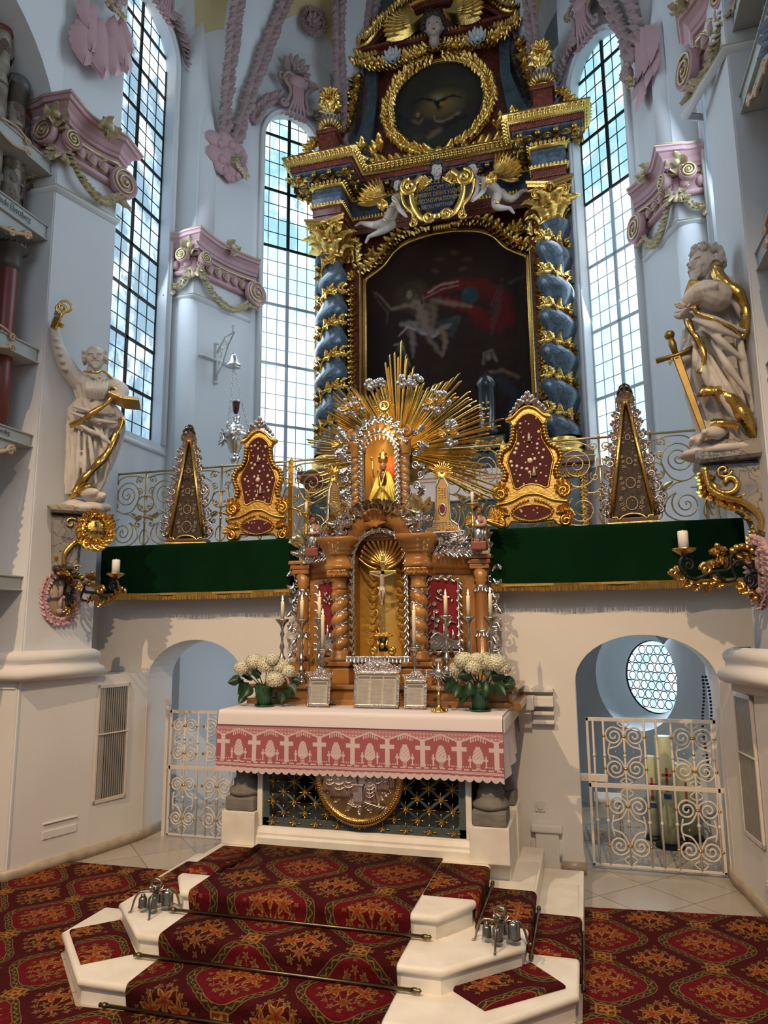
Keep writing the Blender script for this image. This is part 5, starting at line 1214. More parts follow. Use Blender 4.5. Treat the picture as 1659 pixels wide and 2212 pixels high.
ribbon(mb,pr_,[(1497,700,.30),(1505,712,.30),(1540,728,.31),(1575,740,.28),(1594,752,.22)],.014,.01,.2); ribbon(mb,pr_,[(1482,715,.22),(1492,745,.28),(1508,770,.28),(1518,800,.27),(1510,832,.26)],.022,.02,.4)
ribbon(mb,pr_,[(1508,862,.2),(1530,868,.27),(1550,872,.27),(1575,885,.26),(1600,915,.24),(1630,958,.12)],.040,.03,.4); ribbon(mb,pr_,[(1530,934,.24),(1555,936,.29),(1590,938,.24)],.028,.01,.2)
part(mb,'gilded_hem',GOLD,SU)
b=MB(); b.sph(*pr_(1565,980,.02),(.30,.22,.05)); part(b,'rock_base',STAT,SU)
# consoles of grey marble
def console(name,lab,pl,prof_px,top_px,shield,swirl,d0,fl):
    x0=V(pl(*prof_px[0])); root=empty(name,x0,lab,'console')
    q=[]
    for (x,y) in prof_px: p=V(pl(x,y)); q.append(((p-x0).dot(pl.x),p.z-x0.z))
    M=FR(x0,pl.x,(0,0,1),pl.n)
    mb=MB(); mb.add(prism(q,-.16,.12,.02),M,True)
    tq=[]
    for (x,y) in top_px: p=V(pl(x,y)); tq.append(((p-x0).dot(pl.x),p.z-x0.z))
    mb.add(prism(tq,-.24,.20,.02),M,True); part(mb,'marble_bracket',GREYM,root)
    mb=MB()
    for (x,y,rr,tn,a,dd) in swirl: mb.tube([tuple(V(pl(x,y,.135))+pl.x*u+V((0,0,w))) for u,w in sp2(0,0,rr,tn,a,dd)],rr*.22,6)
    for pts,w in fl:
        qq=cs([pl(x,y,d) for x,y,d in pts],6)
        for k in (-.09,-.045,0,.045,.09): mb.tube([tuple(V(p)+pl.n*k) for p in qq],w,6)
        mb.add(SPH[0],T(*qq[-1])@S(.045)); garland(mb,qq,.10,tuple(pl.n),.05,.5,30)
    part(mb,'gilded_scrolls',GOLD,root)
    return root,M
cr,M=console('wall_console','grey marble bracket with a golden name shield under the key-holding saint',pl,[(110,1115),(215,1115),(218,1130),(190,1150),(176,1170),(172,1205),(170,1232),(112,1228),(110,1180)],[(102,1098),(140,1097),(190,1102),(236,1120),(232,1126),(190,1118),(108,1112)],None,[(153,1135,.05,1.0,.5,1),(165,1230,.03,1.2,0,1)],.12,[([(195,1160,.0),(165,1172,.04),(140,1198,.06),(138,1222,.04)],.02)])
mb=MB(); c=pl(203,1152,.20); M=FACE(*c,52); mb.lathe([(.105,-.05),(.10,.01),(.06,.03),(0,.035)],24,M@S(1,1.15,1)); q=[tuple(M@V((.11*math.cos(a*PI/10),.125*math.sin(a*PI/10),0))) for a in range(20)]; garland(mb,q,.075,tuple(M.to_3x3()@V((0,0,1))),.035,.4,40,closed=True); part(mb,'shield',GOLD,cr)
text('S.',M@T(0,.045,.04),.06,IRONB,cr,'name'); text('Petrus',M@T(0,-.02,.042),.062,IRONB,cr,'name')
cr,M=console('wall_console','grey marble bracket with gilded scrolls under the sword-bearing saint',pr_,[(1510,1008),(1650,1000),(1665,1150),(1650,1162),(1632,1155),(1618,1120),(1590,1098),(1545,1082),(1520,1060),(1512,1030)],[(1498,985),(1520,968),(1560,962),(1650,960),(1652,996),(1510,1012),(1500,1004)],None,[(1570,1050,.09,1.0,PI,1),(1560,1025,.05,1.3,0,-1)],.12,[([(1520,1020,.08),(1530,1062,.08),(1560,1082,.08),(1600,1092,.06),(1635,1120,.04),(1638,1150,.02)],.02)])
# ================================================================== GALLERY EDGE: cloths, railings, reliquaries, lamp, sconces
def drapery(name,lab,x0,x1,seed):
    root=empty(name,((x0+x1)/2,5.85,2.69),lab,'drapery','green velvet hangings'); n=70; mb=MB(); y0=5.84
    prof=[(.28,2.688),(.10,2.695),(.012,2.692),(0,2.675)]+[(0,2.675-.445*k/14) for k in range(1,15)]
    f=lambda i,j:(lambda x,d,z:(x,y0+d+(-.012*math.sin(x*9+seed)-.006*math.sin(x*23+seed*2))*min(1,max(0,(2.69-z)/.3)) ,z-.012*math.sin((x-x0)/(x1-x0)*PI)*(1 if z<2.66 else .3)))(x0+(x1-x0)*i/n,*prof[j])
    v=[f(i,j) for i in range(n+1) for j in range(len(prof))]; m=len(prof)
    mb.add((v,[(i*m+j,i*m+j+1,(i+1)*m+j+1,(i+1)*m+j) for i in range(n) for j in range(m-1)]))
    for e in (0,n): mb.add(([v[e*m+3],v[e*m+m-1],(v[e*m+m-1][0],6.05,2.23),(v[e*m+3][0],6.05,2.67)],[(0,1,2,3)]),None,True)
    part(mb,'velvet',GREEN,root)
    mb=MB(); nn=330; rg=random.Random(seed)
    for i in range(nn):
        a=f(n*i/nn,m-1); w=(x1-x0)/nn; l=.048+.008*rg.random(); mb.add(([(a[0],a[1]-.006,a[2]+.012),(a[0]+w,a[1]-.006,a[2]+.012),(a[0]+w*.85+rg.uniform(-.003,.003),a[1]-.008,a[2]-l),(a[0]+w*.15,a[1]-.008,a[2]-l),(a[0]+w*.5,a[1]-.013,a[2]-l*.9),(a[0]+w*.5,a[1]-.014,a[2]+.012)],[(0,3,4,5),(5,4,2,1),(0,1,2,3)]),None,True)
    mb.box(x0,x1,y0-.012,y0+.004,2.214,2.232); part(mb,'fringe',FRNG,root)
drapery('green_hanging','dark green velvet hanging with gold fringe over the left arch',-4.45,-2.49,1.0)
drapery('green_hanging','dark green velvet hanging with gold fringe over the right arch',-.715,1.25,2.4)
def railing(name,lab,xs,posts,Y=6.25,H=.80):
    zb=2.70; root=empty(name,((xs[0]+xs[-1])/2,Y,zb),lab,'railing','gilded iron railings of the gallery')
    mb=MB(); a,b=xs[0],xs[-1]
    mb.tube([(a,Y,zb+H),(b,Y,zb+H+.0)],.012,6); mb.tube([(a,Y,zb+.02),(b,Y,zb+.02)],.008,6); part(mb,'top_rail',BRASS,root)
    for x,w in posts:
        mb=MB()
        if w>.02: mb.bbox(x-w,x+w,Y-.02,Y-.006,zb,zb+H,.004); mb.sph(x,Y-.02,zb+.22,.014); mb.sph(x,Y-.02,zb+.58,.016); mb.lathe([(.014,0),(.02,.01),(.008,.03),(0,.05)],8,T(x,Y,zb+H)); part(mb,'broad_post',GOLD,root)
        else: mb.tube([(x,Y,zb),(x,Y,zb+H)],w,6); [mb.sph(x,Y,zb+h_,(w*1.7,w*1.7,w*1.4)) for h_ in (.28,.34,.40,.55)]; mb.lathe([(.01,0),(.014,.01),(0,.04)],8,T(x,Y,zb+H)); part(mb,'post',BRASS,root)
    for i in range(len(xs)-1):
        x0,x1=xs[i],xs[i+1]; w=x1-x0; fl=(i%2==1); mb=MB(); r=.0065
        M=FR((x0 if not fl else x1,Y,zb+.02),(1 if not fl else -1,0,0),(0,0,1),(0,-1,0)); s=w/.42; k=(H-.02)/.78
        def sp(cx,cy,rr,tn,a,d,th=r): mb.tube([(x*s,y*k,0) for x,y in sp2(cx,cy,rr,tn,a,d)],th,5,M); mb.sph(cx*s,cy*k,0,th*1.5,M,2)
        def cv(*pts,th=r): mb.tube(cs([(x*s,y*k,0) for x,y in pts],6),th,5,M)
        sp(.20,.55,.150,2.3,-.6,1); cv((.324,.465),(.26,.38),(.15,.36),(.05,.44),(.02,.6)); cv((.40,.72),(.30,.745),(.14,.74),(.04,.66))
        sp(.05,.70,.045,1.4,-1,1); sp(.345,.70,.042,1.4,3.9,-1); sp(.35,.58,.04,1.3,2.5,-1); sp(.05,.44,.042,1.3,1,-1); sp(.37,.42,.035,1.3,2,1)
        cv((.42,.30),(.36,.33),(.30,.30),(.24,.34),(.15,.36)); sp(.165,.16,.125,2.0,.9,-1); cv((.245,.26),(.32,.20),(.34,.10),(.25,.03),(.12,.02)); cv((.42,.36),(.34,.40),(.33,.48),(.39,.53),(.42,.47))
        sp(.345,.24,.038,1.3,1.5,1); sp(.03,.28,.04,1.3,-1,1); cv((.42,.02),(.37,.07),(.38,.15),(.42,.19)); cv((.0,.02),(.03,.08),(.02,.15),(0,.19)); cv((.0,.34),(.06,.30),(.12,.30))
        for (x,y,a) in ((.30,.335,-30),(.36,.30,20)): mb.add(LEAFN,M@T(x*s,y*k,.004)@RZ(a-90)@T(0,-.05,0)@S(.10))
        part(mb,'scroll_panel',BRASS,root)
XL=[-4.68,-4.27,-3.84,-3.41,-2.98,-2.66,-2.25,-1.9]
railing('gallery_railing','gilded wrought iron railing behind the left green hanging',XL,[(-4.68,.011),(-4.27,.010),(-3.41,.010),(-2.66,.026)])
railing('gallery_railing','gilded wrought iron railing behind the right green hanging',[-1.2,-.94,-.62,-.22,.2,.62,1.02,1.12],[(-.62,.026),(-.22,.010),(.2,.01),(.62,.01),(1.02,.011)])
# ---- pyramid reliquaries
def pyramid(lab,x,yaw,lean=0):
    root=empty('pyramid_reliquary',(x,5.98,2.695),lab,'reliquary','pyramid reliquaries on the gallery'); M=T(x,5.98,2.695)@RZ(yaw)@FR((0,0,0),(1,0,0),(0,0,1),(0,-1,0))
    mb=MB(); mb.add(([(-.165,.06,0),(.165,.06,0),(.02,1.02,0),(-.02,1.02,0),(-.13,.06,-.16),(.13,.06,-.16),(.015,1.02,-.05),(-.015,1.02,-.05)],[(0,3,7,4),(1,5,6,2),(4,7,6,5),(3,2,6,7),(0,4,5,1)]),M,True)
    mb.bbox(-.19,.19,0,.055,-.17,.02,.006,M); part(mb,'case',WOODD,root)
    mb=MB(); mb.add(prism([(-.15,.07),(.15,.07),(.012,.97),(-.012,.97)],-.012,.0),M,True); part(mb,'glazed_panel',(bpy.data.materials.get('relic_ground_brown') or newmat('relic_ground_brown',(.045,.028,.018),.5,0,.7,30,col2=(.09,.06,.035),spec=.2)),root)
    mb=MB()
    for s in (-1,1): mb.tube([(s*.165,.06,.012),(s*.018,.99,.012)],.019,4,M); mb.tube([(s*.018,.99,.012),(0,1.03,.012)],.016,4,M)
    q=cs([(-.16,.06,.014),(-.12,.06,.014),(-.11,.035,.014),(-.07,.07,.014),(0,.085,.014),(.07,.07,.014),(.11,.035,.014),(.12,.06,.014),(.16,.06,.014)],5); mb.tube(q,.012,5,M); mb.bbox(-.2,.2,0,.018,-.02,.03,.004,M)
    part(mb,'gilded_frame',GOLD,root)
    mb=MB()
    for s in (-1,1):
        for (t,r_,k) in ((.05,.035,1),(.13,.045,-1),(.24,.045,1),(.36,.035,-1),(.48,.045,1),(.60,.03,-1),(.70,.028,1),(.8,.025,-1),(.88,.022,1)):
            x_=.165*(1-t)+.018*t+.018; y_=.06+.95*t; d=s*k; q=[(x,y,0) for x,y in sp2(s*(x_+r_*.8),y_,r_,1.3,PI/2 if k>0 else -PI/2,-d)]; mb.tube(q,.010,5,M)
            for a in (-30,10): mb.add(LEAF,M@T(s*(x_+r_),y_+r_*.5,0)@RZ(-s*(60+a))@S(.045))
        garland(mb,[tuple(M@V((s*(.185*(1-t)+.04*t),.06+.95*t,-.01))) for t in [k/8 for k in range(9)]],.045,tuple(M.to_3x3()@V((0,0,1))),.035,.3,38)
    for (y_,sz,n) in ((1.02,.10,4),(1.08,.085,4),(1.13,.06,3)):
        for k in range(n): mb.add(LEAFC,M@T(0,y_,0)@RZ(-60+120*k/(n-1))@S(sz))
    part(mb,'silver_ornament',SILVP,root)
    mb=MB(); rg=random.Random(int(x*10))
    for y_,r_ in ((.72,.018),(.52,.022),(.34,.036),(.17,.045)):
        mb.add(tube([(r_*math.cos(a*PI/7),y_+r_*1.2*math.sin(a*PI/7),.004) for a in range(14)],.004,4,True),M)
        for s in (-1,1): 
            for k in range(3): mb.tube([(x_,yy,.004) for x_,yy in sp2(s*(r_+.022+.012*k*(1-y_)),y_+.04*(k-1),.018*(1.2-y_),1.3,k,s)],.003,4,M)
    for k in range(70):
        y_=rg.uniform(.1,.85); w=.145*(1-y_)*.85; mb.sph(rg.uniform(-w,w),y_,.004,rg.uniform(.003,.006),M,2)
    part(mb,'relic_filigree',PEARL,root)
pyramid('tall narrow pyramid reliquary at the left railing beside the key-holding saint',-3.62,14)
pyramid('tall pyramid reliquary at the right railing beside the saint with the sword',.42,-6)
CO=[(0,1.055),(.06,1.04),(.13,.985),(.185,.965),(.185,.94),(.15,.92),(.135,.88),(.145,.78),(.18,.70),(.24,.66),(.265,.58),(.24,.52),(.22,.47),(.23,.42),(.30,.38),(.31,.30),(.28,.24),(.29,.20),(.28,.15),(.32,.09),(.31,.03),(.27,0),(.2,.02),(.17,.06),(.08,.05),(0,.045)]
CV=[(0,.985),(.045,.975),(.09,.935),(.11,.90),(.10,.84),(.105,.76),(.135,.70),(.175,.63),(.19,.57),(.17,.49),(.155,.42),(.14,.345),(.11,.335),(.06,.365),(0,.375)]
sy=lambda L:[(x,y) for x,y in L]+[(-x,y) for x,y in L[::-1][1:-1]] if L[0][0]==0 and L[-1][0]==0 else L
def shaped(lab,x,yaw,s,seed):
    root=empty('cartouche_reliquary',(x,5.96,2.695),lab,'reliquary','curved gilded reliquaries on the gallery'); M=T(x,5.96,2.695)@RZ(yaw)@FR((0,0,0),(1,0,0),(0,0,1),(0,-1,0))@S(s,1,1)
    mb=MB(); mb.add(prism(sy(CO),-.05,.012,.008),M,True)
    mb.add(sweep([(0,0),(.022,.0),(.022,.05),(.012,.06),(0,.05)],[(x_,y_,-.02) for x_,y_,_ in cs([(-.195,.95,0),(-.14,.965,0),(-.07,1.03,0),(0,1.055,0),(.07,1.03,0),(.14,.965,0),(.195,.95,0)],5)],up=(0,0,1)),M)
    mb.add(sweep([(0,0),(.022,.0),(.022,.05),(.012,.06),(0,.05)],[(x_,y_,-.02) for x_,y_,_ in cs([(-.30,.22,0),(-.18,.24,0),(-.07,.29,0),(0,.30,0),(.07,.29,0),(.18,.24,0),(.30,.22,0)],5)],up=(0,0,1)),M)
    for sg in (-1,1):
        mb.tube([(a,b,.03) for a,b in sp2(sg*.26,.30,.06,1.6,PI/2,-sg)],.016,6,M); mb.tube([(a,b,.03) for a,b in sp2(sg*.27,.05,.045,1.6,PI/2,sg)],.016,6,M); mb.sph(sg*.25,.27,.03,.022,M)
        ed=[(sg*a,b,.02) for a,b,_ in cs([(q[0],q[1],0) for q in CO[6:14]],5)]
        for (p,t) in resample(ed,.028): mb.add(tube([tuple(p+V((-sg*.03,0,.0))),tuple(p+V((-sg*.012,.004,.026))),tuple(p+V((sg*.006,0,0)))],.015,5),M)
        for k in range(9): a=k*40; mb.add(LEAF,M@T(sg*.26,.33,.02)@RZ(a)@T(0,.01,0)@S(.065))
        q=cs([(sg*.03,.235,.03),(sg*.12,.20,.03),(sg*.17,.14,.03),(sg*.12,.08,.03),(0,.055,.03)],4)
        for (p,t) in resample(q,.022): mb.add(SPH[2],M@T(*p)@S(.012))
        garland(mb,[tuple(M@V(p)) for p in [(sg*.2,.13,.02),(sg*.27,.15,.02),(sg*.3,.1,.02)]],.06,(0,-1,0),.03,.4)
        mb.lathe([(.03,-.02),(.045,0),(.03,.03)],12,M@T(sg*.27,-.0,-.02)@RX(-90))
    mb.tube([(a,b,.012) for a,b in sy(CV)],.010,5,M,closed=True)
    part(mb,'gilded_body',bpy.data.materials.get('warm_gold') or newmat('warm_gold',(.78,.42,.09),.3,1,.4,12,.25,50,(.50,.25,.05)),root)
    mb=MB(); mb.add(prism(sy(CV),.010,.016),M,True); ov=[(.14*math.cos(a*PI/12)*(1+.12*math.cos(2*a*PI/12)),.135+.055*math.sin(a*PI/12)*(1+.15*abs(math.sin(a*PI/12)))) for a in range(24)]; mb.add(prism(ov,.010,.017),M,True); part(mb,'velvet_panel',PANR,root)
    mb=MB(); rg=random.Random(seed); done=[]; ins=poly_in(sy([(a*.86,b) for a,b in CV]))
    while len(done)<46:
        a,b=rg.uniform(-.19,.19),rg.uniform(.37,.95)
        if ins(a,b) and ins(a,b-.015) and all(math.hypot(a-c,b-d)>.034 for c,d,_ in done): done.append((a,b,rg.uniform(.007,.016)))
    done+=[(0,.575,.024)]
    for a,b,r_ in done: mb.lathe([(r_,-.002),(r_,.003),(r_*.8,.005),(0,.004)],10,M@T(a,b,.017))
    for k in range(8): a=rg.uniform(-.1,.1); mb.lathe([(.009,0),(.009,.004),(0,.005)],8,M@T(a,.135+rg.uniform(-.035,.035),.018))
    mb.tube([(0,.48,.02),(0,.42,.02)],.006,4,M); mb.lathe([(.02,.0),(.012,.03),(.012,.06),(0,.08)],8,M@T(0,.74,.02)@RX(-90)); mb.lathe([(.022,.0),(.012,.04),(.010,.07),(0,.085)],8,M@T(.03,.44,.02)@RX(-90))
    part(mb,'medal',PEARL,root)
    mb=MB()
    for (a,b,r_) in ((-.11,1.04,.024),(-.085,1.075,.026),(-.06,1.105,.024),(-.03,1.13,.028),(0,1.17,.026),(.03,1.13,.028),(.06,1.10,.024),(.085,1.07,.026),(.115,1.04,.024),(0,1.10,.03),(-.14,1.01,.018),(.14,1.01,.018)): mb.sph(a,b,-.01+.02*((a*50)%1),r_,M)
    for sg in (-1,1): mb.add(LEAF,M@T(sg*.02,1.08,.03)@RZ(-sg*75)@S(.07))
    part(mb,'silver_cloud_crest',SILVP,root)
shaped('curved gilded reliquary with red velvet panel, left of the central altar beside the narrow pyramid',-2.87,10,.9,4)
shaped('large curved gilded reliquary with red velvet panel, right of the central altar',-.37,0,1.0,9)
# ---- hanging sanctuary lamp with its bracket
c=P(505,775,Y=6.9); BR=empty('lamp_bracket',PL(465,800,(-4.32,7.1),22.5),'white iron scroll bracket on the pier with a small bell-shaped canopy','bracket')
a0=PL(437,790,(-4.32,7.1),22.5); a1=PL(468,800,(-4.32,7.1),22.5)
mb=MB(); w=V((math.cos(R(67.5)),math.sin(R(67.5)),0)); w=V((.38,.92,0)).normalized(); nrm=V((.92,-.38,0)); o=PL(465,780,(-4.32,7.1),22.5)+nrm*.03
mb.tube([tuple(o-w*.22),tuple(o+w*.22)],.018,4); mb.tube([tuple(o-V((0,0,.26))),tuple(o+V((0,0,.20)))],.018,4)
for e in (o-w*.23,o+w*.23,o-V((0,0,.28)),o+V((0,0,.22))): mb.add(SPH[2],T(*e)@S(.028))
tip=P(505,762,Y=6.75); dv=(tip-o); dv.z=0; L=dv.length; dv.normalize(); M=FR(o,dv,(0,0,1),dv.cross(V((0,0,1))))
mb.tube([(0,.1,0),(L*.5,.14,0),(L,.02,0)],.013,5,M); mb.tube([(0,-.2,0),(L*.35,-.16,0),(L*.7,-.02,0),(L,.02,0)],.010,5,M)
for (x,y,r_,s_) in ((L*.25,.02,.08,1),(L*.55,.04,.07,-1),(L*.28,-.12,.055,-1),(L*.9,.1,.05,1)): mb.tube([(p,q,0) for p,q in sp2(x,y,r_,1.6,0,s_)],.009,5,M)
part(mb,'iron_scrolls',newmat('bracket_white_iron',(.62,.60,.56),.5),BR)
mb=MB(); mb.lathe([(.012,.09),(.03,.06),(.045,.0),(.085,-.05),(.09,-.06),(.0,-.05)],16,T(tip.x,tip.y,tip.z-.10)); part(mb,'bell_canopy',SILV,BR)
LP=P(508,951,Y=6.75); LA=empty('sanctuary_lamp',LP,'hanging silver sanctuary lamp with red glass cup beside the left reliquaries','hanging lamp')
mb=MB(); sc=1.0; mb.lathe([(0,-.29),(.03,-.28),(.05,-.24),(.065,-.20),(.04,-.19),(.05,-.15),(.075,-.10),(.09,-.04),(.15,.02),(.165,.06),(.12,.10),(.10,.13),(.09,.16),(.05,.18),(.045,.24),(.06,.27),(.045,.28)],24,T(*LP)@S(.95))
for k in range(6):
    a=2*PI*k/6; n=V((math.cos(a),math.sin(a),0)); flower(mb,frame_to(LP+n*.15+V((0,0,.05)),(0,0,1),n),.05,6)
    for q in (-30,0,30): mb.add(LEAFN,frame_to(LP+n*.15+V((0,0,.03)),Matrix.Rotation(R(q),3,n)@V((0,0,-1)),n)@S(.085))
for k in range(3):
    a=2*PI*k/3+.4; n=V((math.cos(a),math.sin(a),0)); mb.add(tube([tuple(LP+n*(.09+x)+V((0,0,.13+y))) for x,y in sp2(.03,0,.05,1.2,PI/2,-1)],.010,5))
part(mb,'silver_body',SILV,LA)
mb=MB(); mb.lathe([(.0,.29),(.02,.298),(.033,.33),(.040,.39),(.043,.43),(.047,.435),(.045,.44),(0,.41)],16,T(*LP)); part(mb,'red_glass_cup',newmat('ruby_glass',(.09,.004,.006),.08,coat=.6),LA)
mb=MB(); mb.lathe([(.048,.425),(.054,.435),(.048,.443)],16,T(*LP)); part(mb,'cup_rim',SILV,LA)
mb=MB()
for k in range(3):
    a=2*PI*k/3+.4; n=V((math.cos(a),math.sin(a),0)); p0=LP+n*.14+V((0,0,.12)); p1=V((tip.x,tip.y,tip.z-.16))
    N=int((p1-p0).length/.03)
    for i in range(N): q=p0.lerp(p1,(i+.5)/N); mb.add(tube([(.012*math.cos(b*PI/3),.018*math.sin(b*PI/3),0) for b in range(6)],.003,4,True),T(*q)@RZ(90*(i%2))@RX(90))
part(mb,'chains',SILV,LA)
# ---- consecration crosses (pink wreaths) and the sconces
def tondo(lab,M,s):
    root=empty('consecration_cross',M.to_translation(),lab,'stucco wreath','pink wreaths behind the wall sconces')
    q=[(.155*math.cos(a*PI/16),.20*math.sin(a*PI/16),.01) for a in range(32)]
    mb=MB(); mb.tube(q,.028,6,M,closed=True); garland(mb,[tuple(M@V(p)) for p in q],.06,tuple(M.to_3x3()@V((0,0,1))),.032,.3,30,closed=True); part(mb,'wreath',PINK,root)
    mb=MB(); mb.lathe([(.15,-.005),(.15,.006),(0,.01)],28,M@S(1,1.3,1)); part(mb,'field',CREAMG,root)
    mb=MB()
    for a in (0,90,180,270): mb.tube([(0,0,.02),(0,.11,.02)],.02,6,M@RZ(a)); mb.sph(0,.12,.02,.03,M@RZ(a))
    part(mb,'cross',PINKD,root)
MT=FACE(*PL(128,1290,(-4.36,4.81),16.5),72); tondo('pink stucco wreath with a cross behind the left wall sconce',MT,1)
MTR=FACE(1.09,4.93,2.22,-84); tondo('pink stucco wreath cut by the right edge behind the right wall sconce',MTR,1)
def sconce(lab,mk,pts_scale,cl,fx=1):
    # mk(u,v): point in the plane of the arm, u metres from the wall outward, v up
    root=empty('wall_sconce',mk(0,0),lab,'sconce','black and gold wall sconces'); mb=MB(); tb=lambda pts,r,n=6:mb.tube(cs([mk(u,v) for u,v in pts],6),r,n)
    sp=lambda cx,cy,r_,tn,a,d,th:mb.tube([mk(x,y) for x,y in sp2(cx,cy,r_,tn,a,d)],th,6)
    tb([(0,0),(.10,0)],.018); tb([(.02,0),(.05,.10),(.15,.14),(.24,.10),(.26,.02),(.40,-.0),(.52,-.04),(.60,-.02)],.013); tb([(.05,0),(.06,-.08),(.12,-.10)],.012); sp(.12,-.05,.045,1.6,-1.5,-1,.011)
    tb([(.10,.02),(.18,.07),(.24,.03),(.22,-.04),(.30,-.06),(.36,-.0)],.010); tb([(.60,-.02),(.64,.05),(.60,.11),(.54,.10)],.013); sp(.57,.05,.04,1.5,1,1,.009)
    part(mb,'iron_arm',IRONB,root)
    mb=MB(); n=(V(mk(1,0))-V(mk(0,0))).cross(V((0,0,1))).normalized()
    for k in range(5): a=.9+k*.33; mb.add(SPH[0],T(*mk(.15-.12*math.cos(a)*1.0,.03+.13*math.sin(a)))@S(.024))
    garland(mb,[mk(.05+.08*k,.12-.02*k) for k in range(3)],.055,tuple(n),.05,.5); garland(mb,cs([mk(.05,-.10),mk(.10,-.13),mk(.16,-.10)],4),.055,tuple(n),.04,.3); garland(mb,cs([mk(.30,-.07),mk(.40,-.05),mk(.46,-.08),mk(.56,-.07),mk(.66,-.0)],4),.06,tuple(n),.05,.3)
    for p,s_ in (((.31,.05),.07),((.34,.10),.08),((.38,.03),.07),((.30,.13),.05)):
        for a in (-30,0,30): mb.add(LEAFC,frame_to(mk(*p),Matrix.Rotation(R(a),3,n)@V((0,0,1)),n)@S(s_))
    flower(mb,frame_to(mk(.25,.06),(0,0,1),n)@T(0,0,.02),.045,8); mb.add(SPH[0],T(*mk(.34,.17))@S(.018)); mb.add(SPH[0],T(*mk(.08,-.17))@S(.026)); mb.tube([mk(x,y) for x,y in sp2(.44,.02,.045,1.4,0,1)],.014,6); mb.tube([mk(x,y) for x,y in sp2(.70,.01,.03,1.2,2,1)],.013,6)
    p=mk(.60,.125); k=12
    mb.lathe([(.01,-.02),(.04,0),(.07,.02),(.075,.03),(.03,.01),(0,.01)],16,T(*p)); part(mb,'gilded_leaves',GOLDD,root)
    mb=MB(); mb.lathe([(.032,.012),(.032,.135),(.028,.142),(0,.138)],20,T(*p)); mb.tube([(p[0],p[1],p[2]+.14),(p[0],p[1],p[2]+.15)],.002,4); solo(mb,'pillar_candle',WAXW,cl,'candle','short white candles on the wall sconces')
o=V(PL(135,1284,(-4.36,4.81),16.5)); e=V(P(248,1272,Y=5.02)); d=V((e.x-o.x,e.y-o.y,0)); sL=d.length/.60; d.normalize()
sconce('black and gold wall sconce under the key-holding saint',lambda u,v:tuple(o+d*(u*sL)+V((0,0,v))),1,'short white candle on the left wall sconce')
o2=V((1.10,4.93,2.22)); e2=V(P(1478,1196,Y=4.85)); d2=V((e2.x-o2.x,e2.y-o2.y,0)); sR=d2.length/.60; d2.normalize()
sconce('black and gold wall sconce in front of the right green hanging',lambda u,v:tuple(o2+d2*(u*sR)+V((0,0,v))),1,'short white candle on the right wall sconce')
# ---- votive candle racks in the side arches
PAINTC=newmat('painted_candle_wax',(.36,.32,.25),.45,0,.9,9,col2=(.12,.08,.06),detail=8)
REDC=newmat('red_painted_candle',(.20,.045,.035),.35,0,.5,7,col2=(.12,.03,.025))
DKC=newmat('dark_grey_candle',(.10,.09,.075),.4,0,.6,9)
BOARD=newmat('painted_rack_board',(.46,.48,.44),.6,0,.4,6,col2=(.36,.38,.36))
BLUL=newmat('painted_blue_leaves',(.20,.25,.32),.6)
CARV=newmat('peach_carving',(.55,.36,.22),.5)
def rack(name,lab,Mm,texts):
    root=empty(name,Mm@V((-4.45,4.2,2.2)),lab,'candle rack','racks of votive candles'); X=-4.41
    for i,(z0,z1,scal) in enumerate(((5.93,6.06,0),(5.30,5.44,1),(4.16,4.29,2),(3.42,3.53,1),(2.22,2.34,2))):
        mb=MB(); mb.bbox(-4.95,X,2.5,4.80,z0,z1,.006); mb.bbox(X-.01,X+.015,2.5,4.82,z0,z0+.012,.004); mb.bbox(X-.01,X+.015,2.5,4.82,z1-.012,z1,.004)
        if scal==1: mb.add(prism([(2.6,0),(2.6,-.16),(2.9,-.22),(3.3,-.14),(3.6,-.22),(4.0,-.20),(4.2,-.12),(4.4,-.16),(4.62,-.05),(4.66,0)],0,.02),FR((X-.03,0,z0),(0,1,0),(0,0,1),(1,0,0)),True)
        g=MB(); g.merge(mb,Mm); part(g,'shelf_board',BOARD,root)
        mb=MB()
        if scal==1:
            for y,dd in ((3.2,.22),(3.7,.21),(4.0,.2),(4.2,.16),(4.42,.14),(4.58,.08)): mb.tube([(X+.01,y+a,z0-dd+b) for a,b in sp2(0,0,.045,1.3,0,1)],.014,5)
            mb.tube(cs([(X+.01,3.0,z0-.2),(X+.01,3.4,z0-.17),(X+.01,3.8,z0-.23),(X+.01,4.1,z0-.17),(X+.01,4.4,z0-.14),(X+.01,4.62,z0-.05)],6),.016,5)
        if scal in (0,2):
            for sg in (0,1): mb.tube([(X+.02,4.5+a,z0+.02+sg*.09+b) for a,b in sp2(0,0,.035,1.4,0,1)],.010,5); mb.tube(cs([(X+.02,4.2,z0+.12-sg*.12),(X+.02,4.35,z0+.16-sg*.18),(X+.02,4.5,z0+.13-sg*.10)],5),.012,5)
        if mb.n: g=MB(); g.merge(mb,Mm); part(g,'carved_scrollwork',CARV,root)
        if scal==1:
            mb=MB(); garland(mb,[(X-.003,3.0,z0-.08),(X-.003,3.5,z0-.09),(X-.003,4.1,z0-.07)],.09,(1,0,0),.07,0,45); g=MB(); g.merge(mb,Mm); part(g,'painted_leaves',BLUL,root)
    for (t,y,z,sz) in texts: text(t,T(X+.017,y,z)@RZ(90)@RX(90),sz,IRONB,root,'gothic_lettering',.001,'RIGHT',.75)
    return root
rack('candle_rack','white painted rack with carved scrolls holding votive candles in the left arch',Matrix(),[('Dankesgabe der Pfarrgemeinde Ebersberg',4.60,5.37,.075),('Pfarrei Dankenheim · Stillberg · Oberding',4.55,3.475,.05)])
rack('candle_rack','white painted rack seen edge-on with votive candles at the right edge',MIR,[])
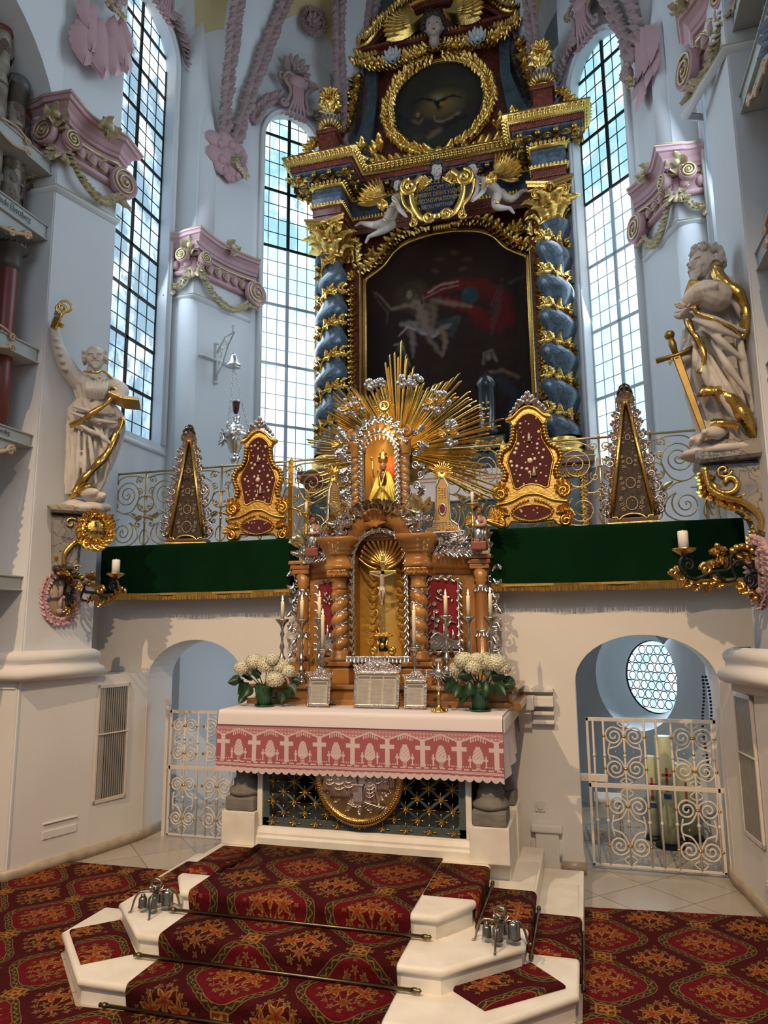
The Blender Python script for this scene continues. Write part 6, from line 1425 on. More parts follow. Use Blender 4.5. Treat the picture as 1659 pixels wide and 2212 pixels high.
def vcandle(x,y,z0,z1,r,mat,lab,style,Mm=Matrix(),grp='big votive candles in the racks'):
    p=Mm@V((x,y,z0)); root=empty('votive_candle',p,lab,'votive candle',grp); h=z1-z0
    mb=MB(); rg=random.Random(int(y*100+z0*10)); mb.lathe([(r,0),(r*1.02,h*.3),(r*.98,h*.6),(r*.95,h*.98),(r*.9,h),(0,h)],20,T(*p)); part(mb,'wax_shaft',mat,root)
    mb=MB()
    if style=='crown': mb.lathe([(r*.9,h-.05),(r*1.2,h+.0),(r*1.1,h+.12),(r*1.75,h+.145),(r*1.8,h+.17),(r*1.2,h+.18),(0,h+.17)],24,T(*p)); [mb.sph(p.x+r*1.8*math.cos(a),p.y+r*1.8*math.sin(a),p.z+h+.172,.012,None,2) for a in [2*PI*k/22 for k in range(22)]]
    elif style=='cap': mb.lathe([(r*1.02,h-.16),(r*1.05,h-.01),(r*1.25,h+.0),(r*1.28,h+.08),(r*1.1,h+.11),(0,h+.11)],20,T(*p))
    else: mb.lathe([(r*1.0,h-.03),(r*1.06,h-.02),(r*1.06,h+.015),(r*.7,h+.03),(0,h+.02)],20,T(*p)); mb.tube([(p.x,p.y,p.z+h),(p.x,p.y,p.z+h+.05)],.004,4)
    part(mb,'candle_cap',DKC if style!='rim' else REDC,root)
    if mat is PAINTC:
        mb=MB()
        for k in range(14):
            a=rg.uniform(-1.8,1.2) if Mm==Matrix() else rg.uniform(2,5); n=V((math.cos(a),math.sin(a),0)); q=p+n*r*.98+V((0,0,h*rg.uniform(.08,.92)))
            mb.add(LEAF,frame_to(q,(rg.uniform(-1,1)*n.y,rg.uniform(-1,1)*n.x,1),n)@S(.10,.10,.02)); mb.lathe([(r*1.012,0),(r*1.02,.012),(r*1.012,.024)],18,T(p.x,p.y,p.z+h*(k+1)/15)) if k in (4,9) else None
        part(mb,'painted_flowers',newmat('candle_paint_rose',(.16,.07,.06),.5,0,.8,20,col2=(.06,.07,.05)),root)
vcandle(-4.62,4.36,5.44,7.05,.085,PAINTC,'painted votive candle with red rim, leftmost of the upper row','rim')
vcandle(-4.60,4.55,5.44,6.62,.085,PAINTC,'thick votive candle with dark cap in the middle of the upper row','cap')
vcandle(-4.66,4.70,5.44,6.52,.065,PAINTC,'slender painted votive candle beside the pink capital','rim')
vcandle(-4.60,4.08,5.44,7.3,.08,PAINTC,'painted votive candle cut by the left edge at the top','rim')
vcandle(-4.58,4.60,3.53,4.98,.082,REDC,'dark red votive candle with a toothed black crown plate','crown')
vcandle(-4.70,4.52,3.53,4.86,.055,DKC,'dark grey votive candle behind the red one','rim')
vcandle(-4.56,4.26,3.53,5.22,.085,REDC,'tall red votive candle cut by the left edge','rim')
vcandle(-4.62,4.28,2.34,3.0,.07,WAX,'cream votive candle with dark cap low at the left edge','cap')
vcandle(-4.62,4.40,4.44-.15,5.28,.085,PAINTC,'painted votive candle with red flowers in the right rack','rim',MIR)
vcandle(-4.62,4.50,5.44,6.8,.08,PAINTC,'painted votive candle at the top right edge','rim',MIR)
# ================================================================== ALTAR TABLE
XA=-1.57
AL=empty('altar_table',(XA,5.2,.375),'stone altar table with short grey columns and a gilded lattice front','altar')
mb=MB()
for s in (-1,1):
    x=XA+s*.90; mb.bbox(x-.13,x+.13,4.90,5.16,.375,.60,.006); mb.bbox(x-.13,x+.13,5.5,5.74,.02,.60,.006)
    mb.bbox(x-.12 if s<0 else x-.05,x+.05 if s<0 else x+.12,5.02,5.6,.125,.58,.004)
mb.add(sweep([(0,.375),(.05,.375),(.05,.43),(.035,.445),(.035,.46),(.02,.49),(.0,.50)],[(XA-.77,4.97,0),(XA+.77,4.97,0)]),None,True)
mb.box(XA-.77,XA+.77,4.965,5.7,.125,.5); mb.bbox(XA-1.03,XA+1.03,4.88,5.95,1.20,1.30,.01)
for s in (-1,1): mb.bbox(XA+s*.76-.02,XA+s*.76+.02,4.96,5.0,.5,1.2,.004)
part(mb,'stone_base',STONE,AL)
for s in (-1,1):
    for yy in (5.03,5.62):
        mb=MB(); mb.bbox(-.115,.115,-.115,.115,0,.10,.02); mb.lathe([(.12,.10),(.125,.13),(.095,.16),(.09,.18),(.095,.20),(.078,.22),(.082,.5),(.09,.52),(.12,.56),(.12,.60)],20); g=MB(); g.merge(mb,T(XA+s*.90,yy,.60)); part(g,'column',STONEG,AL)
mb=MB(); x0,x1,z0,z1=XA-.74,XA+.74,.50,1.20; Y=4.985
mb.bbox(x0,x1,Y-.01,Y+.02,z0,z0+.06,.004); mb.bbox(x0,x0+.05,Y-.01,Y+.02,z0,z1,.004); mb.bbox(x1-.05,x1,Y-.01,Y+.02,z0,z1,.004)
px,pz=.164,.140; ros=[]
nx=9
for i in range(-6,nx+7):
    for sg in (-1,1):
        # diagonals through the lattice
        xa=x0+.08+px*i; 
        pts=[(xa+sg*px*t,z0+.03+pz*1.0*t*1.0) for t in (0,5)]
        (ax,az),(bx,bz)=pts; 
        # clip to frame
        tt=[0,1]; dx,dz=bx-ax,bz-az
        if dx>0: lo=max(0,(x0+.02-ax)/dx); hi=min(1,(x1-.02-ax)/dx)
        else: lo=max(0,(x1-.02-ax)/dx); hi=min(1,(x0+.02-ax)/dx)
        hi=min(hi,(z1-az)/dz)
        if hi>lo+.01: mb.tube([(ax+dx*lo,Y,az+dz*lo),(ax+dx*hi,Y,az+dz*hi)],.0115,4)
part(mb,'lattice',GRNIR,AL)
mb=MB()
for j in range(0,5):
    for i in range(0,nx+1):
        x=x0+.08+px*(i+(.5 if j%2 else 0)); z=z0+.03+pz*.5*j*1.0*1.0
        if x>x1-.02 or z>1.15: continue
        M=FACE(x,Y-.015,z); flower(mb,M,.024,5); mb.sph(0,0,.012,.008,M,2)
        for a in (0,90,180,270):
            if j==0 and a==180: continue
            mb.tube([(0,.018,0),(0,.05,.004)],[.005,.0025],5,M@RZ(a))
part(mb,'gilded_rosette',GOLD,AL)
# near-black wall stands in for the interior behind the lattice
mb=MB(); mb.box(XA-.76,XA+.76,5.66,5.69,.5,1.2); part(mb,'dark_inner_wall',newmat('dark_interior',(.03,.025,.02),.9),AL)
# silver relief medallion
MD=P(775,1680,Y=4.93); r=.318; ME=empty('relief_medallion',MD,'round silver relief with figures in a gilded frame under the altar cloth','medallion'); M=FACE(MD.x,MD.y,MD.z)
mb=MB(); mb.lathe([(r-.05,0),(r-.045,.022),(r-.03,.028),(r-.01,.02),(r,.008),(r,-.02)],64,M)
for k in range(120): a=2*PI*k/120; mb.tube([((r-.028)*math.cos(a),(r-.028)*math.sin(a),.026),((r+.004)*math.cos(a),(r+.004)*math.sin(a),.008)],.0045,4,M)
for k in range(84): a=2*PI*k/84; mb.sph((r-.037)*math.cos(a),(r-.037)*math.sin(a),.028,.0055,M,2)
part(mb,'gilded_rim',GOLDD,ME)
mb=MB(); mb.lathe([(r-.045,-.015),(r-.045,.008),(0,.012)],48,M); rg=random.Random(2)
def relf(x,y,h,lean=0,seed=0):
    rg=random.Random(seed); mb.sph(x+lean*.3,y+h*.88,.02,(h*.09,h*.11,.02),M)
    for k in range(11): u=(k-5)/5; mb.tube(cs([(x+lean*.2+u*h*.08,y+h*.76,.02),(x+u*h*.15+rg.uniform(-.01,.01),y+h*.4,.034),(x+u*h*.22,y,.018)],4),h*.026,5,M)
    for k in range(5): yy=y+h*(.25+.11*k); mb.tube(cs([(x-h*.16,yy,.025),(x,yy-h*.06,.045),(x+h*.16,yy+h*.03,.025)],4),h*.017,5,M)
for i,(x,y,h) in enumerate(((-.20,-.10,.27),(-.13,-.14,.32),(-.06,-.12,.30),(.09,-.16,.22),(.15,-.08,.30),(.20,-.06,.26),(-.24,-.02,.2),(.235,-.0,.2))): relf(x,y,h,0,i)
mb.bbox(-.035,.035,-.16,-.04,.0,.03,.006,M); mb.bbox(-.045,.045,-.05,-.035,.0,.04,.004,M)
for k in range(70): a=rg.uniform(PI*1.1,PI*1.9); q=rg.uniform(.16,.26); mb.sph(q*math.cos(a),q*math.sin(a)+.02,.012,(rg.uniform(.006,.02),rg.uniform(.005,.012),.01),M,2)
for k in range(8): mb.tube([(.02+.02*k,-.17-.008*k,.02),(.06+.02*k,-.155-.005*k,.03),(.10+.015*k,-.175,.02)],.006,5,M)
part(mb,'silver_relief',newmat('brushed_silver',(.80,.70,.62),.42,1,.3,18,.2,60,(.62,.52,.46)),ME)
# cloths
zt=1.312; yf=4.86; xl,xr=-2.625,-.555
CL=empty('altar_cloth',(XA,5.2,zt),'white altar cloth with a red and white crocheted front border','altar cloth')
mb=MB(); n=60
def top(i,j):
    x=xl+(xr-xl)*i/n; prof=[(5.60,zt),(5.2,zt),(yf+.02,zt),(yf,zt-.008),(yf-.004,zt-.03),(yf-.008,zt-.105)]
    y,z=prof[j]; return (x,y-.004*math.sin(x*8)*(j>2),z-.004*math.sin(x*5+1)*(j>3))
mb.add(grid(lambda u,v:top(round(u*n),round(v*5)),n,5))
for e,s in ((xl,-1),(xr,1)):
    mb.add(grid(lambda u,v,e=e,s=s:(e+s*(.004+.03*v*math.sin(u*7)**2*v),yf-.014+.754*u,zt-.40*v*(1-.12*u*(1))),18,14))
part(mb,'linen_top',CLOTH,CL)
# lace: flat cloth woven in two colours, with scalloped hem
H=.305; Wd=xr-xl+.004
def lace_fn(X,Y):
    C=np.ones(X.shape+(3,))*np.array((.34,.09,.105)); wh=np.array((.66,.52,.50)); 
    # X from -Wd/2..Wd/2, Y from 0 (top) to -H ; pattern period
    p=Wd/8.4; u=(X+Wd/2)/p+.28; fu=(u-np.floor(u)-.5)*p   # cross centred at fu=0
    u2=u+.5; gu=(u2-np.floor(u2)-.5)*p                     # flame centred at gu=0
    y=-Y/H; m=np.zeros(X.shape,bool)
    q=lambda a,w,b0,b1:(np.abs(a)<w)&(y>b0)&(y<b1)
    m|=q(fu,.0165,.20,.80)|q(fu,.050,.34,.43)
    for sx in (-.070,.070): m|=q(fu-sx,.0045,.52,.76)|q(fu-sx,.012,.59,.635)
    fl=(np.abs(gu)<.038*np.sqrt(np.clip((y-.30)/.25,0,1))*np.where(y>.6,np.clip((.82-y)/.2,0,1),1)+.002*0)&(y>.32)&(y<.66); fl&=~((np.abs(np.sin(gu*420+y*14))<.22)&(y<.6)); m|=fl
    m|=(np.abs(gu)<.024)&(y>.66)&(y<.69)|(np.abs(gu)<.014)&(y>.69)&(y<.82)&(np.floor(y*60)%2==0)
    roof=.24-.16*(1-np.abs(gu)/(p*.5)); roof2=np.floor(np.abs(gu)/.012)*.012; rf=.245-.15*(1-roof2/(p*.5))
    m|=(np.abs(y-rf)<.018)|((y>rf+.03)&(y<rf+.10)&(np.abs(gu)<.055)&(np.floor(gu/.008)%2==0))
    C[y<rf]=(.42,.18,.18); dots=(np.floor(X/.012)%2==0)&(np.floor(y*40)%3==0)&(y<rf-.02); m|=dots
    m|=(y>.80)&(y<.835)&(np.floor(X/.018)%3!=0)|((y>.86)&(y<.875))|((y>.745)&(y<.765)&(np.abs(gu)>.04)&(np.floor(X/.008)%2==0)); m|=(y>.93)
    m|=(y>.885)&(y<.90)
    C[m]=wh; line=(np.floor(y*95)%2==0); C[line&~m]*=1.12; C[~line&m]*=.93; C[y<.03]=(.16,.05,.09); return C
M=T((xl+xr)/2,yf-.012,zt-.10)@FR((0,0,0),(1,0,0),(0,0,1),(0,-1,0))
xs=np.linspace(-Wd/2,Wd/2,761); ys=np.linspace(0,-H,111); Xg,Yg=np.meshgrid(xs,ys,indexing='ij'); Cc=lace_fn(Xg,Yg)
sc=np.abs(np.sin((Xg+Wd/2)*PI/(Wd/36.5)))**.6*.022; yv=-Yg/H; Zw=.008*np.sin(Xg*6.0)*yv+.006*np.sin(Xg*17+1)*yv
Yp=Yg-np.where(yv>.9,(yv-.9)/.1,0)*sc+.006*np.sin(Xg*3)*yv
v=np.stack([Xg.ravel(),Yp.ravel(),Zw.ravel()],1); k=111; f=[(i*k+j,(i+1)*k+j,(i+1)*k+j+1,i*k+j+1) for i in range(760) for j in range(110)]
mb=MB(); mb.add((v,f),M); lm=bpy.data.materials.new('red_white_crochet'); lm.use_nodes=True; nt=lm.node_tree; b_=nt.nodes['Principled BSDF']; b_.inputs['Roughness'].default_value=.9
at=nt.nodes.new('ShaderNodeAttribute'); at.attribute_name='paint'; nt.links.new(at.outputs['Color'],b_.inputs['Base Color'])
o=part(mb,'crochet_border',lm,CL,'red crochet border with white crosses and flames'); ca=o.data.color_attributes.new('paint','FLOAT_COLOR','POINT'); ca.data.foreach_set('color',np.concatenate([Cc.reshape(-1,3),np.ones((Cc.size//3,1))],1).astype(np.float32).ravel())
# gradine (wooden shelf) behind the cloth
mb=MB(); zg=1.30
mb.bbox(-2.62,-.47,5.30,6.0,zg,zg+.055,.008); mb.bbox(-2.56,-.53,5.33,6.0,zg+.05,zg+.13,.01); mb.bbox(-2.60,-.49,5.30,6.0,zg+.13,zg+.165,.012)
solo(mb,'altar_shelf',WOOD,'dark marbled wooden shelf running along the back of the altar table','shelf')
# ================================================================== TABERNACLE ALTARPIECE
ZG=1.465
TB=empty('tabernacle_altar',(XA,5.62,ZG),'carved honey-brown tabernacle altarpiece with silver ornament and a gold niche','tabernacle')
nb=lambda par=TB:None
def tw(name,x,y,z0,z1,r,p,hand,par,amp=.22):
    rt_=empty(name,(x,y,z0),None,None); rt_.parent=par; rt_.location=V((x,y,z0))-par.location
    mb=MB(); rr=lambda z,a:r*(1+amp*(abs(math.cos(.5*(a+hand*2*PI*z/p)))**.8*2-1.1))
    g=lambda i,j:(lambda z,a:(x+math.cos(a)*rr(z,a),y+math.sin(a)*rr(z,a),z))(z0+(z1-z0)*i,2*PI*j)
    mb.add(grid(g,int((z1-z0)/p*16),18)); part(mb,'shaft',WOOD,rt_)
    mb=MB(); k=int((z1-z0)/p*14); pts=[]
    for i in range(k+1):
        z=z0+(z1-z0)*i/k; a=-hand*2*PI*z/p+PI; pts.append((x+r*.82*math.cos(a),y+r*.82*math.sin(a),z,a))
    for i in range(k):
        if math.sin(pts[i][3])<.5:
            n=V((math.cos(pts[i][3]),math.sin(pts[i][3]),0)); t=(V(pts[i+1][:3])-V(pts[i][:3])).normalized()
            for a in ((-40,40) if i%2 else (0,)): mb.add(LEAF,frame_to(V(pts[i][:3])+n*r*.12,Matrix.Rotation(R(a),3,n)@t,n)@S(r*.6))
    mb.tube([q[:3] for q in pts],r*.13,4); part(mb,'silver_tendril',SILV,rt_); return rt_
W_=MB()
yb=5.62
W_.bbox(-2.12,-1.02,5.50,5.95,ZG,ZG+.10,.01); W_.bbox(-2.06,-1.08,5.53,5.95,ZG+.10,1.66,.006)
for s in (-1,1):
    x=XA+s*.328; W_.bbox(x-.115,x+.115,5.36,5.7,ZG,ZG+.12,.01); W_.bbox(x-.10,x+.10,5.38,5.7,ZG+.12,1.60,.006); W_.bbox(x-.12,x+.12,5.36,5.7,1.60,1.635,.008); W_.lathe([(.085,1.635),(.09,1.66),(.07,1.68),(.075,1.70),(.06,1.72)],18,T(x,5.48,0))
    # capitals and entablature blocks above the twisted columns
    W_.lathe([(.058,2.20),(.068,2.215),(.060,2.23),(.062,2.28),(.075,2.30)],18,T(x,5.48,0)); W_.bbox(x-.085,x+.085,5.39,5.62,2.30,2.36,.012)
    W_.add(sweep([(0,2.36),(.012,2.37),(.012,2.40),(0,2.41),(.0,2.48),(.018,2.49),(.018,2.51),(.03,2.52),(.035,2.55),(.06,2.58),(.066,2.60),(.066,2.62),(0,2.63)],[(x-.085,5.75,0),(x-.085,5.40,0),(x+.085,5.40,0),(x+.085,5.75,0)])); W_.box(x-.084,x+.084,5.41,5.8,2.3,2.625)
    W_.bbox(x-.15,x+.15,5.52,5.9,1.6,2.60,.004) if 0 else None
    # side wings: curved wall, cornice
    arc=[(XA+s*(.38+.34*k/8),5.60+.22*(k/8)+.035*math.sin(PI*k/8)) for k in range(9)]
    path=[(a,b,0) for a,b in arc]; path=path if s>0 else path[::-1]
    W_.add(sweep([(0,1.66),(0,2.34)],path,capped=False)); W_.add(sweep([(0,2.32),(.02,2.325),(.025,2.37),(.05,2.375),(.055,2.42),(.085,2.45),(.09,2.475),(0,2.48)],path)); W_.add(sweep([(.0,1.47),(.06,1.47),(.06,1.56),(.035,1.60),(.035,1.64),(0,1.66)],path))
    xo=XA+s*.775; yo=5.80
    W_.bbox(xo-.085,xo+.085,yo-.09,yo+.2,ZG,1.62,.01); W_.lathe([(.062,1.62),(.066,1.65),(.048,1.67),(.05,2.10),(.042,2.25),(.056,2.27),(.048,2.29),(.076,2.36)],18,T(xo,yo,0)); W_.bbox(xo-.08,xo+.08,yo-.08,yo+.2,2.36,2.40,.01); W_.bbox(xo-.09,xo+.09,yo-.09,yo+.2,2.40,2.435,.008); W_.bbox(xo-.105,xo+.105,yo-.105,yo+.2,2.44,2.475,.014)
# arch of the main niche
ap=[(XA+.285*math.cos(a),5.50,2.50+.30*math.sin(a)) for a in [PI-PI*k/24 for k in range(25)]]
W_.add(sweep([(-.03,-.05),(.04,-.05),(.05,-.02),(.07,.0),(.085,.03),(.085,.05),(-.03,.06)],[(p[0],0,p[2]) for p in ap] if 0 else [(p[0],p[2],0) for p in ap],up=(0,0,1)),FR((0,5.55,0),(1,0,0),(0,0,1),(0,-1,0)))
for s in (-1,1): W_.bbox(XA+s*.245-.035,XA+s*.245+.035,5.52,5.75,1.66,2.5,.004)
W_.add(prism([(XA-.42,1.64),(XA-.20,1.64),(XA-.20,1.66),(XA+.20,1.66),(XA+.20,1.64),(XA+.42,1.64),(XA+.42,1.60),(XA-.42,1.60)],-.2,.12),FR((0,5.6,0),(1,0,0),(0,0,1),(0,-1,0)),True)
for s in (-1,1): garland(W_,[(XA+s*.328-.07,5.385,2.33),(XA+s*.328+.07,5.385,2.33)],.035,(0,-1,0),.018,.5,40)
part(W_,'wooden_carcase',WOOD,TB)
GN=newmat('gold_niche_lining',(.80,.50,.12),.32,.55,.5,7,.15,25,(.55,.33,.07))
mb=MB()
nf=lambda u,v:(lambda a,z:(XA+.215*math.cos(a)*(1 if z<2.45 else math.sqrt(max(0,1-((z-2.45)/.22)**2))),5.60+.22*math.sin(a),z))(PI-PI*u,1.67+(2.67-1.67)*v)
mb.add(grid(nf,24,30)); mb.box(XA-.215,XA+.215,5.5,5.82,1.655,1.67)
for s in (-1,1):
    for k in range(4): z=1.85+.17*k; mb.tube([(XA+s*(.12+a),5.775-abs(a)*.3,z+b) for a,b in sp2(0,0,.055,1.5,PI/2,s if k%2 else -s)],.010,5); 
    garland(mb,[(XA+s*.15,5.755,1.75),(XA+s*.14,5.765,2.0),(XA+s*.12,5.77,2.35)],.07,(0,-1,0),.06,0,40)
part(mb,'gold_niche',GN,TB)
mb=MB()
for k in range(13):
    a=PI*(.02+.96*k/12); mb.tube(cs([(XA,5.60,2.40),(XA+.10*math.cos(a),5.63,2.42+.12*math.sin(a)),(XA+.19*math.cos(a),5.58,2.47+.18*math.sin(a))],5),[.012+.010*i/10 for i in range(11)],6)
for s in (-1,1): mb.tube([(XA+s*.045+x,5.56,2.36+y) for x,y in sp2(0,0,.03,1.3,0,s)],.010,5); mb.tube(cs([(XA+s*.03,5.55,2.36),(XA+s*.12,5.56,2.40),(XA+s*.19,5.55,2.46)],5),.014,5)
part(mb,'shell',GOLDD,TB)
# silver frames round the openings
def sfr(mb,pts,w=.022,d=.02,step=.03,Y=5.5):
    q=[(x,Y,z) for x,z in pts]; mb.tube(q,w,6,flatr=.7,nrm=(0,-1,0)); 
    for i,(p,t) in enumerate(resample(q,step)): mb.add(LEAF,frame_to(p+V((0,-.016,0)),Matrix.Rotation(R(28 if i%2 else -28),3,(0,-1,0))@t,(0,-1,0))@S(.042))
mb=MB(); sfr(mb,[(XA-.225,1.68),(XA-.225,2.42)]+[(XA-.225*math.cos(a),2.45+.225*math.sin(a)) for a in [PI*k/16 for k in range(17)]]+[(XA+.225,2.42),(XA+.225,1.68)])
mb.bbox(XA-.26,XA+.26,5.42,5.55,1.645,1.675,.006)
for k in range(17): mb.sph(XA-.25+.5*k/16,5.43,1.635,(.016,.01,.022)); mb.add(LEAF,FACE(XA-.25+.5*k/16,5.42,1.66)@RZ(180)@S(.035))
part(mb,'silver_niche_frame',SILV,TB)
for s in (-1,1):
    MX=T(XA+s*.485,5.655,0)@RZ(s*31); MF=MX@FR((0,0,0),(1,0,0),(0,0,1),(0,-1,0))
    m0=MB(); sfr(m0,[(-.135,1.70),(-.135,2.26),(-.06,2.285),(.06,2.285),(.135,2.26),(.135,1.70),(-.135,1.70)],.012,Y=0,step=.035); mb=MB(); mb.merge(m0,MX); part(mb,'silver_panel_frame',SILV,TB)
    mb=MB(); mb.add(prism([(-.13,1.70),(-.13,2.26),(-.06,2.28),(.06,2.28),(.13,2.26),(.13,1.70)],-.03,.0),MF,True); part(mb,'red_relic_panel',CREDM,TB)
    mb=MB(); Mx=MF@T(0,0,.006)
    for k in range(22): a=k*2.4; mb.sph(-.02+.045*math.cos(a)*math.sin(k),2.15+.04*math.sin(a),.004,(.012,.011,.008),Mx,2)
    for k in range(9): mb.sph(.045+.03*math.cos(k*2),2.11+.022*math.sin(k*2),.004,.010,Mx,2)
    mb.tube(cs([(-.12,1.80,.0),(-.06,1.85,.01),(0,1.81,.01),(.06,1.79,.01),(.12,1.78,0)],4),.012,5,Mx); mb.add(prism([(-.12,1.72),(-.12,1.80),(-.05,1.84),(.02,1.80),(.12,1.78),(.12,1.72)],0,.008),Mx,True)
    for k in range(26): mb.sph(-.11+.22*((k*.37)%1),1.73+.07*((k*.61)%1),.008,(.010,.006,.006),Mx,2)
    mb.tube([(-.085,1.8,.006),(-.08,1.95,.006),(-.085,2.08,.006)],.004,4,Mx)
    for (a,b) in ((-.08,2.08),(-.065,2.02),(-.095,1.97),(-.07,1.91),(-.09,1.86),(-.055,1.95)): flower(mb,Mx@T(a,b,.006),.024,7)
    for (a,h_) in ((.0,.125),(.03,.06),(.075,.075)): mb.lathe([(.020,0),(.013,h_*.5),(.009,h_*.75),(.006,h_*.8),(.009,h_*.92),(0,h_)],8,Mx@T(a,1.80,.006)@RX(-90))
    mb.tube([(.03,1.90,.006),(.055,1.94,.008),(.10,1.93,.006)],.010,5,Mx); part(mb,'silver_relief_scene',SILV,TB)
    xo=XA+s*.775; yo=5.80; mb=MB()
    for zz in (2.22,1.86): mb.lathe([(.051,zz-.02),(.054,zz),(.051,zz+.012)],16,T(xo,yo,0)); [mb.add(LEAF,frame_to(V((xo+.052*math.cos(a),yo+.052*math.sin(a),zz-.01)),(0,0,-1),(math.cos(a),math.sin(a),0))@S(.035)) for a in [2*PI*k/10 for k in range(10)]]
    for k in range(16):
        t=k/15; x=xo+s*(.085+.028*math.sin(k*2.2)); z=1.52+.88*t; r_=.042+.016*math.sin(k*1.9); mb.tube([(x+s*a,yo+.04,z+b) for a,b in sp2(0,0,r_,1.4,k,(-1)**k)],.008,5); mb.add(LEAF,frame_to((x+s*.02,yo+.03,z),(s*.5,0,(-1)**k*.9),(0,-1,0))@S(.06))
    part(mb,'silver_side_scrolls',SILV,TB)
    mb=MB()
    for (x,z,r_,d) in ((.46,2.53,.05,1),(.56,2.54,.05,-1),(.44,2.62,.04,-1),(.54,2.63,.045,1),(.64,2.55,.045,1),(.38,2.54,.035,-1),(.62,2.64,.038,-1),(.50,2.70,.035,1),(.71,2.55,.04,-1),(.69,2.63,.035,1),(.80,2.56,.035,1),(.40,2.68,.03,1),(.58,2.71,.03,-1)):
        yy=5.58+.5*max(0,x-.38); mb.tube([(XA+s*(x+a),yy,z+b) for a,b in sp2(0,0,r_,1.5,z*20,d)],.009,5)
        for a in (0,120,240): mb.add(LEAF,frame_to((XA+s*x,yy-.01,z),Matrix.Rotation(R(a+x*300),3,'Y')@V((0,0,1)),(0,-1,0))@S(r_*1.3))
    garland(mb,[(XA+s*.36,5.56,2.49),(XA+s*.55,5.62,2.49),(XA+s*.72,5.72,2.49)],.06,(0,-1,0),.04,.5,50)
    part(mb,'silver_openwork',SILV,TB)
tw('twisted_column',XA-.328,5.48,1.72,2.20,.058,.105,-1,TB); tw('twisted_column',XA+.328,5.48,1.72,2.20,.058,.105,1,TB)
mb=MB(); 
for a in (-55,-28,0,28,55): mb.add(LEAFC,FACE(XA-.0,5.43,2.74)@RZ(a)@T(0,-.02,.0)@S(.15)); 
for a in (150,180,210): mb.add(LEAFC,FACE(XA,5.43,2.78)@RZ(a)@S(.13))
part(mb,'carved_shell_keystone',WOOD,TB)
# ---- upper tier with the small niche
W_=MB(); W_.bbox(XA-.24,XA+.24,5.52,5.85,2.62,2.84,.01); W_.bbox(XA-.33,XA+.33,5.55,5.9,2.60,2.72,.01)
for s in (-1,1): W_.lathe([(.04,2.72),(.045,2.86),(.03,2.89)],14,T(XA+s*.215,5.56,0)); W_.lathe([(.03,3.30),(.04,3.32),(.035,3.34),(.05,3.37),(.05,3.42),(.06,3.44)],14,T(XA+s*.215,5.56,0)); W_.bbox(XA+s*.18-.02,XA+s*.18+.02,5.6,5.75,2.84,3.36,.003)
aq=[(XA-.19*math.cos(a),3.36+.21*math.sin(a)) for a in [PI*k/20 for k in range(21)]]
W_.add(sweep([(-.04,-.06),(.035,-.06),(.06,.02),(.075,.05),(.06,.07),(-.04,.07)],[(x,z,0) for x,z in aq],up=(0,0,1)),FR((0,5.60,0),(1,0,0),(0,0,1),(0,-1,0)))
for s in (-1,1): W_.tube([(XA+s*.23+x,5.55,3.50+z) for x,z in sp2(0,0,.045,1.3,PI/2,-s)],.022,6)
part(W_,'upper_carcase',WOOD,TB)
GO=newmat('lit_niche_ochre',(.62,.34,.08),.5,.2,.3,6)
mb=MB(); nf=lambda u,v:(lambda a,z:(XA+.15*math.cos(a)*(1 if z<3.36 else math.sqrt(max(0,1-((z-3.36)/.16)**2))),5.62+.16*math.sin(a),z))(PI-PI*u,2.86+.66*v)
mb.add(grid(nf,20,20)); part(mb,'upper_niche',GO,TB)
mb=MB(); mb.lathe([(.10,-.004),(.10,.004),(0,.006)],28,FACE(XA+.045,5.73,3.22)@S(.9,1.25,1)); part(mb,'orange_glory_disc',newmat('orange_cloth',(.85,.16,.02),.6),TB)
mb=MB(); sfr(mb,[(XA-.155,2.86),(XA-.155,3.36)]+[(XA-.155*math.cos(a),3.36+.155*math.sin(a)) for a in [PI*k/14 for k in range(15)]]+[(XA+.155,3.36),(XA+.155,2.86)],.018,Y=5.54,step=.022)
for k in range(9): a=PI*(.12+.76*k/8); M=T(XA-.13*math.cos(a),5.54,3.36+.13*math.sin(a)); mb.lathe([(0,.0),(.011,-.012),(.012,-.03),(.004,-.04),(.005,-.06),(0,-.065)],8,M)
part(mb,'silver_upper_frame',SILV,TB)
tw('twisted_column',XA-.215,5.56,2.89,3.30,.034,.07,-1,TB); tw('twisted_column',XA+.215,5.56,2.89,3.30,.034,.07,1,TB)
mb=MB()
for k in range(13):
    a=PI*k/12; x=XA-.30*math.cos(a); z=2.60+.26*math.sin(a); mb.add(LEAFC,frame_to((x,5.46,z),(-math.cos(a),-.2,math.sin(a)),(0,-1,0))@S(.10)); mb.tube([(x+p,5.46,z+q) for p,q in sp2(0,0,.028,1.3,k,(-1)**k)],.008,5)
for k in range(7): mb.add(LEAFC,FACE(XA-.13+.043*k,5.44,2.83-.008*abs(k-3))@RZ((3-k)*12)@S(.075))
for s in (-1,1):
    for k in range(9): z=2.78+.09*k; x=XA+s*(.30+.025*math.sin(k*2)); mb.tube([(x+p,5.62,z+q) for p,q in sp2(0,0,.045-.002*k,1.5,k,(-1)**k*s)],.009,5); mb.add(LEAF,frame_to((x+s*.02,5.60,z),(s*.7,0,.6*(-1)**k),(0,-1,0))@S(.08))
for k in range(9): a=PI*(.08+.84*k/8); x=XA-.20*math.cos(a); z=3.38+.22*math.sin(a); mb.tube([(x+p,5.52,z+q) for p,q in sp2(0,0,.026,1.3,k*1.4,(-1)**k)],.009,5); mb.add(LEAF,frame_to((x,5.51,z),(-math.cos(a+.8),0,math.sin(a+.8)),(0,-1,0))@S(.07))
part(mb,'silver_crest',SILV,TB)
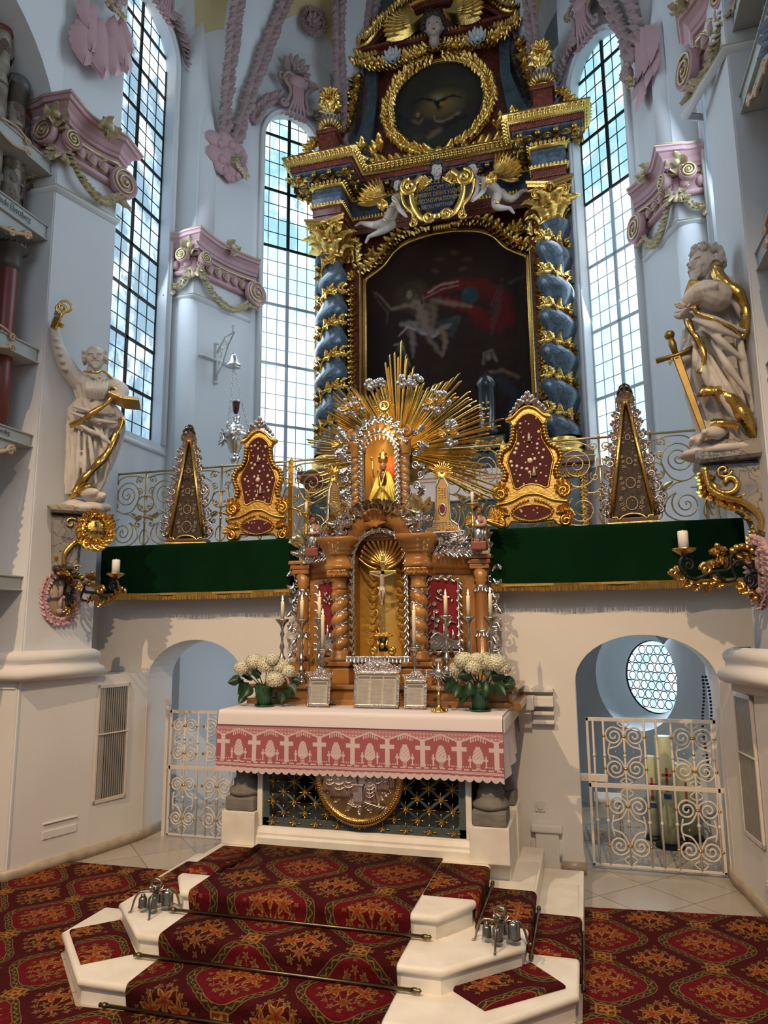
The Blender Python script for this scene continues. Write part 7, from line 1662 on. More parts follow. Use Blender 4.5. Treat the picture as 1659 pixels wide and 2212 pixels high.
# robed figure in the upper niche
NS=empty('niche_statuette',(XA+.02,5.62,2.86),'small crowned figure in a bright gold cope standing in the upper niche','statuette'); c=V((XA+.02,5.60,2.87))
GR=newmat('golden_brocade',(.95,.78,.16),.45,.1,.4,40,.2,80,(.80,.52,.08))
mb=MB(); mb.lathe([(.115,0),(.11,.02),(.085,.09),(.06,.17),(.04,.215),(.02,.235),(0,.24)],28,T(*(c+V((0,0,.03))))@S(1,.6,1)); 
for k in range(14): a=PI+PI*k/13; mb.tube([(c.x+.112*math.cos(a),c.y+.068*math.sin(a),c.z+.03),(c.x+.045*math.cos(a),c.y+.03*math.sin(a),c.z+.235)],[.012,.004],5)
part(mb,'cope',GR,NS)
mb=MB(); M=FACE(c.x,c.y-.03,c.z+.285)@RX(-5); b=MB(); old_head(b,M,.032,False); mb=b; part(mb,'face',newmat('bronze_flesh',(.42,.22,.10),.4),NS)
mb=MB(); mb.lathe([(.028,.0),(.036,.012),(.034,.04),(.026,.055),(.03,.065),(.0,.085)],14,T(c.x,c.y-.02,c.z+.31)); mb.sph(c.x,c.y-.02,c.z+.405,.008); [mb.sph(c.x+.035*math.cos(a),c.y-.02+.035*math.sin(a),c.z+.352,.006,None,2) for a in [2*PI*k/9 for k in range(9)]]
mb.tube([(c.x-.055,c.y-.07,c.z+.2),(c.x-.07,c.y-.07,c.z+.33)],.006,5); mb.sph(c.x-.072,c.y-.07,c.z+.34,.01); mb.lathe([(.05,0),(.07,.02),(.06,.04),(.04,.06)],16,T(c.x,c.y,c.z-.01)@S(1.2,.8,1)); mb.tube([(c.x-.065,c.y-.075,c.z+.045),(c.x,c.y-.085,c.z+.14),(c.x+.03,c.y-.06,c.z+.25)],.007,5); mb.tube([(c.x+.065,c.y-.075,c.z+.045),(c.x+.0,c.y-.085,c.z+.14),(c.x-.03,c.y-.06,c.z+.25)],.007,5)
part(mb,'crown_and_sceptre',GOLD,NS)
mb=MB(); mb.lathe([(.035,.15),(.03,.22),(.02,.25)],14,T(*(c+V((0,-.035,-.0))))@S(.9,.8,1)); part(mb,'dark_vestment',WOODD,NS); NS.scale=(1.2,1.1,1.22)
lamp('niche_lamp','POINT',(XA+.05,5.50,3.46),(0,0,0),3.6,(1.0,.80,.42),.03)
# ---- the great sunburst
SB=empty('sunburst',(XA+.05,5.86,3.45),'large gilded sunburst of long rays behind the upper niche','sunburst'); cx,cz=XA+.08,3.40
mb=MB(); rg=random.Random(11); n=118
for k in range(n):
    a=-.55+(PI+1.1)*k/(n-1)+rg.uniform(-.012,.012)
    ph=(a-PI/2); base=.66+.13*abs(math.cos(3.0*ph))+.08*(math.cos(9*ph))+(.10 if abs(ph)<.12 else 0); L=base*rg.uniform(.84,1.08)
    L*=1+.10*max(0,math.sin(abs(ph)*1.6-1.0))
    r0=.12; d=V((math.cos(a),0,math.sin(a))); w=.0095+.004*rg.random(); s_=V((-math.sin(a),0,math.cos(a))); y=5.84+rg.uniform(-.012,.012)
    p0=V((cx,y,cz))+d*r0; p1=V((cx,y-.0,cz))+d*L
    mb.add(([tuple(p0-s_*w*.6),tuple(p0+s_*w*.6),tuple(p1+s_*w*.8-d*.02),tuple(p1),tuple(p1-s_*w*.8-d*.0),tuple(p0+V((0,-.010,0))),tuple(p1+V((0,-.008,0))-d*.03)],[(0,5,6,4),(5,1,2,6),(6,2,3),(4,6,3),(0,4,3,2,1)]),None,True)
part(mb,'rays',newmat('ray_gold',(.66,.44,.12),.24,1,.4,9,.1,30,(.46,.29,.07)),SB)
mb=MB(); mb.lathe([(.30,-.02),(.28,.0),(.1,.02),(0,.02)],40,FACE(cx,5.88,cz)); part(mb,'back_disc',GOLDD,SB)
c=V(P(830,877,Y=5.60)); mb=MB(); M=FACE(*c); mb.lathe([(.045,-.01),(.05,.0),(.045,.01),(.035,.006),(0,.006)],24,M)
for k in range(20): a=360*k/20; mb.tube([(0,.045,0),(0,.075+.02*(k%2),0)],[.007,.002],4,M@RZ(a))
mb.tube([tuple(c-V((0,0,.05))),(c.x,c.y,c.z-.13)],.010,6); part(mb,'monogram_disc',GOLD,SB); text('AS',M@T(0,0,.01),.05,IRONB,SB,'monogram')
cl_i=0
for (px,py,sx,sy_,wg,lb) in ((812,830,.075,.035,0,'small silver cloud at the upper left of the sunburst'),(885,823,.075,.04,0,'small silver cloud at the upper right of the sunburst'),(760,882,.09,.07,1,'silver cloud with a winged gold cherub left of the monogram disc'),(942,868,.09,.08,1,'silver cloud with a winged gold cherub right of the monogram disc'),(968,935,.06,.12,1,'tall silver cloud with gold cherub on the right rays'),(738,960,.055,.11,1,'tall silver cloud with gold cherub on the left rays'),(757,1045,.07,.09,1,'silver and gold cherub cloud above the left vase')):
    c=V(P(px,py,Y=5.70)); M=FACE(*c); root=empty('silver_cloud',c,lb,'silver cloud','silver clouds on the sunburst'); mb=MB(); rg=random.Random(px)
    sx*=1.35; sy_*=1.35
    for k in range(24): a=rg.uniform(0,2*PI); q=rg.random()**.6; mb.sph(sx*q*math.cos(a),sy_*q*math.sin(a),rg.uniform(0,.015),rg.uniform(.014,.028)*(1.1 if sx>.06 else .9),M)
    part(mb,'cloud',SILV,root)
    if wg: mb=MB(); mb.sph(.01,.0,.035,.022,M); [mb.add(LEAFN,M@T(s*.015,-.01,.03)@RZ(-s*(60+25*k))@S(.075)) for s in (-1,1) for k in range(3)]; part(mb,'gilded_cherub',GOLD,root)
mb=MB(); 
# ---- obelisks, vases, angels on the altar
def obelisk(lab,px,py0,yaw,s,d):
    c=V(P(px,py0,Y=5.5)); root=empty('obelisk_reliquary',c,lab,'reliquary','small pointed reliquaries on the tabernacle'); M=FACE(c.x,c.y,c.z,yaw)@S(s)
    ol=[(-.15,0),(-.14,.06),(-.085,.10),(-.07,.12),(-.055,.42),(-.02,.50),(.02,.50),(.055,.42),(.07,.12),(.085,.10),(.14,.06),(.15,0)]
    mb=MB(); mb.add(prism(ol,-.03,.0),M,True); part(mb,'ochre_case',newmat('ochre_velvet',(.42,.25,.06),.5,.3),root)
    mb=MB(); mb.tube([(x,y,.003) for x,y in ol],.009,5,M,closed=True); q=[(.028*math.cos(a*PI/10),.21+.05*math.sin(a*PI/10),.004) for a in range(20)]; mb.tube(q,.010,6,M,closed=True)
    for (x0,y0,nx_,ny_,dx,dy) in ((-.09,.035,7,3,.03,.02),(-.025,.32,3,5,.025,.022)):
        for i in range(nx_):
            for j in range(ny_): mb.sph(x0+i*dx,y0+j*dy,.003,.008,M,2)
    for k in range(40): ph=k; mb.sph(ol[k%12][0]*1.0,ol[k%12][1],.004,.01,M,2)
    mb.tube([(-.03,.02,.003),(-.1,.02,.003),(-.085,.09,.003),(.085,.09,.003),(.1,.02,.003),(.03,.02,.003)],.004,4,M)
    for s_ in (-1,1):
        for k in range(4): mb.tube([(s_*(.08+.03*k)+x,-.04+.012*k+y,.0) for x,y in sp2(0,0,.03,1.3,k,s_)],.008,5,M)
    mb.sph(0,.555,.0,.014,M); part(mb,'silver_trim',SILV,root)
    mb=MB(); mb.add(prism([(.022*math.cos(a*PI/8),.21+.042*math.sin(a*PI/8)) for a in range(16)],0,.003),M,True); part(mb,'relic_window',CREDM,root)
    mb=MB(); 
    for k in range(26): a=360*k/26; mb.add(([(-.006,.012,0),(.006,.012,0),(.004,.085+.02*(k%2),.0),(-.004,.085+.02*(k%2),.0),(0,.05,.006)],[(0,1,4),(1,2,4),(2,3,4),(3,0,4),(3,2,1,0)]),M@T(0,.555,-.008)@RZ(a),True)
    part(mb,'star',GOLD,root)
obelisk('pointed reliquary with a gold star, right of the tabernacle crest',957,1150,0,.88,0)
obelisk('narrow pointed reliquary half hidden behind the left silver vase',722,1150,50,.86,0)
def vase(lab,px,py,s,seed,Y=5.46):
    c=V(P(px,py,Y=Y)); root=empty('flower_vase',c,lab,'vase','silver vases with gilded flowers on the tabernacle'); mb=MB()
    mb.lathe([(.04,0),(.04,.012),(.02,.025),(.018,.04),(.035,.06),(.055,.085),(.055,.11),(.035,.125),(.045,.14),(.05,.15),(.03,.145)],18,T(*c)@S(s))
    for sg in (-1,1): mb.tube([(c.x+sg*(.065+x)*s,c.y,c.z+(.10+y)*s) for x,y in sp2(0,0,.035,1.4,PI,-sg)],.008*s,5); mb.add(LEAF,frame_to((c.x+sg*.06*s,c.y-.02,c.z+.09*s),(sg,0,.3),(0,-1,0))@S(.06*s))
    garland(mb,[(c.x-.05*s,c.y-.05*s,c.z+.095*s),(c.x+.05*s,c.y-.05*s,c.z+.095*s)],.04*s,(0,-1,0),.02,.5); part(mb,'vase_body',SILV,root)
    mb=MB(); rg=random.Random(seed)
    for k in range(22): a=rg.uniform(-70,70); mb.add(LEAFN,T(c.x,c.y+rg.uniform(-.02,.02),c.z+.14*s)@RY(a)@FR((0,0,0),(1,0,0),(0,0,1),(0,-1,0))@RX(rg.uniform(-25,25))@S(.115*s*rg.uniform(.7,1.3)))
    for k in range(12): flower(mb,FACE(c.x+rg.uniform(-.085,.085)*s,c.y-.04,c.z+rg.uniform(.16,.27)*s),.024*s,6)
    part(mb,'gilded_flowers',newmat('silver_gilt',(.80,.68,.42),.25,1,.3,20),root)
vase('silver vase with flowers on the column right of the crucifix niche',905,1150,1.05,2); vase('silver vase with flowers on the column left of the crucifix niche',736,1157,1.0,3)
vase('silver vase with flowers at the left end of the tabernacle',658,1219,1.0,5,5.76); vase('silver vase with flowers at the right end of the tabernacle',1036,1204,1.0,6,5.76)
def angel(lab,px,py,ft):
    c=V(P(px,py,Y=5.62)); root=empty('angel_statuette',c,lab,'angel','angel candle bearers on the tabernacle'); b=MB(); M=FACE(c.x+ft*.0,c.y-.02,c.z+.245,ft*15)@RZ(ft*14)
    b.lathe([(.055,0),(.06,.04),(.045,.12),(.04,.17),(.02,.20)],20,T(*c)@RY(ft*6)); 
    for k in range(12): a=2*PI*k/12; b.tube([(c.x+.062*math.cos(a),c.y+.062*math.sin(a),c.z),(c.x+.045*math.cos(a+.4),c.y+.045*math.sin(a+.4),c.z+.14)],.008,5)
    part(b,'silver_robe',SILV,root)
    b=MB(); child_head(b,M,.035); limb(b,[(c.x-ft*.035,c.y,c.z+.185),(c.x-ft*.05,c.y-.05,c.z+.13),(c.x+ft*.03,c.y-.075,c.z+.12)],[.02,.016,.012]); limb(b,[(c.x+ft*.035,c.y,c.z+.185),(c.x+ft*.06,c.y-.04,c.z+.14),(c.x+ft*.03,c.y-.08,c.z+.15)],[.02,.016,.012]); limb(b,[(c.x,c.y,c.z+.17),(c.x,c.y-.01,c.z+.215)],[.035,.018]); part(b,'body',newmat('rosy_flesh',(.45,.24,.17),.4),root)
    h=MB(); curls(h,M,.037,90,int(px)); part(h,'hair',WOODD,root)
    g=MB(); wing(g,FACE(c.x-ft*.05,c.y+.04,c.z+.17)@S(-ft,1,1)@RZ(30),.16,5,3); part(g,'wing',GOLD,root); g=MB(); wing(g,FACE(c.x+ft*.03,c.y+.05,c.z+.17)@S(ft,1,1)@RZ(30),.12,5,2); part(g,'wing',GOLD,root)
    g=MB(); X=c.x+ft*.035; g.lathe([(.012,0),(.018,.02),(.008,.04),(.014,.07),(.007,.09),(.007,.15),(.015,.16),(.045,.185),(.045,.195),(0,.19)],14,T(X,c.y-.09,c.z+.10)); part(g,'candle_holder',GOLD,root)
    g=MB(); g.bbox(c.x-.06,c.x+.06,c.y-.06,c.y+.05,c.z-.07,c.z,.012); part(g,'red_plinth',(bpy.data.materials.get('rose_plinth') or newmat('rose_plinth',(.22,.06,.04),.4)),root)
    m=MB(); m.lathe([(.013,0),(.013,.10),(0,.102)],12,T(X,c.y-.09,c.z+.29)); solo(m,'taper_candle',WAX,'slim unlit candle held by the %s angel on the tabernacle'%('left' if ft<0 else 'right'),'candle','candles held by the angels')
angel('small angel in silver holding a candle, left of the tabernacle crest',678,1185,-1); angel('small angel in silver holding a candle, right of the star reliquary',1036,1170,-1)
# ---- crucifix in the niche
cr=V((XA+.03,5.50,1.68)); CF=empty('crucifix',cr,'standing crucifix with ivory figure in the gold niche','crucifix')
mb=MB(); mb.bbox(-.016,.016,-.006,.006,.17,.79,.003,T(*cr)); mb.bbox(-.112,.112,-.006,.006,.635,.667,.003,T(*cr)); mb.bbox(-.022,.022,-.010,-.006,.70,.74,.002,T(*cr)); mb.bbox(-.07,.07,-.03,.03,.145,.16,.004,T(*cr)); mb.bbox(-.05,.05,-.02,.02,.16,.175,.003,T(*cr)); part(mb,'gilded_cross',GOLD,CF)
mb=MB(); mb.lathe([(.04,.03),(.045,.06),(.03,.10),(.045,.14)],4,T(*cr)@RZ(45)); part(mb,'black_base',IRONB,CF)
mb=MB()
for s in (-1,1): mb.tube([tuple(cr+V((s*(.03+x),-.04,.035+y))) for x,y in sp2(.045,0,.03,1.5,PI/2,-s)],.012,6); mb.tube([tuple(cr+V(p)) for p in ((s*.045,-.03,.13),(s*.03,-.035,.08),(s*.06,-.04,.05))],.01,6); mb.add(SPH[0],T(*(cr+V((s*.08,-.02,.01))))@S(.018))
mb.sph(cr.x,cr.y-.04,cr.z+.075,(.02,.008,.025)); part(mb,'scroll_feet',GOLD,CF)
k=cr+V((0,-.03,.618)); b=MB(); IV=newmat('ivory_figure',(.42,.33,.25),.4,0,.4,40)
limb(b,[tuple(k+V((0,0,0))),tuple(k+V((.004,-.005,-.05))),tuple(k+V((0,-.0,-.10)))],[.022,.018,.020]); 
for s in (-1,1): limb(b,[tuple(k+V((s*.015,0,0))),tuple(k+V((s*.06,0,.012))),tuple(k+V((s*.10,.01,.028)))],[.010,.007,.005],8); limb(b,[tuple(k+V((s*.011,0,-.10))),tuple(k+V((s*.014,-.02,-.15))),tuple(k+V((s*.004,-.0,-.21)))],[.014,.010,.006],8); limb(b,[tuple(k+V((s*.004,-.0,-.21))),tuple(k+V((s*.004,-.015,-.225)))],[.006,.005],6)
b.sph(k.x-.012,k.y-.015,k.z+.03,(.013,.014,.018)); part(remesh(b,.0035,1),'ivory_body',IV,CF)
b=MB(); b.lathe([(.024,-.12),(.026,-.105),(.022,-.08)],14,T(*k)); b.tube([tuple(k+V((.02,-.015,-.09))),tuple(k+V((.028,-.015,-.14)))],.006,5); part(b,'loincloth',STAT,CF)
b=MB(); b.sph(k.x-.013,k.y-.008,k.z+.038,(.015,.015,.017)); part(b,'hair',HAIRD,CF)
mb=MB(); mb.box(-.016,.016,-.012,-.010,.706,.736,T(*cr)); text('INRI',T(cr.x,cr.y-.011,cr.z+.72)@RX(90),.018,IRONB,CF,'title')
# ---- candlesticks and burning candles
def candlestick(lab,x,y,z0,h,s,clab,ch):
    root=empty('candlestick',(x,y,z0),lab,'candlestick','silver candlesticks on the altar'); mb=MB(); k=h/.52
    pr=[(.055,0),(.05,.02),(.03,.05),(.02,.07),(.03,.09),(.035,.11),(.018,.13),(.014,.16),(.03,.18),(.035,.20),(.018,.22),(.012,.26),(.024,.29),(.012,.32),(.010,.36),(.022,.39),(.010,.42),(.014,.44),(.03,.47),(.055,.49),(.06,.505),(.06,.512),(.02,.51),(0,.51)]
    mb.lathe([(r_*s,z*k) for r_,z in pr],18,T(x,y,z0))
    for q in range(3):
        a=2*PI*q/3-PI/2; n=V((math.cos(a),math.sin(a),0)); mb.tube(cs([(x+n.x*.03,y+n.y*.03,z0+.08*k),(x+n.x*.06,y+n.y*.06,z0+.05*k),(x+n.x*.075,y+n.y*.075,z0+.01)],4),.012,6); mb.add(LEAF,frame_to((x+n.x*.04,y+n.y*.04,z0+.07*k),(n.x,n.y,-1.2),n)@S(.08))
    part(mb,'silver_stand',newmat('worn_silver',(.62,.56,.48),.25,1,.5,25) if 'worn_silver' not in bpy.data.materials else bpy.data.materials['worn_silver'],root)
    zc=z0+.51*k; mb=MB(); mb.lathe([(.0145,0),(.0142,ch-.005),(.011,ch),(0,ch-.003)],14,T(x,y,zc)); c=empty('candle',(x,y,zc),clab,'candle','burning altar candles'); part(mb,'wax',WAX,c)
    mb=MB(); mb.tube([(x,y,zc+ch-.004),(x,y,zc+ch+.010)],.0012,4); part(mb,'wick',IRONB,c); mb=MB(); mb.lathe([(.001,0),(.0055,.008),(.0060,.015),(.0035,.030),(.001,.042),(0,.046)],10,T(x,y,zc+ch+.004)); part(mb,'flame',FLAME,c)
    if ch: lamp('candle_light','POINT',(x,y,zc+ch+.03),(0,0,0),.22,(1,.6,.25),.012)
names=['far left','second from left','third from left']
for (px,pt,cl_,lab,cl) in ((610,1335,1300,'tall silver candlestick standing leftmost on the altar','burning candle leftmost on the altar'),(652,1336,1298,'tall silver candlestick, second from the left on the altar','burning candle second from the left'),(690,1333,1290,'tall silver candlestick just left of the left twisted column','burning candle just left of the left twisted column'),(963,1327,1287,'tall silver candlestick in front of the right red panel','burning candle in front of the right red panel'),(1012,1330,1287,'tall silver candlestick, second from the right','burning candle second from the right'),(1060,1330,1283,'tall silver candlestick standing rightmost on the altar','burning candle rightmost on the altar')):
    p=P(px,pt,Y=5.36); q=P(px,cl_,Y=5.36); candlestick(lab,p.x,5.36,1.466,p.z-1.466,.88,cl,q.z-p.z+.012)
for (px,pt,cl_,lab,cl) in ((697,1400,1328,'low silver candlestick behind the left altar card','tall burning candle behind the left altar card'),(895,1396,1318,'low silver candlestick behind the right altar card','tall burning candle behind the right altar card')):
    p=P(px,pt,Y=5.25); q=P(px,cl_,Y=5.25); candlestick(lab,p.x,5.25,1.313,p.z-1.313,.82,cl,q.z-p.z+.01)
# ---- altar cards
PAPER=newmat('printed_paper',(.48,.44,.36),.7,0,.4,20)
INK=newmat('printed_ink',(.16,.15,.13),.8)
def card(lab,pxl,pxr,pyt,pyb,crest,cols,seed):
    y=5.14; a=P(pxl,pyb,Y=y); b=P(pxr,pyb,Y=y); t=P(pxl,pyt,Y=y); w=(b-a).length; h=t.z-a.z; c=(a+b)/2; root=empty('altar_card',(c.x,y,1.313),lab,'altar card','silver framed altar cards'); M=FACE(c.x,y,1.318)@RX(-10)
    hb=h*.74; mb=MB(); fr=.022
    mb.bbox(-w/2,w/2,0,fr,-.008,.012,.004,M); mb.bbox(-w/2,w/2,hb-fr,hb,-.008,.012,.004,M); mb.bbox(-w/2,-w/2+fr,0,hb,-.008,.012,.004,M); mb.bbox(w/2-fr,w/2,0,hb,-.008,.012,.004,M)
    cp=[(-w*.52,hb),(-w*.53,hb+h*.07),(-w*.36,hb+h*.12),(-w*.2,hb+h*.22),(0,hb+h*.27),(w*.2,hb+h*.22),(w*.36,hb+h*.12),(w*.53,hb+h*.07),(w*.52,hb)]
    mb.add(prism([(x_,y_) for x_,y_,_ in cs([(q[0],q[1],0) for q in cp],4)],-.006,.008,.003),M,True)
    for s in (-1,1):
        for k in range(4): mb.tube([(s*w*(.12+.1*k)+x,hb+h*(.12-.015*k)+yy,.010) for x,yy in sp2(0,0,h*.045,1.3,k,s*(-1)**k)],.005,5,M); mb.add(LEAF,M@T(s*w*(.1+.11*k),hb+h*.08,.008)@RZ(-s*60)@S(h*.12))
    mb.sph(0,hb+h*.12,.012,(w*.06,h*.07,.008),M)
    for q in range(int(w/.012)): mb.sph(-w/2+.006+q*.012,.011,.013,.0035,M,2); mb.sph(-w/2+.006+q*.012,hb-.011,.013,.0035,M,2)
    mb.bbox(-.02,.02,-.004,.0,-.10,.0,.002,M); part(mb,'silver_frame',SILVP,root)
    mb=MB()
    for sx,yy in ((-1,fr/2),(1,fr/2),(-1,hb-fr/2),(1,hb-fr/2)): mb.sph(sx*(w/2-fr/2),yy,.013,.012,M)
    part(mb,'gilded_corner',GOLD,root)
    mb=MB(); mb.box(-w/2+fr,w/2-fr,fr,hb-fr,-.002,.002,M); part(mb,'paper',PAPER,root)
    mb=MB(); W0=w-2*fr-.01; rg=random.Random(seed)
    for k in range(cols):
        x0=-W0/2+W0*k/cols+.004; x1=x0+W0/cols-.008; yy=hb-fr-.012; mb.box(x0,x1,yy-.018,yy,.0021,.0026,M); yy-=.026
        while yy>fr+.008: mb.box(x0,x0+(x1-x0)*rg.uniform(.8,1),yy-.0016,yy,.0021,.0025,M); yy-=.0052
    part(mb,'printed_lines',INK,root)
card('silver framed altar card, narrow, left of the large middle one',663,712,1443,1527,1,1,1); card('large silver framed altar card with three printed columns in the middle',763,862,1420,1524,1,3,2); card('silver framed altar card, narrow, right of the large middle one',872,922,1448,1530,1,1,3)
# ---- small standing cross monstrance
c=V((P(949,1534,Y=5.02).x,5.02,1.313)); CM=empty('reliquary_cross',c,'small silver reliquary cross on a gilded foot, right of the altar cards','cross'); 
mb=MB(); mb.lathe([(.055,0),(.05,.012),(.02,.03),(.01,.05),(.018,.07),(.008,.09),(.015,.11),(.008,.14)],12,T(*c)); [mb.sph(c.x+.05*math.cos(a),c.y+.05*math.sin(a),c.z+.012,.014,None,2) for a in [2*PI*k/6 for k in range(6)]]; part(mb,'gilded_foot',GOLD,CM)
mb=MB(); M=FACE(c.x,c.y,c.z+.265)
mb.tube([(0,-.13,0),(0,.09,0)],.009,6,M); mb.tube([(-.07,0,0),(.07,0,0)],.009,6,M); mb.sph(0,0,.005,(.03,.03,.012),M)
for a in (0,90,270,180):
    for q in (-1,0,1): mb.sph(q*.013,.085 if a!=180 else .1,.002,.011,M@RZ(a),2)
for k in range(16): 
    if k%4: mb.tube([(0,.03,0),(0,.075,0)],[.004,.0015],4,M@RZ(22.5*k))
part(mb,'silver_cross',SILV,CM)
# ---- hydrangeas
PET=newmat('hydrangea_white',(.80,.76,.56),.6,0,.5,40,col2=(.66,.66,.38)); LEF=newmat('dark_green_leaf',(.012,.045,.011),.4,0,.5,20); POT=newmat('green_glazed_pot',(.008,.07,.025),.15,coat=.5)
def hydrangea(lab,px,heads,lv,seed,pz):
    c=V((P(px,1523,Y=5.12).x,5.12,1.313)); root=empty('potted_hydrangea',c,lab,'potted plant','white hydrangeas in green pots'); rg=random.Random(seed)
    mb=MB(); k=28; mb.lathe([(.05,0),(.052,.01),(.062,.14),(.066,.145),(.066,.155),(.058,.15),(.055,.13),(0,.13)],24,T(*c)); [mb.tube([(c.x+.053*math.cos(a),c.y+.053*math.sin(a),c.z+.01),(c.x+.063*math.cos(a),c.y+.063*math.sin(a),c.z+.14)],.0025,4) for a in [2*PI*q/k for q in range(k)]]; part(mb,'pot',POT,root)
    mb=MB(); mb.lathe([(.06,0),(.075,.006),(.078,.014),(.07,.010),(0,.008)],24,T(*c)); part(mb,'saucer',POT,root)
    st=MB(); hs=[]
    for (hx,hy,r_) in heads:
        q=V(P(hx,hy,Y=5.10+rg.uniform(-.06,.05))); hs.append((q,r_/1534*5.3)); st.tube(cs([tuple(c+V((0,0,.12))),tuple((c+q)/2+V((0,0,.06))),tuple(q)],4),.004,5)
    part(st,'stems',LEF,root)
    for q,r_ in hs:
        mb=MB(); n=130
        for k in range(n):
            z=1-2*(k+.5)/n; a=k*2.39996; d=V((math.sqrt(1-z*z)*math.cos(a),math.sqrt(1-z*z)*math.sin(a),z)); 
            if d.z<-.75: continue
            p=q+V((d.x,d.y,d.z*.8))*r_*rg.uniform(.9,1.04); F=frame_to(p,d.orthogonal(),d)@RZ(rg.uniform(0,90)); s_=.0165
            for j in range(4): mb.add(([(0,0,0),(s_*.8,s_*.35,.003),(s_*1.0,s_*1.0,.001),(s_*.35,s_*.8,.003)],[(0,1,2,3)]),F@RZ(90*j))
        mb.sph(q.x,q.y,q.z,(r_*.80,r_*.80,r_*.62),None,0); part(mb,'flower_head',PET,root)
    mb=MB()
    BL=leaf(1,.42,.5,6,.0)
    for (lx,ly,a,s_) in lv: q=V(P(lx,ly,Y=5.06+rg.uniform(-.03,.08))); mb.add(BL,T(*q)@FR((0,0,0),(1,0,0),(0,0,1),(0,-1,0))@RZ(a)@RX(rg.uniform(-50,10))@S(s_)); st=1
    part(mb,'leaves',LEF,root)
hydrangea('white hydrangea in a green pot at the left end of the altar',571,[(522,1443,17),(550,1430,20),(577,1437,22),(606,1440,20),(622,1450,16),(594,1468,20),(588,1425,14),(540,1447,15)],[(520,1462,120,.09),(530,1470,150,.12),(540,1480,160,.10),(555,1475,200,.10),(515,1470,100,.08),(600,1490,200,.11),(620,1480,230,.10),(612,1492,250,.09),(545,1460,90,.10),(578,1470,180,.10),(563,1462,60,.08),(628,1470,260,.08),(526,1495,165,.09)],3,0)
hydrangea('white hydrangea in a green pot at the right end of the altar',1037,[(1002,1426,20),(994,1446,22),(1022,1440,18),(1045,1430,24),(1072,1432,21),(1086,1442,16),(1062,1450,17),(1030,1424,15)],[(985,1470,130,.11),(998,1478,150,.11),(1015,1475,180,.11),(1030,1470,200,.11),(1050,1472,180,.12),(1070,1475,220,.11),(1085,1468,250,.10),(1005,1490,160,.10),(1035,1486,190,.12),(1090,1480,260,.08),(1020,1460,90,.10),(1060,1462,270,.10),(975,1462,110,.08),(1042,1495,170,.08)],8,0)
mb=MB(); mb.tube([(P(925,1480,Y=5.2).x,5.2,1.40),(P(965,1476,Y=5.2).x,5.2,1.405)],.012,8)
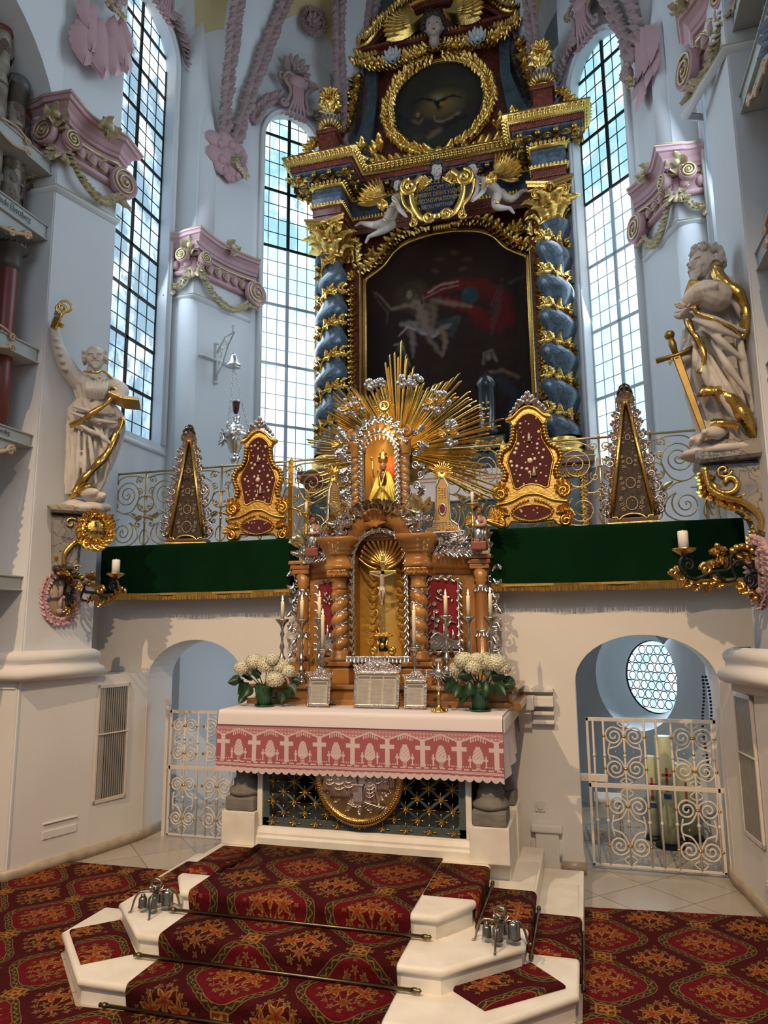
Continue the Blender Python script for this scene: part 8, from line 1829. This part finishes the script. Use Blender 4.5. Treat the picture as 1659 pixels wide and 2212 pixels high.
# ================================================================== STEPS, CARPETS, GATES
XS=-1.61
def spoly(fh,sh,y0,ys,yb): return [(XS-fh,y0),(XS+fh,y0),(XS+sh,ys),(XS+sh,yb),(XS-sh,yb),(XS-sh,ys)]
for i,(fh,sh,y0,ys,z) in enumerate(((1.0,1.49,3.42,3.89,.125),(.85,1.225,3.70,4.06,.25),(.77,.94,4.0,4.25,.375))):
    mb=MB(); P_=spoly(fh,sh,y0,ys,5.45); mb.add(slab(P_,z-.044,z)); mb.add(prism(offset(P_,-.022),z-.125,z-.03),None,True)
    solo(mb,'stone_step',STONE,('lowest','middle','top')[i]+' cream stone step in front of the altar','step','stone altar steps')
def carpet_mat(name,mode):
    m=newmat(name,(.2,.02,.02),.95,sheen=.0); nt=m.node_tree; b=nt.nodes['Principled BSDF']; b.inputs['Specular IOR Level'].default_value=.1
    g=nt.nodes.new('ShaderNodeNewGeometry'); sp=nt.nodes.new('ShaderNodeSeparateXYZ'); nt.links.new(g.outputs['Position'],sp.inputs[0])
    x,y,z=[E(nt,sp.outputs[i]) for i in range(3)]
    if mode==0: u,v=x,y+z
    else: u,v=y,(x-z)
    Wt,Ht=.60,.60
    nz=nt.nodes.new('ShaderNodeTexNoise'); nz.inputs['Scale'].default_value=70; nt.links.new(g.outputs['Position'],nz.inputs['Vector']); wob=(E(nt,nz.outputs[0])-.5)*.05
    U_=(u+.30)/Wt+wob*.4; V_=(v+.16)/Ht+wob*.4
    ax=U_.frac()-.5; ay=V_.frac()-.5; bx=(U_+.5).frac()-.5; by=(V_+.5).frac()-.5
    thA=ay.atan2(ax); rA=(ax*ax+ay*ay).sqrt()/((thA*4).cos()*.035+.395)
    isA=rA.lt(.93); nb=isA*-1+1
    lx=ax*isA+bx*nb; ly=ay*isA+by*nb; X=lx.abs()
    base=mixc(nt,rA.gt(.86),(.125,.006,.010),(.058,.006,.007))
    # stems
    stem=((X-.05-(ly*9+.6).sin()*.07).abs().lt(.005)*ly.abs().lt(.27)).max((X-.16-(ly*14).cos()*.05).abs().lt(.004)*ly.abs().lt(.17)).max(X.lt(.004)*ly.abs().lt(.22))
    base=mixc(nt,stem,base,(.24,.10,.025))
    col=base
    def fl(cx,cy,r,n,ph,c1,c2):
        nonlocal col
        dx=X-cx; dy=(ly-cy)*.93; d=(dx*dx+dy*dy).sqrt(); t=dy.atan2(dx)+ph; rr=((t*n).cos()*.30+.70)*r+((t*n*3).cos()*.07)*r
        mk=d.lt(rr); k=(d/rr)
        col=mixc(nt,mk,col,c1); col=mixc(nt,k.lt(.80)*k.gt(.2),col,c2); 
        if r>.05: col=mixc(nt,((t*n).cos().gt(.86))*k.lt(.75),col,(.22,.03,.015))
        col=mixc(nt,d.lt(r*.2),col,(.30,.02,.01) if r>.05 else (.08,.05,.02))
    G1,G2,O1,O2=(.30,.18,.05),(.16,.085,.025),(.25,.095,.02),(.33,.17,.04)
    fl(0,.10,.115,5,.31,O2,O1); fl(.135,.03,.098,5,.9,O2,O1); fl(0,-.14,.075,8,0,G1,G2); fl(.075,.215,.040,4,.4,G1,G2); fl(.0,.265,.036,5,.3,G1,O1)
    for cx,cy,r,n in ((.15,.155,.030,4),(.225,-.065,.032,4),(.105,-.10,.036,4),(.265,.03,.024,4),(.085,-.215,.036,5),(.0,-.265,.028,4),(.165,-.145,.026,4),(.20,.10,.018,4),(.0,.345,.020,4),(.40,.0,.030,4)): fl(cx,cy,r,n,.78,G1,G2)
    band=rA.gt(.86)*rA.lt(1.04); col=mixc(nt,band,col,(.034,.024,.013))
    sc=((rA-.95)+(thA*26).sin()*.035).abs().lt(.02)*band; col=mixc(nt,sc,col,(.20,.11,.03))
    ln=((rA-.865).abs().lt(.012)).max((rA-1.04).abs().lt(.010)); col=mixc(nt,ln,col,(.24,.11,.03))
    blk=(ax.abs()).lt(.085)*((ay.abs()-.5).abs().lt(.085)); col=mixc(nt,blk,col,(.11,.035,.012)); bl2=((ax.abs()-.075).abs().lt(.008)).max(((ay.abs()-.5).abs()-.075).abs().lt(.008))*blk; col=mixc(nt,bl2,col,(.30,.14,.04))
    dB=(ax*ax+(ay.abs()-.5)*(ay.abs()-.5)).sqrt(); tB=(ay.abs()-.5).atan2(ax); col=mixc(nt,dB.lt((tB*5).cos()*.015+.05),col,(.34,.15,.03)); col=mixc(nt,dB.lt(.018),col,(.12,.02,.01))
    mbk=nt.nodes.new('ShaderNodeMix'); mbk.data_type='RGBA'; mbk.blend_type='MULTIPLY'; mbk.inputs[0].default_value=1
    nt.links.new(col,mbk.inputs[6]); cl=nt.nodes.new('ShaderNodeMapRange'); cl.inputs[1].default_value=.3; cl.inputs[2].default_value=.7; cl.inputs[3].default_value=.72; cl.inputs[4].default_value=1.1; nt.links.new(nz.outputs[0],cl.inputs[0]); nt.links.new(cl.outputs[0],mbk.inputs[7])
    nt.links.new(mbk.outputs[2],b.inputs['Base Color'])
    n2=nt.nodes.new('ShaderNodeTexNoise'); n2.inputs['Scale'].default_value=320; nt.links.new(g.outputs['Position'],n2.inputs['Vector']); bp=nt.nodes.new('ShaderNodeBump'); bp.inputs['Strength'].default_value=.5; bp.inputs['Distance'].default_value=.004; nt.links.new(n2.outputs[0],bp.inputs['Height']); nt.links.new(bp.outputs[0],b.inputs['Normal'])
    return m
CA=carpet_mat('floral_carpet',0); CB=carpet_mat('floral_carpet_side',1)
def strip2(path,th):
    n=len(path); o=[]
    for i,(a,b) in enumerate(path):
        p0=V(path[max(0,i-1)]); p1=V(path[min(n-1,i+1)]); t=(p1-p0).normalized(); o.append((a-t.y*th*-1*-1,b+t.x*th*-1*-1) if 0 else (a+t.y*-th*-1*0+(-t.y)*th,b+t.x*th))
    return o
def runner(path,th,lo,hi,M):    # path in (run, height); thickness added on the outer side
    o=strip2(path,th); n=len(path); mb=MB(); v=[]
    for w in (lo,hi):
        for q in path: v.append((q[0],q[1],w))
        for q in o: v.append((q[0],q[1],w))
    m=2*n; f=[]
    for i in range(n-1):
        f+= [(n+i,n+i+1,m+n+i+1,m+n+i),(i+1,i,m+i,m+i+1)]
        f+= [(i,i+1,n+i+1,n+i),(m+i,m+n+i,m+n+i+1,m+i+1)]
    f+= [(0,n,m+n,m),(n-1,m+n-1,m+2*n-1,2*n-1)]
    mb.add((v,f),M); 
    # flip to outward by recalculation
    return mb
def nose(x,z,r=.02,s=1): return [(x+s*r*(1-math.sin(a)),z-r*(1-math.cos(a))) for a in (0,.5,1.05,PI/2)]
# path from the altar base forwards and down
fp=[(4.93,.377),(4.5,.377)]+[(4.0+.02-.02*math.sin(a),.377-.02+.02*math.cos(a)) for a in (0,.5,1.0,1.57)]+[(4.005,.33),(4.018,.262),(3.99,.252)]+[(3.70+.02-.02*math.sin(a),.252-.02+.02*math.cos(a)) for a in (0,.5,1.0,1.57)]+[(3.705,.2),(3.718,.135),(3.69,.127)]+[(3.42+.02-.02*math.sin(a),.127-.02+.02*math.cos(a)) for a in (0,.5,1.0,1.57)]+[(3.425,.08),(3.435,.012),(3.40,.008),(2.0,.006)]
fp=[(a,b) for a,b in fp]
mb=runner([(a,b) for a,b in fp][::-1],.010,-2.32,-.985,FR((0,0,0),(0,1,0),(0,0,1),(1,0,0)))
solo(mb,'stair_carpet',CA,'red floral carpet running down the middle of the altar steps','carpet')
sp_=[(-.5,.377),(.0,.377)]
def side(sgn):
    e=[(.94,.377),(1.225,.252),(1.49,.127)]; p=[(.635,.377)]
    for i,(x,z) in enumerate(e):
        p+=[(x-.02+.02*math.sin(a),z-.02+.02*math.cos(a)) for a in (0,.5,1.0,1.57)]; p+=[(x-.005,z-.05),(x-.012,z-.115)]
        if i<2: p+=[(x+.01,z-.125)]
    p+=[(1.50,.006)]
    M=FR((XS,0,0),(1,0,0),(0,0,1),(0,-1,0)) if sgn>0 else FR((XS,0,0),(-1,0,0),(0,0,1),(0,-1,0))
    mb=runner(p,.010,-4.83,-4.28,M); return mb
solo(side(1),'side_carpet',CB,'red floral carpet strip crossing the right side of the altar steps','carpet'); solo(side(-1),'side_carpet',CB,'red floral carpet strip crossing the left side of the altar steps','carpet')
mb=MB(); mb.add(prism([(-3.28,5.34),(-4.32,5.33),(-4.37,4.80),(-7,4.8),(-7,1.5),(-2.32,1.5),(-2.32,3.42),(-2.60,3.40),(-3.11,3.90),(-3.11,5.0)],.001,.012,.004),None,True); solo(mb,'floor_carpet',CA,'red floral carpet covering the floor left of the altar steps','carpet')
mb=MB(); mb.add(prism([(-.10,5.36),(1.03,5.47),(1.12,4.80),(4,4.8),(4,1.5),(-.985,1.5),(-.985,3.40),(-.62,3.40),(-.11,3.88)],.001,.012,.004),None,True); solo(mb,'floor_carpet',CA,'red floral carpet covering the floor right of the altar steps','carpet')
def pad(pts,lab,z=.127):
    q=[P(x,y,Z=z) for x,y in pts]; mb=MB(); mb.add(prism([(p.x,p.y) for p in q],z,z+.022,.010),None,True); solo(mb,'corner_mat',CB,lab,'carpet')
pad([(966,2133),(1047,2184),(1222,2135),(1148,2086)],'small loose piece of floral carpet on the right corner of the lowest step'); pad([(150,2015),(262,1993),(292,2060),(174,2084)],'small loose piece of floral carpet on the left corner of the lowest step')
ROD=newmat('tarnished_brass_rod',(.20,.155,.09),.35,1,.3,30)
def rod(lab,a,b):
    mb=MB(); a,b=V(a),V(b); d=(b-a).normalized(); mb.tube([tuple(a),tuple(b)],.0095,8)
    for e,s in ((a,-1),(b,1)): mb.add(lathe([(.0,-.0),(.013,.0),(.014,.02),(.009,.028),(.012,.04),(0,.05)],10),frame_to(e,d.orthogonal(),d*s)); 
    solo(mb,'stair_rod',ROD,lab,'stair rod','brass rods holding the stair carpet')
rod('brass rod across the carpet at the foot of the top step',(-2.40,3.985,.275),(-.915,3.985,.275)); rod('brass rod across the carpet at the foot of the middle step',(-2.42,3.685,.150),(-.905,3.685,.150)); rod('brass rod across the carpet at the very bottom of the picture',(-2.42,3.405,.030),(-.9,3.405,.030))
for x,z,n in ((XS+.94,.27,'top'),(XS+1.225,.145,'middle'),(XS+1.49,.022,'lowest')): rod('brass rod along the right side of the %s step'%n,(x+.015,4.22,z),(x+.015,4.86,z))
# stone plinth behind the steps on the right
mb=MB(); mb.bbox(-.66,-.10,4.9,5.75,0,.12,.01); mb.bbox(-.66,-.38,4.9,5.8,.12,.245,.01); solo(mb,'stone_plinth',STONE,'stepped stone plinth between the altar table and the right arch','plinth')
# altar bells
NICK=newmat('worn_nickel',(.42,.38,.32),.22,1,.5,30)
def bells(lab,px,py,z,rot):
    c=P(px,py,Z=z); root=empty('altar_bells',c,lab,'bells','sets of four altar bells',R(rot)); M=T(*c)@RZ(rot)@S(.88,.88,.80)
    for k,(x,y,s) in enumerate(((-.075,-.03,.9),(.0,-.05,1.0),(.075,.02,1.25),(-.01,.06,.9))):
        mb=MB(); mb.lathe([(.034*s,.035),(.036*s,.04),(.032*s,.05),(.030*s,.085*s+.02),(.024*s,.098*s+.02),(.0,.102*s+.02)],18,M@T(x,y,0)); mb.sph(x,y,.03,.008,M,2); mb.tube([(x,y,.1*s+.02),(x,y,.135)],.006,5,M); mb.lathe([(.014,.12*s+.0),(.016,.125),(0,.13)],10,M@T(x,y,0)); part(mb,'bell',NICK,root)
    mb=MB()
    for x,y in ((-.15,-.04),(.02,-.14),(.15,.06),(-.05,.14)): mb.tube([tuple(M@V(q)) for q in cs([(0,0,.135),(x*.6,y*.6,.14),(x*.85,y*.85,.10),(x,y,.012),(x*1.12,y*1.12,.008)],5)],.0065,6)
    mb.tube([(0,0,.13),(0,0,.17)],.01,6,M); mb.tube([(.035*math.cos(a),0,.195+.028*math.sin(a)) for a in [2*PI*k/12 for k in range(12)]],.010,6,M,closed=True)
    for a in (0,72,144,216,288): mb.add(LEAF,M@T(0,0,.15)@RZ(a)@S(.05))
    part(mb,'stand',BRONZ,root)
bells('set of four altar bells on the left end of the middle step',335,1968,.25,10); bells('set of four altar bells on the right end of the middle step',1082,2038,.25,-15)
# ---- gates
def gate(lab,x0,y,w,h,z0,panels,bars,post,flip):
    root=empty('iron_gate',(x0,y,z0),lab,'gate','white iron gates in the arches'); M=FACE(x0,y,z0)
    mb=MB(); fb=lambda a,b,c,d:mb.bbox(a,b,c,d,-.007,.007,.003,M)
    fb(0,w,h-.03,h); fb(0,w,0,.018); fb(-.03 if flip else 0,w+(.03 if not flip else 0),h*.52,h*.52+.035); fb(0,.022,0,h); fb(w-.022,w,0,h)
    for b in bars: mb.tube([(b,.01,0),(b,h-.01,0)],.009,6,M)
    for q in (h*.30,h*.74): 
        for b in bars: mb.sph(b,q,0,(.016,.02,.016),M,2)
    part(mb,'frame',IRONW,root)
    mb=MB(); X=w+.02 if not flip else -.045; mb.bbox(X,X+.035,-.05,h+.06,-.02,.02,.005,M); mb.bbox(X-.005,X+.04,h+.04,h+.10,-.024,.024,.006,M); part(mb,'post',IRONW,root)
    g=MB()
    for (c,hw) in panels:
        mb=MB()
        for zb_,zt_ in ((.02,h*.52),(h*.52+.035,h-.03)):
            H_=zt_-zb_; rr=min(hw*.46,H_*.15)
            for s in (-1,1):
                for (zc,d) in ((zb_+H_*.24,-1),(zt_-H_*.24,1)):
                    mb.tube([(c+s*hw*.5+x,zc+yy,0) for x,yy in sp2(0,0,rr,1.8,PI/2*d,-s*d)],.008,6,M)
                    mb.tube(cs([(c+s*hw*.5,zc+d*rr,0),(c+s*hw*.12,zc+d*rr*.6,0),(c+s*hw*.06,zc-d*rr*.2,0),(c+s*hw*.35,zc-d*H_*.16,0),(c+s*hw*.80,zc-d*H_*.22,0),(c+s*hw*.72,zc-d*H_*.40,0)],5),.0075,6,M)
                    mb.tube(cs([(c+s*hw*.06,zc+d*rr*1.0,0),(c+s*hw*.3,zc+d*rr*1.4,0),(c+s*.01,zc+d*H_*.24,0)],4),.006,5,M)
                    g.sph(c+s*hw,zc,0,(.018,.014,.016),M,2)
                g.sph(c+s*hw*.45,zb_+H_*.5,0,.011,M,2)
            for zc in (zb_+H_*.24,zt_-H_*.24): g.sph(c,zc,.0,(.024,.015,.018),M,2)
            g.sph(c,zb_+H_*.5,0,(.014,.012,.014),M,2)
        part(mb,'scroll_panel',IRONW,root)
    part(g,'collar',GOLDD,root)
    if not flip: mb=MB(); mb.bbox(-.06,.15,h*.52+.045,h*.52+.10,-.022,.012,.004,M); mb.bbox(-.10,-.0,h*.52+.06,h*.52+.075,-.01,.0,.002,M); part(mb,'lock',IRONW,root)
gate('white iron scrollwork gate in the left arch',-3.855,6.2,.99,1.13,.01,[(.16,.13),(.51,.15),(.86,.13)],[.30,.40,.51,.66,.72,.16],0,True)
gate('white iron scrollwork gate in the right arch',-.035,6.2,.975,1.13,.03,[(.29,.155),(.80,.155)],[.055,.135,.29,.445,.535,.645,.80,.945],0,False)
# ---- behind the right gate: large paschal candles, a shelf and a string of beads
CRM=newmat('pale_green_wax',(.50,.52,.32),.4)
def bigc(lab,px,pt,Y,r,sym):
    p=P(px,pt,Y=Y); c=V((p.x,Y,0.0)); root=empty('paschal_candle',c,lab,'large candle','large candles behind the right gate'); mb=MB(); mb.lathe([(r,.02),(r,p.z),(r*.9,p.z+.01),(0,p.z)],24,T(*c)); part(mb,'wax',CRM,root)
    mb=MB(); M=FACE(c.x,c.y-r-.002,p.z*.62); mb.bbox(-.01,.01,-.10,.10,-.004,.004,.001,M); mb.bbox(-.04,.04,.03,.05,-.004,.004,.001,M); part(mb,'red_emblem',LIPS,root)
    mb=MB(); mb.bbox(-.03,.03,-.16,-.12,-.006,.004,.001,M); part(mb,'blue_emblem',newmat('blue_wax',(.03,.04,.12),.5),root); mb=MB(); mb.lathe([(r*1.7,0),(r*1.5,.03),(r*1.2,.04),(0,.04)],16,T(*c)); part(mb,'stand',IRONB,root)
bigc('tall pale green candle behind the right gate',1432,1592,6.95,.075,1); bigc('shorter pale candle left of the tall one behind the right gate',1403,1635,7.15,.05,1); bigc('pale green candle behind the scrolls, right of the tall one',1475,1650,7.25,.085,1)
mb=MB(); mb.bbox(.0,.25,7.1,7.4,.30,.33,.01); [mb.tube([(x,y,0),(x,y,.3)],.012,5) for x in (.02,.23) for y in (7.12,7.38)]; mb.tube([(0.02,7.12,.6),(0.02,7.12,.3)],.01,5); solo(mb,'low_stand',IRONW,'low white metal stand on the floor behind the right gate','stand')
mb=MB(); a=P(1521,1462,Y=6.75)
for k in range(30):
    t=k/29; z=a.z-t*.85; 
    for s in (-1,1): mb.sph(a.x+s*(.012+.022*min(1,t*3))+.01*math.sin(t*9),6.75,z,(.014,.014,.012),None,2)
solo(mb,'bead_string',IRONB,'long string of black wooden beads hanging inside the right arch','beads')
# ---- heating grilles
def vent(lab,q,nb):
    a,b,c,d=[V(x) for x in q]; o=c; ux=(d-c).normalized(); w=(d-c).length; h=(a-c).length; n=ux.cross(V((0,0,1))).normalized(); M=FR(o,ux,(0,0,1),n)
    root=empty('wall_grille',o,lab,'ventilation grille','heating grilles in the side piers'); mb=MB(); e=.022
    mb.bbox(0,e,0,h,-.005,.014,.003,M); mb.bbox(w-e,w,0,h,-.005,.014,.003,M); mb.bbox(0,w,0,e*1.4,-.005,.014,.003,M); mb.bbox(0,w,h-e*1.4,h,-.005,.014,.003,M); mb.bbox(0,w,h*.57,h*.57+.012,.0,.018,.002,M); part(mb,'frame',IRONW,root)
    mb=MB(); mb.box(e,w-e,e,h-e,-.004,.002,M); part(mb,'dark_backing',DARK,root)
    mb=MB(); [mb.box(e+(w-2*e)*(k+.25)/nb,e+(w-2*e)*(k+.75)/nb,e,h-e,.002,.010,M) for k in range(nb)]; part(mb,'bars',newmat('grey_bars',(.36,.33,.29),.4,.3) if 'grey_bars' not in bpy.data.materials else bpy.data.materials['grey_bars'],root)
g1_,g2_=V((-4.152,5.50,0)),V((-4.062,5.83,0))
vent('tall metal heating grille in the left pier',[g1_+V((0,0,1.42)),g2_+V((0,0,1.40)),g1_+V((0,0,.42)),g2_+V((0,0,.42))],13)
m1,m2=V((1.052,5.37,0)),V((1.010,5.74,0)); vent('tall metal heating grille in the right pier',[m2+V((0,0,1.42)),m1+V((0,0,1.42)),m2+V((0,0,.45)),m1+V((0,0,.45))],13)
mb=MB(); q=V((-4.25,5.20,.30)); M=FACE(-4.235,5.22,.30,72); mb.bbox(-.15,.15,-.06,.0,-.01,.006,.003,M); mb.bbox(-.15,.15,.055,.065,-.01,.012,.003,M); solo(mb,'wall_hatch',PLASTW,'small plastered hatch low on the left pier','hatch')
# ---- sockets
WHP=newmat('white_plastic',(.65,.62,.57),.4)
def socket(lab,M):
    root=empty('power_socket',M.to_translation(),lab,'socket','power sockets'); mb=MB(); mb.bbox(-.04,.04,-.04,.04,0,.01,.003,M); mb.lathe([(.023,.01),(.026,.014),(.021,.014)],20,M); part(mb,'cover',WHP,root)
    mb=MB(); mb.lathe([(.021,.0105),(0,.0107)],16,M); [mb.sph(s*.009,0,.012,.003,M,2) for s in (-1,1)]; part(mb,'holes',newmat('socket_shadow_grey',(.22,.2,.18),.6),root)
q=P(1167,1741,Y=6.05); socket('white power socket on the pier left of the right arch',FACE(q.x,6.048,q.z)); socket('white power socket low on the right pier at the edge of the picture',FACE(1.055,5.36,.22,-82))
# ---- old altar and dark tabernacle glimpsed behind the railing
HA=empty('choir_altar',(-1.3,8.0,2.69),'high altar table with white cloth behind the right railing','altar'); mb=MB(); mb.bbox(-2.6,-.35,7.75,8.5,2.69,3.55,.01); part(mb,'block',GRNM,HA); mb=MB(); mb.bbox(-2.65,-.30,7.70,8.5,3.28,3.62,.006); part(mb,'cloth',CLOTH,HA); mb=MB(); mb.bbox(-2.65,-.30,7.694,7.702,3.50,3.51,.001); mb.bbox(-2.65,-.30,7.694,7.702,3.54,3.55,.001); part(mb,'orange_stripes',newmat('orange_stripe',(.50,.20,.08),.8),HA)
c=P(1052,880,Y=8.35); DT=empty('dark_tabernacle',(c.x,8.35,3.62),'black tabernacle with gilded details in front of the large painting','tabernacle')
EB=newmat('ebony',(.012,.012,.013),.25,coat=.4); mb=MB(); x=c.x
mb.bbox(x-.32,x+.32,8.2,8.5,3.62,3.95,.02); mb.bbox(x-.22,x+.22,8.25,8.5,3.95,4.15,.02); mb.lathe([(.15,4.15),(.17,4.2),(.13,4.25),(.12,4.75),(.15,4.80),(.1,4.9),(0,5.0)],8,T(x,8.36,0))
for s in (-1,1): mb.lathe([(.03,3.95),(.04,4.0),(.03,4.3),(.045,4.33),(0,4.4)],10,T(x+s*.28,8.3,0))
mb.bbox(-3.0,-.2,8.4,8.85,3.55,3.9,.02); part(mb,'ebony_case',EB,DT)
mb=MB(); garland(mb,[(x-.14,8.2,4.03),(x,8.2,4.0),(x+.14,8.2,4.03)],.09,(0,-1,0),.05,.3); [mb.sph(x+s*.28,8.27,4.36,.03) for s in (-1,1)]; [mb.sph(x+dx,8.23,4.4+dz,.02) for dx in (-.03,.03) for dz in (0,.07,.14)]; part(mb,'gilding',GOLDD,DT)
